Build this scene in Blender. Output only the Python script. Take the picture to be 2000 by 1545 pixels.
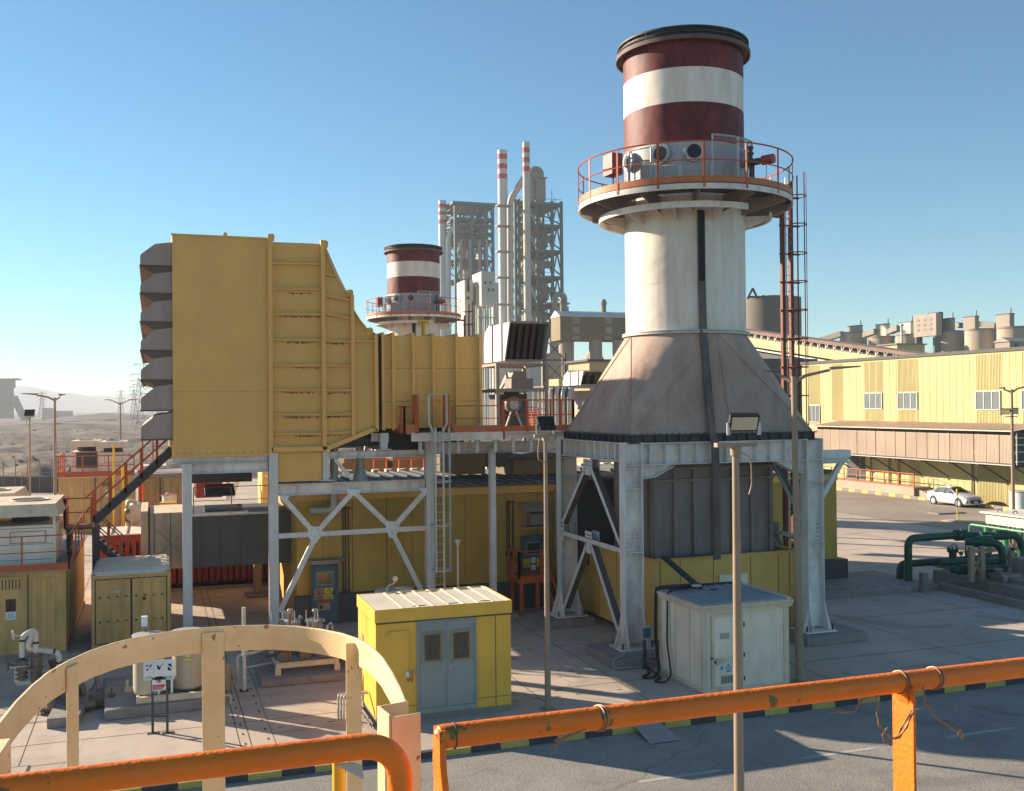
import bpy, math, random
import numpy as np
from mathutils import Vector, Matrix
random.seed(7)
rad = math.radians
scene = bpy.context.scene
for o in list(bpy.data.objects): bpy.data.objects.remove(o)
COL = scene.collection

# ---------------------------------------------------------------- camera
EYE = 8.0
YAW, PITCH, ROLL = rad(19.3), rad(0.53), 0.009
_f = Vector((math.sin(YAW)*math.cos(PITCH), math.cos(YAW)*math.cos(PITCH), math.sin(PITCH)))
_r0 = Vector((math.cos(YAW), -math.sin(YAW), 0)); _u0 = _r0.cross(_f)
_r = _r0*math.cos(ROLL) - _u0*math.sin(ROLL); _u = _r0*math.sin(ROLL) + _u0*math.cos(ROLL)
cam_data = bpy.data.cameras.new('camera'); cam = bpy.data.objects.new('camera', cam_data)
COL.objects.link(cam); scene.camera = cam
cam_data.sensor_width = 36.0; cam_data.lens = 36.0; cam_data.clip_start = 0.1; cam_data.clip_end = 20000
mw = Matrix((( _r.x, _u.x, -_f.x, 0), (_r.y, _u.y, -_f.y, 0), (_r.z, _u.z, -_f.z, EYE), (0, 0, 0, 1)))
cam.matrix_world = mw
scene.render.resolution_x, scene.render.resolution_y = 1024, 791

def ray(px, py): return _f + _r*((px-1000)/2000) + _u*((772.5-py)/2000)
C0 = Vector((0, 0, EYE))
def aX(px, py, X): d = ray(px, py); return C0 + d*(X/d.x)      # where a line of sight meets the plane x = X
def aY(px, py, Y): d = ray(px, py); return C0 + d*(Y/d.y)
def aZ(px, py, Z=0): d = ray(px, py); return C0 + d*((Z-EYE)/d.z)
def aK(px, py, k): return C0 + ray(px, py)*k

# ---------------------------------------------------------------- sky and sun
SUN_EL, SUN_AZ = rad(20.5), rad(-45)      # azimuth clockwise from +Y
world = bpy.data.worlds.new('World'); scene.world = world; world.use_nodes = True
nt = world.node_tree; bg = nt.nodes['Background']
sky = nt.nodes.new('ShaderNodeTexSky'); sky.sky_type = 'NISHITA'; sky.sun_disc = False
sky.sun_elevation = SUN_EL; sky.sun_rotation = SUN_AZ
sky.air_density = 1.0; sky.dust_density = 0.03; sky.ozone_density = 1.6; sky.altitude = 300
tint = nt.nodes.new('ShaderNodeMix'); tint.data_type = 'RGBA'; tint.blend_type = 'MULTIPLY'; tint.inputs[0].default_value = 1.0; tint.inputs[7].default_value = (.64, .98, 1.09, 1)   # clear dry air, bluer than the model's
nt.links.new(sky.outputs[0], tint.inputs[6]); nt.links.new(tint.outputs[2], bg.inputs[0]); bg.inputs[1].default_value = 0.062
sun_d = bpy.data.lights.new('sun', 'SUN'); sun_d.energy = 5.0; sun_d.angle = rad(0.5); sun_d.color = (1.0, .86, .66)
sun = bpy.data.objects.new('sun', sun_d); COL.objects.link(sun)
sv = Vector((math.sin(SUN_AZ)*math.cos(SUN_EL), math.cos(SUN_AZ)*math.cos(SUN_EL), math.sin(SUN_EL)))
sun.rotation_euler = sv.to_track_quat('Z', 'Y').to_euler(); sun.location = (0, 0, 60)
scene.view_settings.view_transform = 'Standard'; scene.view_settings.look = 'None'
scene.view_settings.exposure = 1.15; scene.view_settings.gamma = 1.0
scene.render.engine = 'CYCLES'
scene.cycles.max_bounces = 8; scene.cycles.diffuse_bounces = 2; scene.cycles.volume_bounces = 1
scene.cycles.transparent_max_bounces = 16

# ---------------------------------------------------------------- materials
MATS = {}
def M(name, col, rough=.6, metal=0.0, dirt=None, amt=.35, dscale=1.2, streak=.25, var=.12, bump=0.0, bscale=30, spec=.4, edge=None, buckle=0.0):
    """painted / weathered surface: value variation, stains that run down, fine grain"""
    m = bpy.data.materials.new(name); m.use_nodes = True; MATS[name] = m
    n = m.node_tree; N, L = n.nodes, n.links; b = N['Principled BSDF']
    b.inputs['Roughness'].default_value = rough; b.inputs['Metallic'].default_value = metal
    b.inputs['Specular IOR Level'].default_value = spec
    tc = N.new('ShaderNodeTexCoord')
    n1 = N.new('ShaderNodeTexNoise'); n1.inputs['Scale'].default_value = dscale*.5; n1.inputs['Detail'].default_value = 6
    L.new(tc.outputs['Object'], n1.inputs['Vector'])
    mr = N.new('ShaderNodeMapRange'); mr.inputs[1].default_value = .3; mr.inputs[2].default_value = .7
    mr.inputs[3].default_value = 1-var; mr.inputs[4].default_value = 1+var; L.new(n1.outputs[0], mr.inputs[0])
    mul = N.new('ShaderNodeMix'); mul.data_type = 'RGBA'; mul.blend_type = 'MULTIPLY'; mul.inputs[0].default_value = 1
    oi = N.new('ShaderNodeObjectInfo'); orr = N.new('ShaderNodeMapRange'); orr.inputs[3].default_value = .93; orr.inputs[4].default_value = 1.05; L.new(oi.outputs['Random'], orr.inputs[0])
    mm_ = N.new('ShaderNodeMath'); mm_.operation = 'MULTIPLY'; L.new(mr.outputs[0], mm_.inputs[0]); L.new(orr.outputs[0], mm_.inputs[1])
    mul.inputs[6].default_value = (*col, 1); L.new(mm_.outputs[0], mul.inputs[7]); out = mul.outputs[2]
    if dirt:
        mp = N.new('ShaderNodeMapping'); mp.inputs['Scale'].default_value = (dscale*2, dscale*2, dscale*2*streak)
        L.new(tc.outputs['Object'], mp.inputs[0])
        n2 = N.new('ShaderNodeTexNoise'); n2.inputs['Scale'].default_value = 1.6; n2.inputs['Detail'].default_value = 9; n2.inputs['Roughness'].default_value = .68
        L.new(mp.outputs[0], n2.inputs['Vector'])
        r = N.new('ShaderNodeMapRange'); r.inputs[1].default_value = .42; r.inputs[2].default_value = .82; r.inputs[3].default_value = 0; r.inputs[4].default_value = min(1, amt*1.5)
        L.new(n2.outputs[0], r.inputs[0])
        mx = N.new('ShaderNodeMix'); mx.data_type = 'RGBA'; mx.inputs[7].default_value = (*dirt, 1)
        L.new(r.outputs[0], mx.inputs[0]); L.new(out, mx.inputs[6]); out = mx.outputs[2]
    if edge:   # small chipped flecks of bare or rusty metal
        n3 = N.new('ShaderNodeTexNoise'); n3.inputs['Scale'].default_value = edge[1]; n3.inputs['Detail'].default_value = 5
        L.new(tc.outputs['Object'], n3.inputs['Vector'])
        r3 = N.new('ShaderNodeMapRange'); r3.inputs[1].default_value = edge[2]; r3.inputs[2].default_value = edge[2]+.03
        L.new(n3.outputs[0], r3.inputs[0])
        mx = N.new('ShaderNodeMix'); mx.data_type = 'RGBA'; mx.inputs[7].default_value = (*edge[0], 1)
        L.new(r3.outputs[0], mx.inputs[0]); L.new(out, mx.inputs[6]); out = mx.outputs[2]
    L.new(out, b.inputs['Base Color'])
    n4 = N.new('ShaderNodeTexNoise'); n4.inputs['Scale'].default_value = bscale; n4.inputs['Detail'].default_value = 8
    L.new(tc.outputs['Object'], n4.inputs['Vector'])
    bp = N.new('ShaderNodeBump'); bp.inputs['Strength'].default_value = .25+bump; bp.inputs['Distance'].default_value = .004+bump*.02
    L.new(n4.outputs[0], bp.inputs['Height']); nout = bp.outputs[0]
    if buckle:     # sheet metal that is not quite flat
        n5 = N.new('ShaderNodeTexNoise'); n5.inputs['Scale'].default_value = .9; n5.inputs['Detail'].default_value = 2; L.new(tc.outputs['Object'], n5.inputs['Vector'])
        b5 = N.new('ShaderNodeBump'); b5.inputs['Strength'].default_value = 1; b5.inputs['Distance'].default_value = buckle; L.new(n5.outputs[0], b5.inputs['Height']); L.new(nout, b5.inputs['Normal']); nout = b5.outputs[0]
    L.new(nout, b.inputs['Normal'])
    return m

DUST = (.36, .27, .21); GRIME = (.10, .075, .06); RUST = (.20, .085, .03)
yel   = M('ochre_panel_paint', (.82, .465, .12), .62, dirt=(.60, .29, .14), amt=.30, dscale=.35, streak=.7, var=.07, buckle=.10)
yelhut= M('yellow_cladding_paint', (.97, .50, .06), .55, dirt=(.72, .38, .07), amt=.35, dscale=.8, buckle=.05)
yelhi = M('pale_yellow_cladding', (.44, .385, .17), .6, dirt=(.62, .48, .24), amt=.30, dscale=.35)
yelhi2= M('yellow_ribbed_cladding', (.46, .385, .16), .6, dirt=(.55, .40, .20), amt=.25, dscale=.35)
khaki = M('khaki_container_paint', (.72, .42, .15), .6, dirt=(.20, .14, .08), amt=.4, dscale=1.0)
cream = M('cream_paint_dusty', (.80, .62, .44), .6, dirt=(.40, .28, .18), amt=.45, dscale=.9)
creamfg = M('cream_cage_paint', (.97, .68, .36), .5, dirt=(.78, .42, .13), amt=.42, dscale=4, streak=1, bump=0, bscale=260, edge=((.40, .19, .06), 30, .675))
white = M('white_panel_dusty', (.96, .78, .61), .55, dirt=(.72, .50, .33), amt=.40, dscale=1.1)
shaftw = M('stack_white_paint', (.80, .70, .59), .55, dirt=(.50, .33, .19), amt=.5, dscale=.6, streak=.12, buckle=.05)
shaftr = M('stack_red_paint', (.085, .009, .010), .6, dirt=(.34, .035, .028), amt=.62, dscale=.7, streak=.6, var=.3, buckle=.05)
shaftg = M('stack_galvanised_sheet', (.42, .42, .42), .5, .2, dirt=(.25, .2, .17), amt=.3)
conem = M('transition_weathered_sheet', (.54, .375, .29), .75, dirt=(.36, .165, .105), amt=.70, dscale=.32, streak=.45, var=.14, buckle=.10)
steel = M('grey_structural_paint', (.74, .70, .66), .5, .0, dirt=(.42, .24, .15), amt=.32, dscale=1.0, streak=.3)
steelr= M('grey_beam_rust_stained', (.84, .74, .65), .55, .0, dirt=(.26, .12, .07), amt=.42, dscale=.8, streak=.5, var=.15)
ductg = M('duct_grey_sheet', (.30, .24, .215), .6, .1, dirt=(.12, .085, .07), amt=.5, dscale=.7, streak=.2)
hoodg = M('hood_taupe_sheet', (.40, .30, .255), .65, dirt=(.27, .19, .15), amt=.4, dscale=.9)
hatchg= M('silencer_white_sheet', (.62, .65, .62), .6, dirt=(.4, .36, .3), amt=.3)
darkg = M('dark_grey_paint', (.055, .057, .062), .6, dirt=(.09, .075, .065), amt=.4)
blackm= M('black_rubber', (.02, .02, .022), .6)
seamm = M('dark_joint_line', (.10, .075, .035), .8)
orange= M('orange_rail_paint', (.56, .105, .025), .5, dirt=(.30, .09, .05), amt=.45, dscale=2)
orafg = M('orange_handrail_paint', (.97, .19, .006), .45, dirt=(.72, .20, .04), amt=.42, dscale=9, streak=1, bump=.15, bscale=90, edge=((.22, .14, .04), 26, .655))
deckor= M('orange_toe_board', (.56, .16, .045), .55, dirt=(.30, .12, .07), amt=.4, dscale=2)
red   = M('red_container_paint', (.27, .009, .011), .5, dirt=(.2, .03, .025), amt=.4)
redbox= M('red_instrument_paint', (.40, .05, .045), .5, dirt=(.25, .06, .05), amt=.4)
blued = M('blue_grey_door_paint', (.31, .315, .305), .5, dirt=(.36, .32, .27), amt=.35, dscale=1.5)
bluet = M('teal_door_paint', (.06, .12, .155), .5, dirt=(.05, .09, .11), amt=.4, dscale=2)
glassd= M('dark_window_glass', (.03, .035, .03), .12, spec=.8, dirt=(.15, .12, .08), amt=.35, dscale=4)
glassl= M('pale_window_glass', (.13, .155, .165), .1, spec=.9, dirt=(.26, .26, .24), amt=.4, dscale=1.5)
wood  = M('tan_window_frame', (.42, .30, .18), .6, dirt=GRIME, amt=.2)
roofd = M('dusty_dark_roof_sheet', (.085, .085, .095), .7, dirt=(.16, .14, .13), amt=.4, dscale=.8)
roofw = M('pale_roof_sheet', (.74, .66, .55), .6, dirt=(.56, .44, .34), amt=.4, dscale=.9)
roofl = M('blue_grey_roof_sheet', (.36, .37, .40), .55, .1, dirt=(.38, .28, .22), amt=.5, dscale=1.0)
canopy= M('dusty_canopy_sheet', (.80, .60, .46), .7, dirt=(.62, .44, .32), amt=.4, dscale=.5)
perf  = M('pinkish_perforated_panel', (.44, .33, .25), .7, dirt=(.38, .27, .20), amt=.3, dscale=.6)
green = M('green_pipe_paint', (.010, .085, .05), .4, dirt=(.03, .08, .05), amt=.3)
greenl= M('light_green_frame_paint', (.07, .30, .11), .45, dirt=(.05, .16, .07), amt=.4)
pipew = M('pale_pipe_lagging', (.62, .58, .50), .5, .1, dirt=(.36, .27, .20), amt=.4, dscale=3)
pumpg = M('grimy_pump_metal', (.20, .15, .12), .55, .3, dirt=(.08, .06, .05), amt=.6, dscale=4)
tank  = M('tank_tan_paint', (.56, .45, .33), .55, dirt=(.36, .26, .18), amt=.45, dscale=1.2)
concd = M('plinth_concrete', (.30, .25, .225), .85, dirt=(.16, .12, .11), amt=.5, dscale=1.5, bump=.2)
concs = M('silo_concrete', (.47, .37, .28), .85, dirt=(.26, .20, .155), amt=.5, dscale=.05, streak=.2)
concw = M('pale_mill_cladding', (.66, .58, .47), .8, dirt=(.5, .43, .35), amt=.4, dscale=.05)
chim  = M('chimney_grey_white', (.64, .64, .62), .7, dirt=(.5, .44, .37), amt=.5, dscale=.04, streak=.3)
chimr = M('chimney_red', (.50, .05, .05), .7, dirt=(.40, .12, .10), amt=.3, dscale=.05)
teal  = M('preheater_teal_steel', (.08, .14, .135), .7, dirt=(.20, .19, .17), amt=.4, dscale=.05)
cyc   = M('cyclone_dusty_shell', (.36, .30, .25), .8, dirt=(.22, .185, .155), amt=.5, dscale=.06)
blockm= M('beige_block_cladding', (.25, .18, .09), .7, dirt=(.19, .13, .08), amt=.4, dscale=.1)
blockl= M('beige_pale_panel', (.36, .29, .21), .7)
signw = M('sign_white', (.74, .76, .76), .4, dirt=(.5, .45, .4), amt=.2, dscale=3)
signk = M('sign_black', (.015, .015, .015), .5)
signr = M('sign_red', (.50, .02, .05), .45)
signy = M('sign_yellow', (.72, .56, .03), .45)
carw  = M('car_white_paint', (.80, .80, .80), .22, spec=.6, var=.02)
rimm  = M('wheel_silver', (.55, .55, .56), .35, .6)
lampg = M('lamp_post_grey_paint', (.36, .25, .17), .5, .1, dirt=(.25, .18, .14), amt=.3, dscale=2)
lens  = M('floodlight_glass', (.55, .48, .34), .25, spec=.6)
yelp  = M('yellow_pipe_paint', (.80, .50, .02), .45, dirt=(.5, .3, .05), amt=.3, dscale=3)
kerby = M('kerb_yellow_paint', (.60, .42, .09), .7, dirt=(.35, .27, .15), amt=.5, dscale=3)
kerbk = M('kerb_black_paint', (.045, .045, .05), .7, dirt=(.14, .12, .11), amt=.4, dscale=3)
kerbo = M('kerb_orange_paint', (.75, .42, .13), .7, dirt=(.5, .33, .2), amt=.4, dscale=2)
paintw= M('road_marking_worn_white', (.46, .43, .39), .8, dirt=(.32, .29, .27), amt=.8, dscale=5, streak=1)
wire  = M('twisted_wire', (.36, .20, .12), .5, .4)
lightm= M('light_grey_steel', (.56, .54, .50), .45, .2, dirt=(.34, .24, .18), amt=.4, dscale=2)

# ---------------------------------------------------------------- mesh builder
WHOLE = {'rust_stain', 'slat_band', 'vent_panel', 'skid_fittings', 'door_gap', 'louvre'}
def V3(*a): return Vector(a)
class MB:
    def __init__(s): s.v = []; s.f = []; s.m = []
    def add(s, vs, fs, m=0):
        n = len(s.v); s.v += [tuple(p) for p in vs]; s.f += [tuple(i+n for i in f) for f in fs]; s.m += [m]*len(fs); return s
    def box(s, x0, x1, y0, y1, z0, z1, m=0):
        if x1 < x0: x0, x1 = x1, x0
        if y1 < y0: y0, y1 = y1, y0
        if z1 < z0: z0, z1 = z1, z0
        return s.add([(x0,y0,z0),(x1,y0,z0),(x1,y1,z0),(x0,y1,z0),(x0,y0,z1),(x1,y0,z1),(x1,y1,z1),(x0,y1,z1)],
              [(0,3,2,1),(4,5,6,7),(0,1,5,4),(1,2,6,5),(2,3,7,6),(3,0,4,7)], m)
    def hexa(s, b, t, m=0):      # bottom quad, top quad (ccw from above)
        return s.add(list(b)+list(t), [(3,2,1,0),(4,5,6,7),(0,1,5,4),(1,2,6,5),(2,3,7,6),(3,0,4,7)], m)
    def bar(s, p, q, w, h, up=(0,0,1), m=0):    # rectangular bar; w across, h along "up"
        p, q = Vector(p), Vector(q); d = (q-p).normalized(); u = Vector(up)
        if abs(d.dot(u)) > .98: u = Vector((0,1,0)) if abs(d.y) < .9 else Vector((1,0,0))
        a = d.cross(u).normalized()*w/2; b = a.cross(d).normalized()*h/2
        vs = [p-a-b, p+a-b, p+a+b, p-a+b, q-a-b, q+a-b, q+a+b, q-a+b]
        return s.add(vs, [(3,2,1,0),(4,5,6,7),(0,1,5,4),(1,2,6,5),(2,3,7,6),(3,0,4,7)], m)
    def ibeam(s, p, q, w, h, tf=.02, tw=.015, up=(0,0,1), m=0):
        p, q = Vector(p), Vector(q); d = (q-p).normalized(); u = Vector(up)
        a = d.cross(u).normalized(); b = a.cross(d).normalized()
        s.bar(p+b*(h/2-tf/2), q+b*(h/2-tf/2), w, tf, b, m); s.bar(p-b*(h/2-tf/2), q-b*(h/2-tf/2), w, tf, b, m)
        return s.bar(p, q, tw, h-2*tf, b, m)
    def tube(s, pts, r, n=8, m=0, cap=True, closed=False):
        pts = [Vector(p) for p in pts]; N = len(pts); rings = []; prev = None
        for i, p in enumerate(pts):
            if closed: d = (pts[(i+1)%N]-pts[i-1]).normalized()
            elif i == 0: d = (pts[1]-p).normalized()
            elif i == N-1: d = (p-pts[-2]).normalized()
            else: d = ((pts[i+1]-p).normalized()+(p-pts[i-1]).normalized()).normalized()
            if prev is None:
                a = d.cross(Vector((0,0,1)));
                if a.length < .05: a = d.cross(Vector((1,0,0)))
                a.normalize()
            else:
                a = prev - d*prev.dot(d)
                if a.length < 1e-4: a = d.orthogonal()
                a.normalize()
            prev = a; b = d.cross(a); rr = r[i] if isinstance(r, (list, tuple)) else r
            rings.append([p+(a*math.cos(t)+b*math.sin(t))*rr for t in [2*math.pi*j/n for j in range(n)]])
        vs = [v for R in rings for v in R]; fs = []
        for i in range(N if closed else N-1):
            k = (i+1) % N
            for j in range(n): fs.append((i*n+j, i*n+(j+1)%n, k*n+(j+1)%n, k*n+j))
        if cap and not closed: fs += [tuple(range(n-1,-1,-1)), tuple((N-1)*n+j for j in range(n))]
        return s.add(vs, fs, m)
    def cyl(s, p, q, r0, r1=None, n=16, m=0): return s.tube([p, q], [r0, r0 if r1 is None else r1], n, m)
    def lathe(s, c, prof, n=48, m=0, mats=None, a0=0, a1=2*math.pi):
        full = abs(a1-a0-2*math.pi) < 1e-6; k = n if full else n+1; cx, cy, cz = c; vs = []
        for r, z in prof:
            for j in range(k):
                t = a0+(a1-a0)*j/n; vs.append((cx+r*math.cos(t), cy+r*math.sin(t), cz+z))
        for i in range(len(prof)-1):
            fs = []
            for j in range(n):
                j2 = (j+1) % k; fs.append((i*k+j, i*k+j2, (i+1)*k+j2, (i+1)*k+j))
            base = len(s.v)
            if i == 0: b0 = base; s.v += [tuple(v) for v in vs]
            mm = mats[i] if mats else m
            s.f += [tuple(x+b0 for x in f) for f in fs]; s.m += [mm]*len(fs)
        return s
    def ring(s, c, ri, ro, z0, z1, n=48, m=0, a0=0, a1=2*math.pi):
        s.lathe(c, [(ri,z0),(ro,z0),(ro,z1),(ri,z1),(ri,z0)], n, m, None, a0, a1)
        if abs(a1-a0-2*math.pi) > 1e-6:
            for t in (a0, a1):
                cs, sn = math.cos(t), math.sin(t)
                s.add([(c[0]+r*cs, c[1]+r*sn, c[2]+z) for r, z in [(ri,z0),(ro,z0),(ro,z1),(ri,z1)]], [(0,1,2,3)], m)
        return s
    def prism(s, pts, axis, a, b, m=0):     # pts 2D in the other two axes; extruded from a to b on axis
        def mk(u, v, w): return {'x': (w,u,v), 'y': (u,w,v), 'z': (u,v,w)}[axis]
        n = len(pts); vs = [mk(u,v,a) for u,v in pts]+[mk(u,v,b) for u,v in pts]
        fs = [tuple(range(n-1,-1,-1)), tuple(range(n,2*n))]+[(i,(i+1)%n,(i+1)%n+n,i+n) for i in range(n)]
        return s.add(vs, fs, m)
    def plate(s, pts, t, m=0):             # planar polygon (3D points) given thickness t along its normal
        P = [Vector(p) for p in pts]; nrm = (P[1]-P[0]).cross(P[2]-P[0]).normalized()*t; n = len(P)
        return s.add(P+[p+nrm for p in P], [tuple(range(n-1,-1,-1)), tuple(range(n,2*n))]+[(i,(i+1)%n,(i+1)%n+n,i+n) for i in range(n)], m)
    def pieces(s, gap=.03):
        """groups the faces into pieces that do not touch one another"""
        n = len(s.v); p = list(range(n))
        def find(p, a):
            while p[a] != a: p[a] = p[p[a]]; a = p[a]
            return a
        for f in s.f:
            a = find(p, f[0])
            for k in f[1:]:
                b = find(p, k)
                if a != b: p[b] = a
        comp = {}
        for i, v in enumerate(s.v):
            r = find(p, i); c = comp.get(r)
            if c is None: comp[r] = [list(v), list(v)]
            else:
                for k in range(3): c[0][k] = min(c[0][k], v[k]); c[1][k] = max(c[1][k], v[k])
        keys = list(comp)
        if len(keys) < 2 or len(keys) > 400: return None
        B = [comp[k] for k in keys]; q = list(range(len(B)))
        for i in range(len(B)):
            for j in range(i):
                if all(B[i][0][k]-gap <= B[j][1][k] and B[j][0][k]-gap <= B[i][1][k] for k in range(3)):
                    a, b = find(q, i), find(q, j)
                    if a != b: q[b] = a
        idx = {k: find(q, i) for i, k in enumerate(keys)}
        if len(set(idx.values())) < 2: return None
        out = {}
        for f, m in zip(s.f, s.m): out.setdefault(idx[find(p, f[0])], []).append((f, m))
        res = []
        for fs in out.values():
            g = MB(); mp = {}
            for f, m in fs:
                for k in f:
                    if k not in mp: mp[k] = len(g.v); g.v.append(s.v[k])
                g.f.append(tuple(mp[k] for k in f)); g.m.append(m)
            res.append(g)
        return res
    def build(s, name, mat, parent=None, smooth=35, bevel=0.0, whole=False):
        if parent is not None and not whole and name not in WHOLE:
            ps = s.pieces()
            if ps:
                obs = [g.build(name, mat, parent, smooth, bevel, True) for g in ps]; return obs[0]
        org = Vector((0,0,0)); p = parent
        while p is not None:
            if p.parent is None: org = p.location.copy()
            p = p.parent
        me = bpy.data.meshes.new(name); vs = [(v[0]-org.x, v[1]-org.y, v[2]-org.z) for v in s.v]
        me.from_pydata(vs, [], s.f)
        for mt in (mat if isinstance(mat, (list, tuple)) else [mat]): me.materials.append(mt)
        me.polygons.foreach_set('material_index', s.m)
        me.validate(); me.update()
        import bmesh
        bm = bmesh.new(); bm.from_mesh(me); bmesh.ops.recalc_face_normals(bm, faces=bm.faces); bm.to_mesh(me); bm.free()
        if smooth:
            me.polygons.foreach_set('use_smooth', [True]*len(me.polygons)); me.set_sharp_from_angle(angle=rad(smooth))
        o = bpy.data.objects.new(name, me); COL.objects.link(o)
        if parent is not None: o.parent = parent
        if bevel:
            bv = o.modifiers.new('bevel', 'BEVEL'); bv.width = bevel; bv.segments = 2; bv.limit_method = 'ANGLE'; bv.angle_limit = rad(40)
        return o
def tag(o, label, cat, group=None):
    o['label'] = label; o['category'] = cat
    if group: o['group'] = group
    return o
def thing(name, loc, label, cat, group=None):
    o = bpy.data.objects.new(name, None); COL.objects.link(o); o.location = loc; o.empty_display_size = .2
    return tag(o, label, cat, group)
def struct(o, kind='structure'): o['kind'] = kind; return o
def copy_tree(o, parent=None):
    c = o.copy(); COL.objects.link(c)
    if parent is not None: c.parent = parent
    for ch in [x for x in bpy.data.objects if x.parent == o]: copy_tree(ch, c)
    return c
def arc(c, r, a0, a1, n, z=None, plane='xy'):
    out = []
    for i in range(n+1):
        t = a0+(a1-a0)*i/n
        if plane == 'xy': out.append(Vector((c[0]+r*math.cos(t), c[1]+r*math.sin(t), c[2] if z is None else z)))
        elif plane == 'xz': out.append(Vector((c[0]+r*math.cos(t), c[1], c[2]+r*math.sin(t))))
        else: out.append(Vector((c[0], c[1]+r*math.cos(t), c[2]+r*math.sin(t))))
    return out
def bend(pts, r=.2, n=5):       # rounds the corners of a polyline
    P = [Vector(p) for p in pts]; out = [P[0]]
    for i in range(1, len(P)-1):
        a, b, c = P[i-1], P[i], P[i+1]; rr = min(r, (a-b).length*.49, (c-b).length*.49)
        s, e = b+(a-b).normalized()*rr, b+(c-b).normalized()*rr
        for k in range(n+1):
            t = k/n; out.append(s*(1-t)**2+b*2*t*(1-t)+e*t*t)
    out.append(P[-1]); return out
def text_mesh(txt, size, origin, right, up, mat, parent, name='lettering', align='CENTER', ext=.001):
    cu = bpy.data.curves.new('t', 'FONT'); cu.body = txt; cu.size = size; cu.align_x = align; cu.extrude = ext
    tmp = bpy.data.objects.new('t', cu); COL.objects.link(tmp)
    me = bpy.data.meshes.new_from_object(tmp); bpy.data.objects.remove(tmp)
    R, U = Vector(right).normalized(), Vector(up).normalized(); Nn = R.cross(U)
    p = parent
    while p.parent is not None: p = p.parent
    og = Vector(origin)-p.location
    for v in me.vertices: v.co = og+R*v.co.x+U*v.co.y+Nn*v.co.z
    me.materials.clear(); me.materials.append(mat)
    o = bpy.data.objects.new(name, me); COL.objects.link(o); o.parent = parent; return o
def railing(mb, pts, h=1.05, r=.021, post=.05, step=1.3, toe=None, toem=1, mid=True, postm=0):
    """handrail along a polyline of deck points; posts are flat bars"""
    P = [Vector(p) for p in pts]; up = Vector((0,0,h))
    for a, b in zip(P, P[1:]):
        mb.tube([a+up, b+up], r, 6, 0); 
        if mid: mb.tube([a+up*.52, b+up*.52], r*.75, 6, 0)
        n = max(1, round((b-a).length/step))
        for i in range(n+1):
            c = a+(b-a)*(i/n); mb.box(c.x-post/2, c.x+post/2, c.y-post/2, c.y+post/2, c.z-.02, c.z+h-.005, postm)
        if toe: mb.bar(a+Vector((0,0,toe/2)), b+Vector((0,0,toe/2)), .012, toe, (0,0,1), toem)
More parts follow.
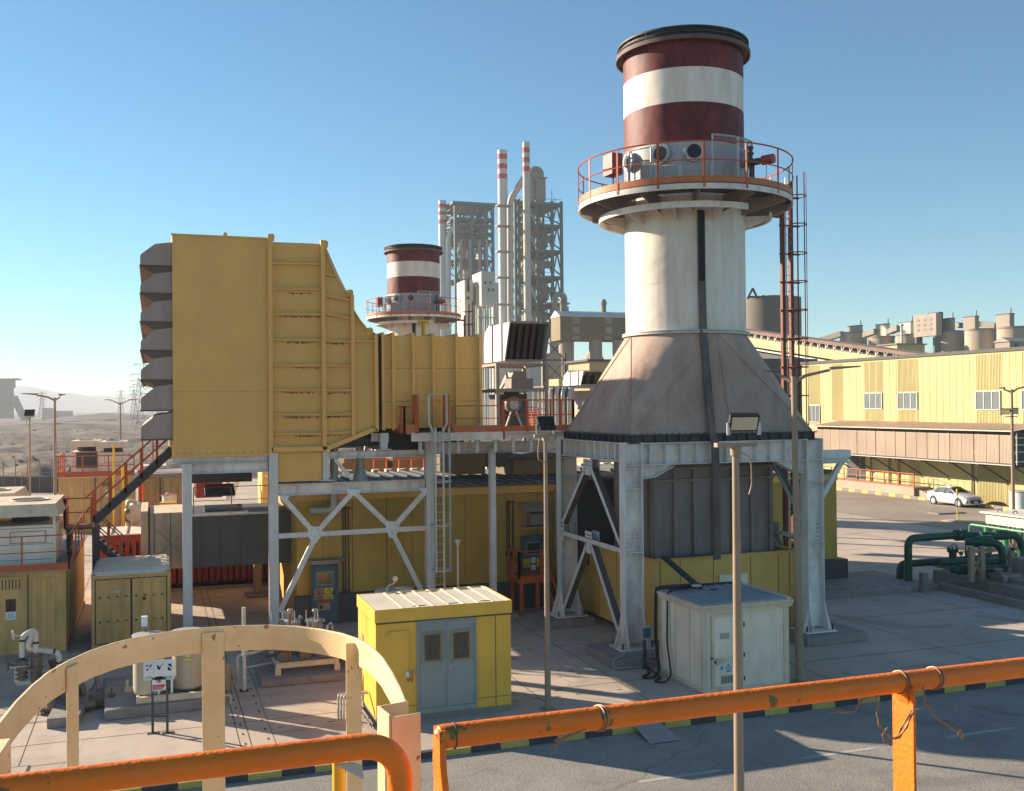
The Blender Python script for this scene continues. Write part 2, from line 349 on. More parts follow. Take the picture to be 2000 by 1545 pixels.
# ================================================================ SETTING
from mathutils import noise as mnoise
def ground_mat(name, c1, c2, c3, s1, s2, bump=.5, bs=60, rough=.9, fine=0.0, cracks=0):
    m = bpy.data.materials.new(name); m.use_nodes = True; n = m.node_tree; N, L = n.nodes, n.links; b = N['Principled BSDF']
    b.inputs['Roughness'].default_value = rough; b.inputs['Specular IOR Level'].default_value = .25
    tc = N.new('ShaderNodeTexCoord')
    a = N.new('ShaderNodeTexNoise'); a.inputs['Scale'].default_value = s1; a.inputs['Detail'].default_value = 9; a.inputs['Roughness'].default_value = .6; L.new(tc.outputs['Object'], a.inputs['Vector'])
    r = N.new('ShaderNodeValToRGB'); r.color_ramp.elements[0].position = .38; r.color_ramp.elements[0].color = (*c1, 1)
    r.color_ramp.elements[1].position = .62; r.color_ramp.elements[1].color = (*c2, 1); L.new(a.outputs[0], r.inputs[0])
    c = N.new('ShaderNodeTexNoise'); c.inputs['Scale'].default_value = s2; c.inputs['Detail'].default_value = 10; c.inputs['Roughness'].default_value = .7; L.new(tc.outputs['Object'], c.inputs['Vector'])
    mr = N.new('ShaderNodeMapRange'); mr.inputs[1].default_value = .5; mr.inputs[2].default_value = .72; mr.inputs[4].default_value = .6; L.new(c.outputs[0], mr.inputs[0])
    mx = N.new('ShaderNodeMix'); mx.data_type = 'RGBA'; mx.inputs[7].default_value = (*c3, 1); L.new(mr.outputs[0], mx.inputs[0]); L.new(r.outputs[0], mx.inputs[6])
    out = mx.outputs[2]
    st_ = N.new('ShaderNodeTexNoise'); st_.inputs['Scale'].default_value = s1*.9; st_.inputs['Detail'].default_value = 4; st_.inputs['Distortion'].default_value = 1.2; L.new(tc.outputs['Object'], st_.inputs['Vector'])
    sr = N.new('ShaderNodeMapRange'); sr.inputs[1].default_value = .60; sr.inputs[2].default_value = .68; sr.inputs[4].default_value = .32; L.new(st_.outputs[0], sr.inputs[0])
    sx = N.new('ShaderNodeMix'); sx.data_type = 'RGBA'; sx.inputs[7].default_value = (c3[0]*.55, c3[1]*.55, c3[2]*.55, 1); L.new(sr.outputs[0], sx.inputs[0]); L.new(out, sx.inputs[6]); out = sx.outputs[2]
    if cracks:
        wn = N.new('ShaderNodeTexNoise'); wn.inputs['Scale'].default_value = .9; wn.inputs['Detail'].default_value = 5; L.new(tc.outputs['Object'], wn.inputs['Vector'])
        wa = N.new('ShaderNodeVectorMath'); wa.operation = 'MULTIPLY_ADD'; wa.inputs[1].default_value = (1.1, 1.1, 0); L.new(wn.outputs['Color'], wa.inputs[0]); L.new(tc.outputs['Object'], wa.inputs[2])
        vo = N.new('ShaderNodeTexVoronoi'); vo.feature = 'DISTANCE_TO_EDGE'; vo.inputs['Scale'].default_value = cracks; L.new(wa.outputs[0], vo.inputs['Vector'])
        cr = N.new('ShaderNodeMapRange'); cr.inputs[1].default_value = .001; cr.inputs[2].default_value = .003; cr.inputs[3].default_value = .32; cr.inputs[4].default_value = 0; L.new(vo.outputs['Distance'], cr.inputs[0])
        cx_ = N.new('ShaderNodeMix'); cx_.data_type = 'RGBA'; cx_.inputs[7].default_value = (.08, .065, .055, 1); L.new(cr.outputs[0], cx_.inputs[0]); L.new(out, cx_.inputs[6]); out = cx_.outputs[2]
    d = N.new('ShaderNodeTexNoise'); d.inputs['Scale'].default_value = bs; d.inputs['Detail'].default_value = 6; L.new(tc.outputs['Object'], d.inputs['Vector'])
    if fine:
        mf = N.new('ShaderNodeMapRange'); mf.inputs[1].default_value = .35; mf.inputs[2].default_value = .65; mf.inputs[3].default_value = 1-fine; mf.inputs[4].default_value = 1+fine; L.new(d.outputs[0], mf.inputs[0])
        mm = N.new('ShaderNodeMix'); mm.data_type = 'RGBA'; mm.blend_type = 'MULTIPLY'; mm.inputs[0].default_value = 1; L.new(out, mm.inputs[6]); L.new(mf.outputs[0], mm.inputs[7]); out = mm.outputs[2]
    L.new(out, b.inputs['Base Color'])
    bp = N.new('ShaderNodeBump'); bp.inputs['Strength'].default_value = bump; bp.inputs['Distance'].default_value = .02
    L.new(d.outputs[0], bp.inputs['Height']); L.new(bp.outputs[0], b.inputs['Normal']); return m
conc = ground_mat('dusty_yard_concrete', (.45, .36, .29), (.57, .455, .365), (.33, .265, .215), .25, .9, .25, 25, fine=.06, cracks=.17)
asph = ground_mat('worn_asphalt', (.265, .235, .205), (.33, .29, .25), (.20, .18, .165), .35, 1.3, .9, 35, fine=.22, cracks=.12)
asph2 = ground_mat('dusty_far_asphalt', (.30, .245, .20), (.37, .30, .245), (.24, .20, .17), .15, .5, .4, 30, fine=.1)
desert = ground_mat('stony_desert', (.085, .062, .05), (.21, .155, .12), (.04, .03, .028), .045, .16, 1, .9, fine=.32)
rockm = ground_mat('far_hill_rock', (.30, .25, .23), (.36, .30, .28), (.24, .2, .2), .002, .006, .2, .02)

# desert sheet out to the horizon
angs = [rad(-180+i*8) for i in range(16)]+[rad(-52+i*.28) for i in range(376)]+[rad(54+i*8) for i in range(16)]
radii = [0.01, 30, 60, 90]; rr = 100.0
while rr < 9000: radii.append(rr); rr *= 1.022 if rr < 700 else 1.06
vs, fs = [], []
def dz(x, y, r):
    if r < 92: return -.35
    k = min(1, (r-92)/60)
    p = Vector((x, y, 0))
    z = mnoise.fractal(p*.035, 1.0, 2.1, 5)*1.9 + mnoise.fractal(p*.16, .9, 2.1, 4)*1.0 - 1.0
    z += max(0, mnoise.noise(p*.012+Vector((3, 7, 0))))*2.2
    right = max(0, min(1, (x-y*.55)/120))          # flat works ground on the plant side
    return (-.35+z*k)*(1-right) - .35*right - min(3.0, max(0, r-300)*.004)
for R in radii:
    for a in angs:
        x, y = R*math.sin(a), R*math.cos(a); vs.append((x, y, dz(x, y, R)))
na = len(angs)
for i in range(len(radii)-1):
    for j in range(na): k = (j+1) % na; fs.append((i*na+j, i*na+k, (i+1)*na+k, (i+1)*na+j))
g = MB().add(vs, fs); struct(g.build('ground', desert, None, 60))
# boulders and rubble heaps scattered over the desert: nobody could count them
g = MB(); rs = random.Random(5)
for i in range(2200):
    a = rad(rs.uniform(-22, 2)); R = 95+rs.random()**1.6*420; x, y = R*math.sin(a), R*math.cos(a)
    if x > y*.02+4 and R < 150: continue
    sz = rs.uniform(.10, .34)*(1+rs.random()**5*2.5); z = dz(x, y, R); pts = []
    for (ux, uy, uz) in ((1,0,0),(.3,1,0),(-1,.2,0),(-.2,-1,0),(0,0,.8),(0,0,-.5)):
        pts.append((x+sz*(ux+rs.uniform(-.3,.3)), y+sz*(uy+rs.uniform(-.3,.3)), z+sz*.45*(uz+rs.uniform(-.35,.35))))
    g.add(pts, [(0,1,4),(1,2,4),(2,3,4),(3,0,4),(1,0,5),(2,1,5),(3,2,5),(0,3,5)], 0)
struct(g.build('desert_rubble', desert, None, 0), 'stuff')

# concrete yard with sawn joints
g = MB(); g.box(-70, 58.6, 23.2, 118, -.3, 0, 0)
for y in (26.9, 31.6, 36.0, 41, 46.5, 52, 58, 66, 75): g.box(-30, 46, y-.012, y+.012, 0, .0035, 1)
for x in (-12, -7.2, -2.9, 1.9, 2.15, 9.9, 12.6, 18.4, 24, 29.5, 35, 40.5, 46): g.box(x-.012, x+.012, 23.3, 90, 0, .003, 1)
g.box(-3, -1.75, 25.3, 25.33, 0, .003, 1)
rs0 = random.Random(11)
for i in range(16):      # lifting slots of the trench covers
    y = 24.3+i*.78; g.box(2.0, 2.05, y, y+.16, 0, .004, 1); g.box(2.55, 2.6, y+.2, y+.36, 0, .004, 1)
    x = 2.9+i*.62; g.box(x, x+.16, 26.15, 26.2, 0, .004, 1) if x < 5 or x > 9 else None
g.box(2.7, 2.715, 23.4, 36, 0, .0032, 1); g.box(2.7, 5.0, 25.75, 25.765, 0, .0032, 1)
for i in range(26):
    x = 9.4+rs0.random()*13; y = 24+rs0.random()*8; w = rs0.uniform(.08, .2); g.box(x, x+w, y, y+w*.5, 0, .0035, 1)
struct(g.build('yard_paving', [conc, seamm], None, 0))
g = MB(); g.box(-80, 62, -40, 23.02, -.6, -.13, 0); struct(g.build('near_road', asph, None, 0))
g = MB(); g.add([(46.6,49,.004),(58.5,49,.004),(58.5,117,.004),(46.6,117,.004)], [(0,1,2,3)]); struct(g.build('far_road', asph2, None, 0))
# painted kerb between yard and road
g = MB(); x = -30.0; i = 0
while x < 46:
    g.box(x, x+.72, 23.02, 23.2, -.3, .012, i % 2); x += .725; i += 1
struct(g.build('kerb', [kerby, kerbk], None, 0, bevel=.012))
# worn dashes on the near road, a few centimetres of paint each
for n_, (a, b) in enumerate((((1247,1526),(1409,1505)), ((1565,1480),(1712,1461)), ((1847,1439),(1982,1422)))):
    p, q = aZ(*a, -.126), aZ(*b, -.126); p2 = Vector((p.x, (p.y+q.y)/2, -.126)); q2 = Vector((q.x, (p.y+q.y)/2, -.126))
    g = MB(); g.add([p2+V3(0,-.06,0), q2+V3(0,-.06,0), q2+V3(0,.06,0), p2+V3(0,.06,0)], [(0,1,2,3)]); struct(g.build('road_marking', paintw, None, 0))
for y in (54, 58.5, 63, 67.5, 72, 76.5, 81):
    g = MB(); g.add([(52.4,y,.008),(52.55,y,.008),(52.55,y+2.6,.008),(52.4,y+2.6,.008)], [(0,1,2,3)]); struct(g.build('road_marking', paintw, None, 0))
# loose sheet lying over the kerb onto the road
P = [(1290,1411),(1235,1414),(1270,1453),(1332,1445)]
a, b = aZ(*P[0], .03), aZ(*P[1], .03); c, d = aZ(*P[2], -.11), aZ(*P[3], -.11)
ext = Vector((b.x-c.x, b.y-c.y, 0)).normalized()*.35; g = MB(); g.plate([a+ext, b+ext, b, a], .006).plate([a, b, c, d], .006)
o = g.build('steel_sheet', M('flat_grey_sheet', (.36, .34, .33), .5, .2, dirt=(.28, .24, .21), amt=.5), None, 30)
tag(o, 'flat grey metal sheet lying over the black and yellow kerb onto the road', 'metal sheet')
# island kerb, far road
g = MB(); p, q = aZ(1838, 1018), aZ(2000, 1036); dv = (q-p).normalized(); nv = Vector((dv.y, -dv.x, 0)); p0 = p
L_ = 16; g2 = []
for i in range(16):
    s0, s1 = p+dv*(i*1.0), p+dv*(i*1.0+.985); z = .16 if i else .09
    g.hexa([s0-nv*.9, s1-nv*.9, s1, s0], [s0-nv*.9+V3(0,0,z), s1-nv*.9+V3(0,0,z), s1+V3(0,0,z), s0+V3(0,0,z)])
struct(g.build('island_kerb', M('pinkish_kerb_stone', (.58,.43,.30), .85, dirt=(.42,.30,.2), amt=.5), None, 0, bevel=.02))
# manhole cover near the lower left
g = MB(); p = aZ(22, 1508); g.box(p.x-.45, p.x+.35, p.y-.3, p.y+.3, 0, .012, 0); g.box(p.x-.4, p.x+.3, p.y-.25, p.y+.25, .012, .016, 1)
tag(g.build('drain_cover', [seamm, conc], None), 'square drain cover let into the pale paving at the lower left corner', 'drain cover')
g = MB(); p = aZ(1865, 1002); g.box(p.x-1.9, p.x+.5, p.y-.5, p.y+.6, 0, .1)
tag(g.build('concrete_slab', concd, None, bevel=.02), 'low concrete slab on the sunlit paving beside the far road', 'slab')

# far hills: a ridge with real depth
g = MB(); pts = []; n = 90; rows = 7
for i in range(n+1):
    a = rad(-30 + 42*i/n)
    hgt = 60+70*max(0, mnoise.noise(Vector((i*.09, 2, 0)))+.25)+22*mnoise.noise(Vector((i*.4, 5, 0)))
    hgt *= 1.0
    for j in range(rows+1):
        t = j/rows; R = 4200+900*t; z = -12+(hgt+12)*math.sin(min(1, t*1.6)*math.pi/2)*(1+.12*mnoise.noise(Vector((i*.5, j*.8, 1)))) if t < .99 else -12
        pts.append((R*math.sin(a), R*math.cos(a), z))
g.add(pts, [(i*(rows+1)+j, (i+1)*(rows+1)+j, (i+1)*(rows+1)+j+1, i*(rows+1)+j+1) for i in range(n) for j in range(rows)])
struct(g.build('hills', rockm, None, 60))
# spoil heaps on the plain
for (px, w, k, h) in ((105, 55, 520, 4.2), (215, 60, 1100, 6.5)):
    c = aK(px, 800, k); g = MB(); pts = []; m_ = 26; 
    for i in range(m_):
        for j in range(6):
            t = 2*math.pi*i/m_; r_ = (1-j/5.0); hh = h*(1-r_)**.8*(1+.2*mnoise.noise(Vector((i*.6, j, px))))
            pts.append((c.x+math.cos(t)*(w*.15+w*.85*r_)*1.1, c.y+math.sin(t)*(w*.1+w*.6*r_), -3.5+hh))
    g.add(pts, [(i*6+j, ((i+1)%m_)*6+j, ((i+1)%m_)*6+j+1, i*6+j+1) for i in range(m_) for j in range(5)]+[tuple(i*6+5 for i in range(m_))])
    struct(g.build('spoil_heap', desert, None, 60))
# haze: one closed box of thin even air
g = MB(); g.box(-2600, 5300, -120, 5600, -16.0, 112)
hz = struct(g.build('haze', None, None, 0), 'stuff'); hm = bpy.data.materials.new('haze_air'); hm.use_nodes = True; hn = hm.node_tree
for x in list(hn.nodes):
    if x.type == 'BSDF_PRINCIPLED': hn.nodes.remove(x)
pv = hn.nodes.new('ShaderNodeVolumePrincipled'); pv.inputs['Color'].default_value = (.86, .90, .95, 1); pv.inputs['Density'].default_value = .00024; pv.inputs['Anisotropy'].default_value = 0.1
hn.links.new(pv.outputs[0], hn.nodes['Material Output'].inputs['Volume']); hz.data.materials.clear(); hz.data.materials.append(hm)
# ================================================================ EXHAUST STACK
SX, SY = 17.70, 32.0
BX0, BX1, BY0, BY1 = 14.27, 21.05, 29.4, 34.75      # transition base
CX0, CX1, CY0, CY1 = 13.95, 21.35, 29.2, 35.0       # frame outline
R = 2.09
st = thing('exhaust_stack', (SX, SY, 0), 'nearest and tallest red and white striped exhaust stack on a flared grey base', 'stack', 'striped exhaust stacks')
c = (SX, SY, 0)
# shaft with painted bands
g = MB(); n = 64
prof = [(R,10.35),(R,14.6),(R,15.1),(R,16.75),(R,18.05),(R,19.22),(R,20.25)]
g.lathe(c, prof, n, mats=[0,0,2,1,0,1])
g.lathe(c, [(R-.03,20.25),(R-.03,10.4)], n, 3)
for z in (12.05, 13.7, 14.28): g.ring(c, R-.01, R+.006, z, z+.012, n, 0)
sh = g.build('shaft', [shaftw, shaftr, shaftg, darkg], st)
# round flange between shaft and transition
g = MB(); g.ring(c, R-.05, R+.13, 10.34, 10.40, n); g.ring(c, R-.05, R+.13, 10.415, 10.45, n)
g.build('flange', lightm, st)
# square to round transition
g = MB(); q = 16; top = []; 
corners = [(BX1,BY1),(BX0,BY1),(BX0,BY0),(BX1,BY0)]; z0, z1 = 7.02, 10.34
vs = []; fs = []
for k in range(4):
    for j in range(q+1):
        t = math.pi/2*k+math.pi/2*j/q; vs.append((SX+(R+.02)*math.cos(t), SY+(R+.02)*math.sin(t), z1))
    vs.append((*corners[k], z0))
for k in range(4):
    b = k*(q+2)
    for j in range(q): fs.append((b+j, b+j+1, b+q+1))
    b2 = ((k+1)%4)*(q+2); fs.append((b+q, b2+q+1, b+q+1))
g.add(vs, fs, 0)
# seams along the folds, standing slightly proud
for (ax, ay), (bx, by) in (((SX, SY-R-.03), (BX0, BY0)), ((SX, SY-R-.03), (BX1, BY0)), ((SX, SY-R-.03), (SX+.25, BY0)), ((SX-R-.03, SY), (BX0, BY0)), ((SX-R-.03, SY), (BX0, BY1))):
    g.bar((ax, ay, z1), (bx, by, z0+.03), .035, .03, (0,-1,.5), 0)
zz = 9.05; f_ = (z1-zz)/(z1-z0); yy = (SY-R)+(BY0-(SY-R))*f_; g.bar((SX-.95, yy-.012, zz), (SX+1.0, yy-.012, zz), .02, .02, (0,-1,.5), 0)
g.build('transition', conem, st, 25)
# bolted band under the transition
g = MB(); g.box(BX0-.12, BX1+.12, BY0-.12, BY1+.12, 6.985, 7.02, 0)
for (x0,y0,x1,y1) in ((BX0,BY0,BX1,BY0),(BX0,BY1,BX1,BY1),(BX0,BY0,BX0,BY1),(BX1,BY0,BX1,BY1)):
    g.bar((x0,y0,6.87), (x1,y1,6.87), .03, .22, (0,0,1), 0)
    L_ = math.hypot(x1-x0, y1-y0); m_ = int(L_/.42)
    for i in range(m_+1):
        t = i/m_; x, y = x0+(x1-x0)*t, y0+(y1-y0)*t
        ox, oy = (0, -.06 if y0 == BY0 else .06) if y0 == y1 else (-.06 if x0 == BX0 else .06, 0)
        g.box(x+ox-.05*(ox != 0)-.008*(ox == 0), x+ox+.05*(ox != 0)+.008*(ox == 0), y+oy-.05*(oy != 0)-.008*(oy == 0), y+oy+.05*(oy != 0)+.008*(oy == 0), 6.77, 6.985, 0)
    for i in range(int(L_/.22)):
        t = (i+.5)/int(L_/.22); x, y = x0+(x1-x0)*t, y0+(y1-y0)*t; x += -.07 if x0 == x1 == BX0 else (.07 if x0 == x1 else 0); y += -.07 if y0 == y1 == BY0 else (.07 if y0 == y1 else 0)
        g.cyl((x,y,7.02), (x,y,7.06), .018, .018, 6, 0)
g.box(BX0-.12, BX1+.12, BY0-.12, BY1+.12, 6.735, 6.765, 0)
g.build('bolt_band', darkg, st)
# cap
g = MB(); g.ring(c, R+.01, R+.25, 20.17, 20.22, n, 1); g.ring(c, R+.20, R+.25, 20.08, 20.17, n, 1)
g.build('lower_cap_flange', [darkg, M('sooty_brown_flange', (.16, .10, .085), .7, dirt=(.07,.05,.045), amt=.5)], st)
g = MB(); g.lathe(c, [(R+.12,20.22),(R+.12,20.48)], n, 0); g.lathe(c, [(R-.05,20.22),(R-.05,20.48)], n, 0)
g.ring(c, R-.1, R+.2, 20.48, 20.54, n, 0); g.ring(c, R+.15, R+.2, 20.33, 20.36, n, 0)
for i in range(16):
    t = 2*math.pi*(i+.3)/16; x, y = c[0]+(R+.19)*math.cos(t), c[1]+(R+.19)*math.sin(t); g.cyl((x,y,20.22), (x,y,20.5), .012, .012, 6, 0)
g.build('cap_ring', [M('soot_black_ring', (.03,.028,.026), .6), lightm], st)
# platform
RP = 3.72; RI = R+.12
g = MB(); g.ring(c, RI, RP, 14.98, 15.02, 72, 0); g.ring(c, RP-.03, RP, 14.80, 14.98, 72, 1)
pf = g.build('platform_deck', [darkg, steelr], st)
g = MB()
for i in range(12):
    t = 2*math.pi*i/12+.15; cs, sn = math.cos(t), math.sin(t)
    a = V3(SX+R*cs, SY+R*sn, 0); b = V3(SX+(RP-.1)*cs, SY+(RP-.1)*sn, 0)
    g.plate([a+V3(0,0,14.97), b+V3(0,0,14.97), b+V3(0,0,14.72), a+V3(0,0,14.40)], .025, 0)
g.build('bracket', ductg, st)
g = MB(); g.ring(c, RP-.012, RP, 15.02, 15.22, 72, 0); g.build('toe_board', deckor, st)
g = MB()
for z, r_ in ((16.32, .026), (15.72, .02)): g.tube(arc((SX,SY,z), RP, 0, 2*math.pi*71/72, 71), r_, 6, 0, closed=True)
for i in range(16):
    t = 2*math.pi*i/16+.06; x, y = SX+RP*math.cos(t), SY+RP*math.sin(t); g.bar((x,y,14.85), (x,y,16.32), .07, .025, (math.cos(t),math.sin(t),0), 0)
g.build('railing', orange, st)
# lower hoop rail below the deck (open at the right)
g = MB(); g.ring(c, 2.92, 3.0, 14.36, 14.56, 64, 0, rad(-36), rad(285)); 
for i in range(10):
    t = rad(-30+i*33); cs, sn = math.cos(t), math.sin(t); g.plate([(SX+2.95*cs,SY+2.95*sn,14.5),(SX+2.95*cs,SY+2.95*sn,14.38),(SX+R*cs,SY+R*sn,14.05),(SX+R*cs,SY+R*sn,14.5)], .02, 0)
g.build('crane_rail', steelr, st)
# round sampling ports with raised collars
for t in (-110, -139, -46, -177, -10):
    tt = rad(t); d = V3(math.cos(tt), math.sin(tt), 0); p = V3(SX, SY, 16.35)+d*R
    g = MB(); rgt = d.cross(V3(0,0,1))
    g.cyl(p-d*.06, p+d*.10, .27, .27, 28, 0); g.cyl(p+d*.10, p+d*.16, .34, .34, 28, 0)
    g.tube([p+d*.165+rgt*.52*math.cos(a)+V3(0,0,.52*math.sin(a)) for a in [2*math.pi*i/28 for i in range(28)]], .02, 5, 0, closed=True) if False else None
    pr = g.build('port', shaftg, st); g = MB(); g.cyl(p+d*.162, p+d*.17, .235, .235, 28, 0); g.build('port_opening', blackm, pr)
# guard panels of wire mesh on stands
meshm = M('wire_mesh_grey', (.50,.49,.46), .5, .4)
def guard(t0, t1, z0, z1, name='mesh_guard'):
    g = MB(); rr_ = R+.42
    for z in (z0, z1): g.tube(arc((SX,SY,z), rr_, t0, t1, 8), .028, 5, 0)
    for t in (t0, t1): g.cyl((SX+rr_*math.cos(t), SY+rr_*math.sin(t), z0-.0), (SX+rr_*math.cos(t), SY+rr_*math.sin(t), z1), .03, .03, 6, 0)
    k = int((t1-t0)*rr_/.075)
    for i in range(k):
        t = t0+(t1-t0)*(i+.5)/k; g.cyl((SX+rr_*math.cos(t), SY+rr_*math.sin(t), z0), (SX+rr_*math.cos(t), SY+rr_*math.sin(t), z1), .006, .006, 4, 0)
    kz = int((z1-z0)/.075)
    for i in range(kz): g.tube(arc((SX,SY,z0+(z1-z0)*(i+.5)/kz), rr_, t0, t1, 5), .006, 4, 0)
    g.build(name, meshm, st)
guard(rad(-165), rad(-144), 15.05, 16.55); guard(rad(-140), rad(-122), 15.05, 15.85); guard(rad(-121), rad(-98), 15.05, 15.85)
guard(rad(-97), rad(-74), 15.05, 16.85); guard(rad(-73), rad(-53), 15.05, 16.85); guard(rad(-183), rad(-166), 15.05, 16.55)
# red instrument cabinet on the left, red-ended analyser on the right
t = rad(-175); d = V3(math.cos(t), math.sin(t), 0); rg = V3(-d.y, d.x, 0); p = V3(SX,SY,16.15)+d*(R+.78)
g = MB(); g.bar(p-V3(0,0,.36), p+V3(0,0,.36), .62, .42, d, 0); g.bar(p-rg*.38-V3(0,0,.1), p-rg*.38+V3(0,0,.12), .12, .1, d, 1)
g.cyl(p-V3(0,0,.36), p-V3(0,0,1.1), .03, .03, 6, 1); g.cyl(p-V3(0,0,.36)+rg*.2, p-V3(0,0,1.1)+rg*.2, .012, .012, 5, 1); g.build('instrument_cabinet', [redbox, darkg], st, bevel=.02)
t = rad(-62); d = V3(math.cos(t), math.sin(t), 0); rg = V3(-d.y, d.x, 0); p = V3(SX,SY,16.05)+d*(R+.55)
g = MB(); g.cyl(p-V3(0,0,1.0), p+V3(0,0,.25), .05, .05, 8, 1); g.cyl(p-V3(0,0,1.0)+rg*.2, p+V3(0,0,.1)+rg*.2, .03, .03, 6, 1)
g.cyl(p+d*-.3, p+d*.45, .13, .11, 12, 1); g.cyl(p+d*.45, p+d*.85, .16, .16, 14, 0); g.cyl(p+V3(0,0,.2), p+V3(0,0,.48), .06, .06, 8, 1); g.cyl(p+V3(0,0,.46), p+V3(0,0,.55), .1, .1, 8, 1); g.cyl(p+V3(0,0,.28), p+V3(0,0,.33), .12, .12, 8, 1)
g.tube([p+d*.6-V3(0,0,.1), p+d*.58-V3(0,0,.5), p+d*.5-V3(0,0,.95)], .01, 5, 1); g.build('gas_analyser', [redbox, darkg], st)
# cable tray from the platform down the shaft, the transition and the frame
t0 = rad(-104.5); d = V3(math.cos(t0), math.sin(t0), 0); xx = SX+R*math.cos(t0); yy = SY+R*math.sin(t0)-.06
g = MB(); top = V3(xx, yy, 14.4); mid = V3(xx+.02, yy-.02, 10.42); foot = V3(17.10, BY0-.17, 7.04); low = V3(17.12, BY0-.33, 6.7); end = V3(17.14, BY0-.33, 2.95)
for a, b in ((top, V3(xx,yy,12.05)),): g.bar(a, b, .25, .05, (0,-1,0), 0)
for a, b in ((V3(xx,yy,12.05), mid), (mid, foot), (foot, low), (low, end)): g.bar(a, b, .25, .08, (0,-1,.2), 1)
for k in range(7): g.tube([top+V3(-.1+k*.033,-.045,0), V3(xx-.1+k*.033,yy-.05,12.05)], .014, 5, 2)
g.build('cable_tray', [darkg, M('dusty_cable_cover', (.10,.085,.075), .7, dirt=(.24,.18,.14), amt=.7), blackm], st)
# caged access ladder standing at the right
LX, LY = 22.18, 32.4
rust = M('dark_rust_red_steel', (.19, .045, .02), .6, dirt=(.16, .045, .025), amt=.5)
g = MB()
for dx in (-.18, .18): g.bar((LX+dx,LY,0), (LX+dx,LY,15.3+(dx > 0)*.9), .13, .15, (0,1,0), 0)
z = .4
while z < 16.2: g.cyl((LX-.14,LY-.12,z), (LX+.14,LY-.12,z), .012, .012, 5, 1); z += .3
for s_ in (-.12,): g.bar((LX+s_,LY-.14,.2), (LX+s_,LY-.14,16.3), .03, .03, (0,1,0), 1)
z = 3.0
while z < 16.6:
    g.tube(arc((LX+.24,LY-.3,z), .36, rad(-170), rad(110), 10), .022, 5, 0); g.bar((LX-.3,LY,z), (LX+.55,LY,z), .06, .07, (0,0,1), 0); z += 1.05
for t in (-75, -20, 50): g.bar((LX+.24+.36*math.cos(rad(t)), LY-.3+.36*math.sin(rad(t)), 3.0), (LX+.24+.36*math.cos(rad(t)), LY-.3+.36*math.sin(rad(t)), 16.45), .05, .012, (math.cos(rad(t)),math.sin(rad(t)),0), 0)
g.bar((SX+RP-.3,LY,14.9), (LX-.1,LY,14.9), .1, .14, (0,0,1), 0)
g.build('caged_ladder', [rust, lightm], st)
# steel frame -------------------------------------------------
def column(x, y, side, wd=.64):
    """web across X, flanges facing left and right"""
    g = MB(); x0, x1 = x, x+wd
    for a, b in ((x0, x0+.025), (x1-.025, x1)): g.box(a, b, y, y+.42, .42, 6.78, 0)
    g.box(x0+.025, x1-.025, y+.20, y+.22, .42, 6.78, 1)
    for z in (5.3, 3.3, 6.05): g.box(x0+.025, x1-.025, y+.01, y+.2, z, z+.025, 0)
    for k in range(5):
        for dx in (.12, wd-.14): g.cyl((x0+dx, y+.2, 2.62+k*.14+.7), (x0+dx, y+.185, 2.62+k*.14+.7), .022, .022, 6, 2)
    cl = g.build('column', [steel, steelr, darkg], st)
    g = MB(); g.box(x0-.28, x1+.28, y-.28, y+.70, .30, .345, 0)
    for a in (x0-.01, x1-.02):
        g.prism([(y-.24,.345),(y+.66,.345),(y+.42,1.25),(y,1.25)], 'x', a, a+.03, 0)
    for yy_ in (y-.01, y+.40):
        for sx_, a in ((-1, x0), (1, x1)): g.prism([(a,.345),(a+sx_*.25,.345),(a+sx_*.02,1.1),(a,1.1)], 'y', yy_, yy_+.025, 0)
    for dx in (-.18, wd+.18):
        for dy in (-.14, .56): g.cyl((x0+dx,y+dy,.345), (x0+dx,y+dy,.52), .03, .03, 8, 1)
    g.build('base_plate', [steelr, darkg], cl)
    return x0, x1
column(CX0, CY0, 0); column(CX1-.64, CY0, 0); column(CX0, CY1-.42, 0); column(CX1-.64, CY1-.42, 0)
def deepbeam(p, q, inward, z0=6.05, z1=6.76, m_=8):
    g = MB(); p, q = Vector(p), Vector(q); d = (q-p).normalized(); o = Vector(inward)
    zc = (z0+z1)/2; a = p+o*.2+V3(0,0,zc); b = q+o*.2+V3(0,0,zc)
    g.bar(a, b, .016, z1-z0-.05, (0,0,1), 1)
    for z in (z0+.0125, z1-.0125): g.bar(p+o*.2+V3(0,0,z), q+o*.2+V3(0,0,z), .40, .025, (0,0,1), 0)
    L_ = (q-p).length
    for i in range(m_):
        e = p+d*L_*(i+.5)/m_+o*.1+V3(0,0,zc); g.bar(e-V3(0,0,(z1-z0)/2-.03), e+V3(0,0,(z1-z0)/2-.03), .018, .17, o, 0)
    g.build('deep_beam', [steel, steelr], st)
deepbeam((CX0+.64, CY0, 0), (CX1-.64, CY0, 0), (0,1,0), m_=11); deepbeam((CX0+.64, CY1, 0), (CX1-.64, CY1, 0), (0,-1,0))
deepbeam((CX0, CY0+.42, 0), (CX0, CY1-.42, 0), (1,0,0), z0=6.16, m_=9); deepbeam((CX1, CY0+.42, 0), (CX1, CY1-.42, 0), (-1,0,0), z0=6.16)
# haunches at the front corners
for x, s_ in ((CX0+.64, 1), (CX1-.64, -1)):
    g = MB(); g.prism([(x,6.05),(x,5.62),(x+s_*.45,5.68),(x+s_*1.1,5.99),(x+s_*1.1,6.05)], 'y', CY0+.19, CY0+.21, 1); g.bar((x,CY0+.2,5.62),(x+s_*.45,CY0+.2,5.68),.38,.022,(0,0,1),0); g.bar((x+s_*.45,CY0+.2,5.68),(x+s_*1.12,CY0+.2,6.0),.38,.022,(0,0,1),0)
    g.build('haunch', [steel, steelr], st)
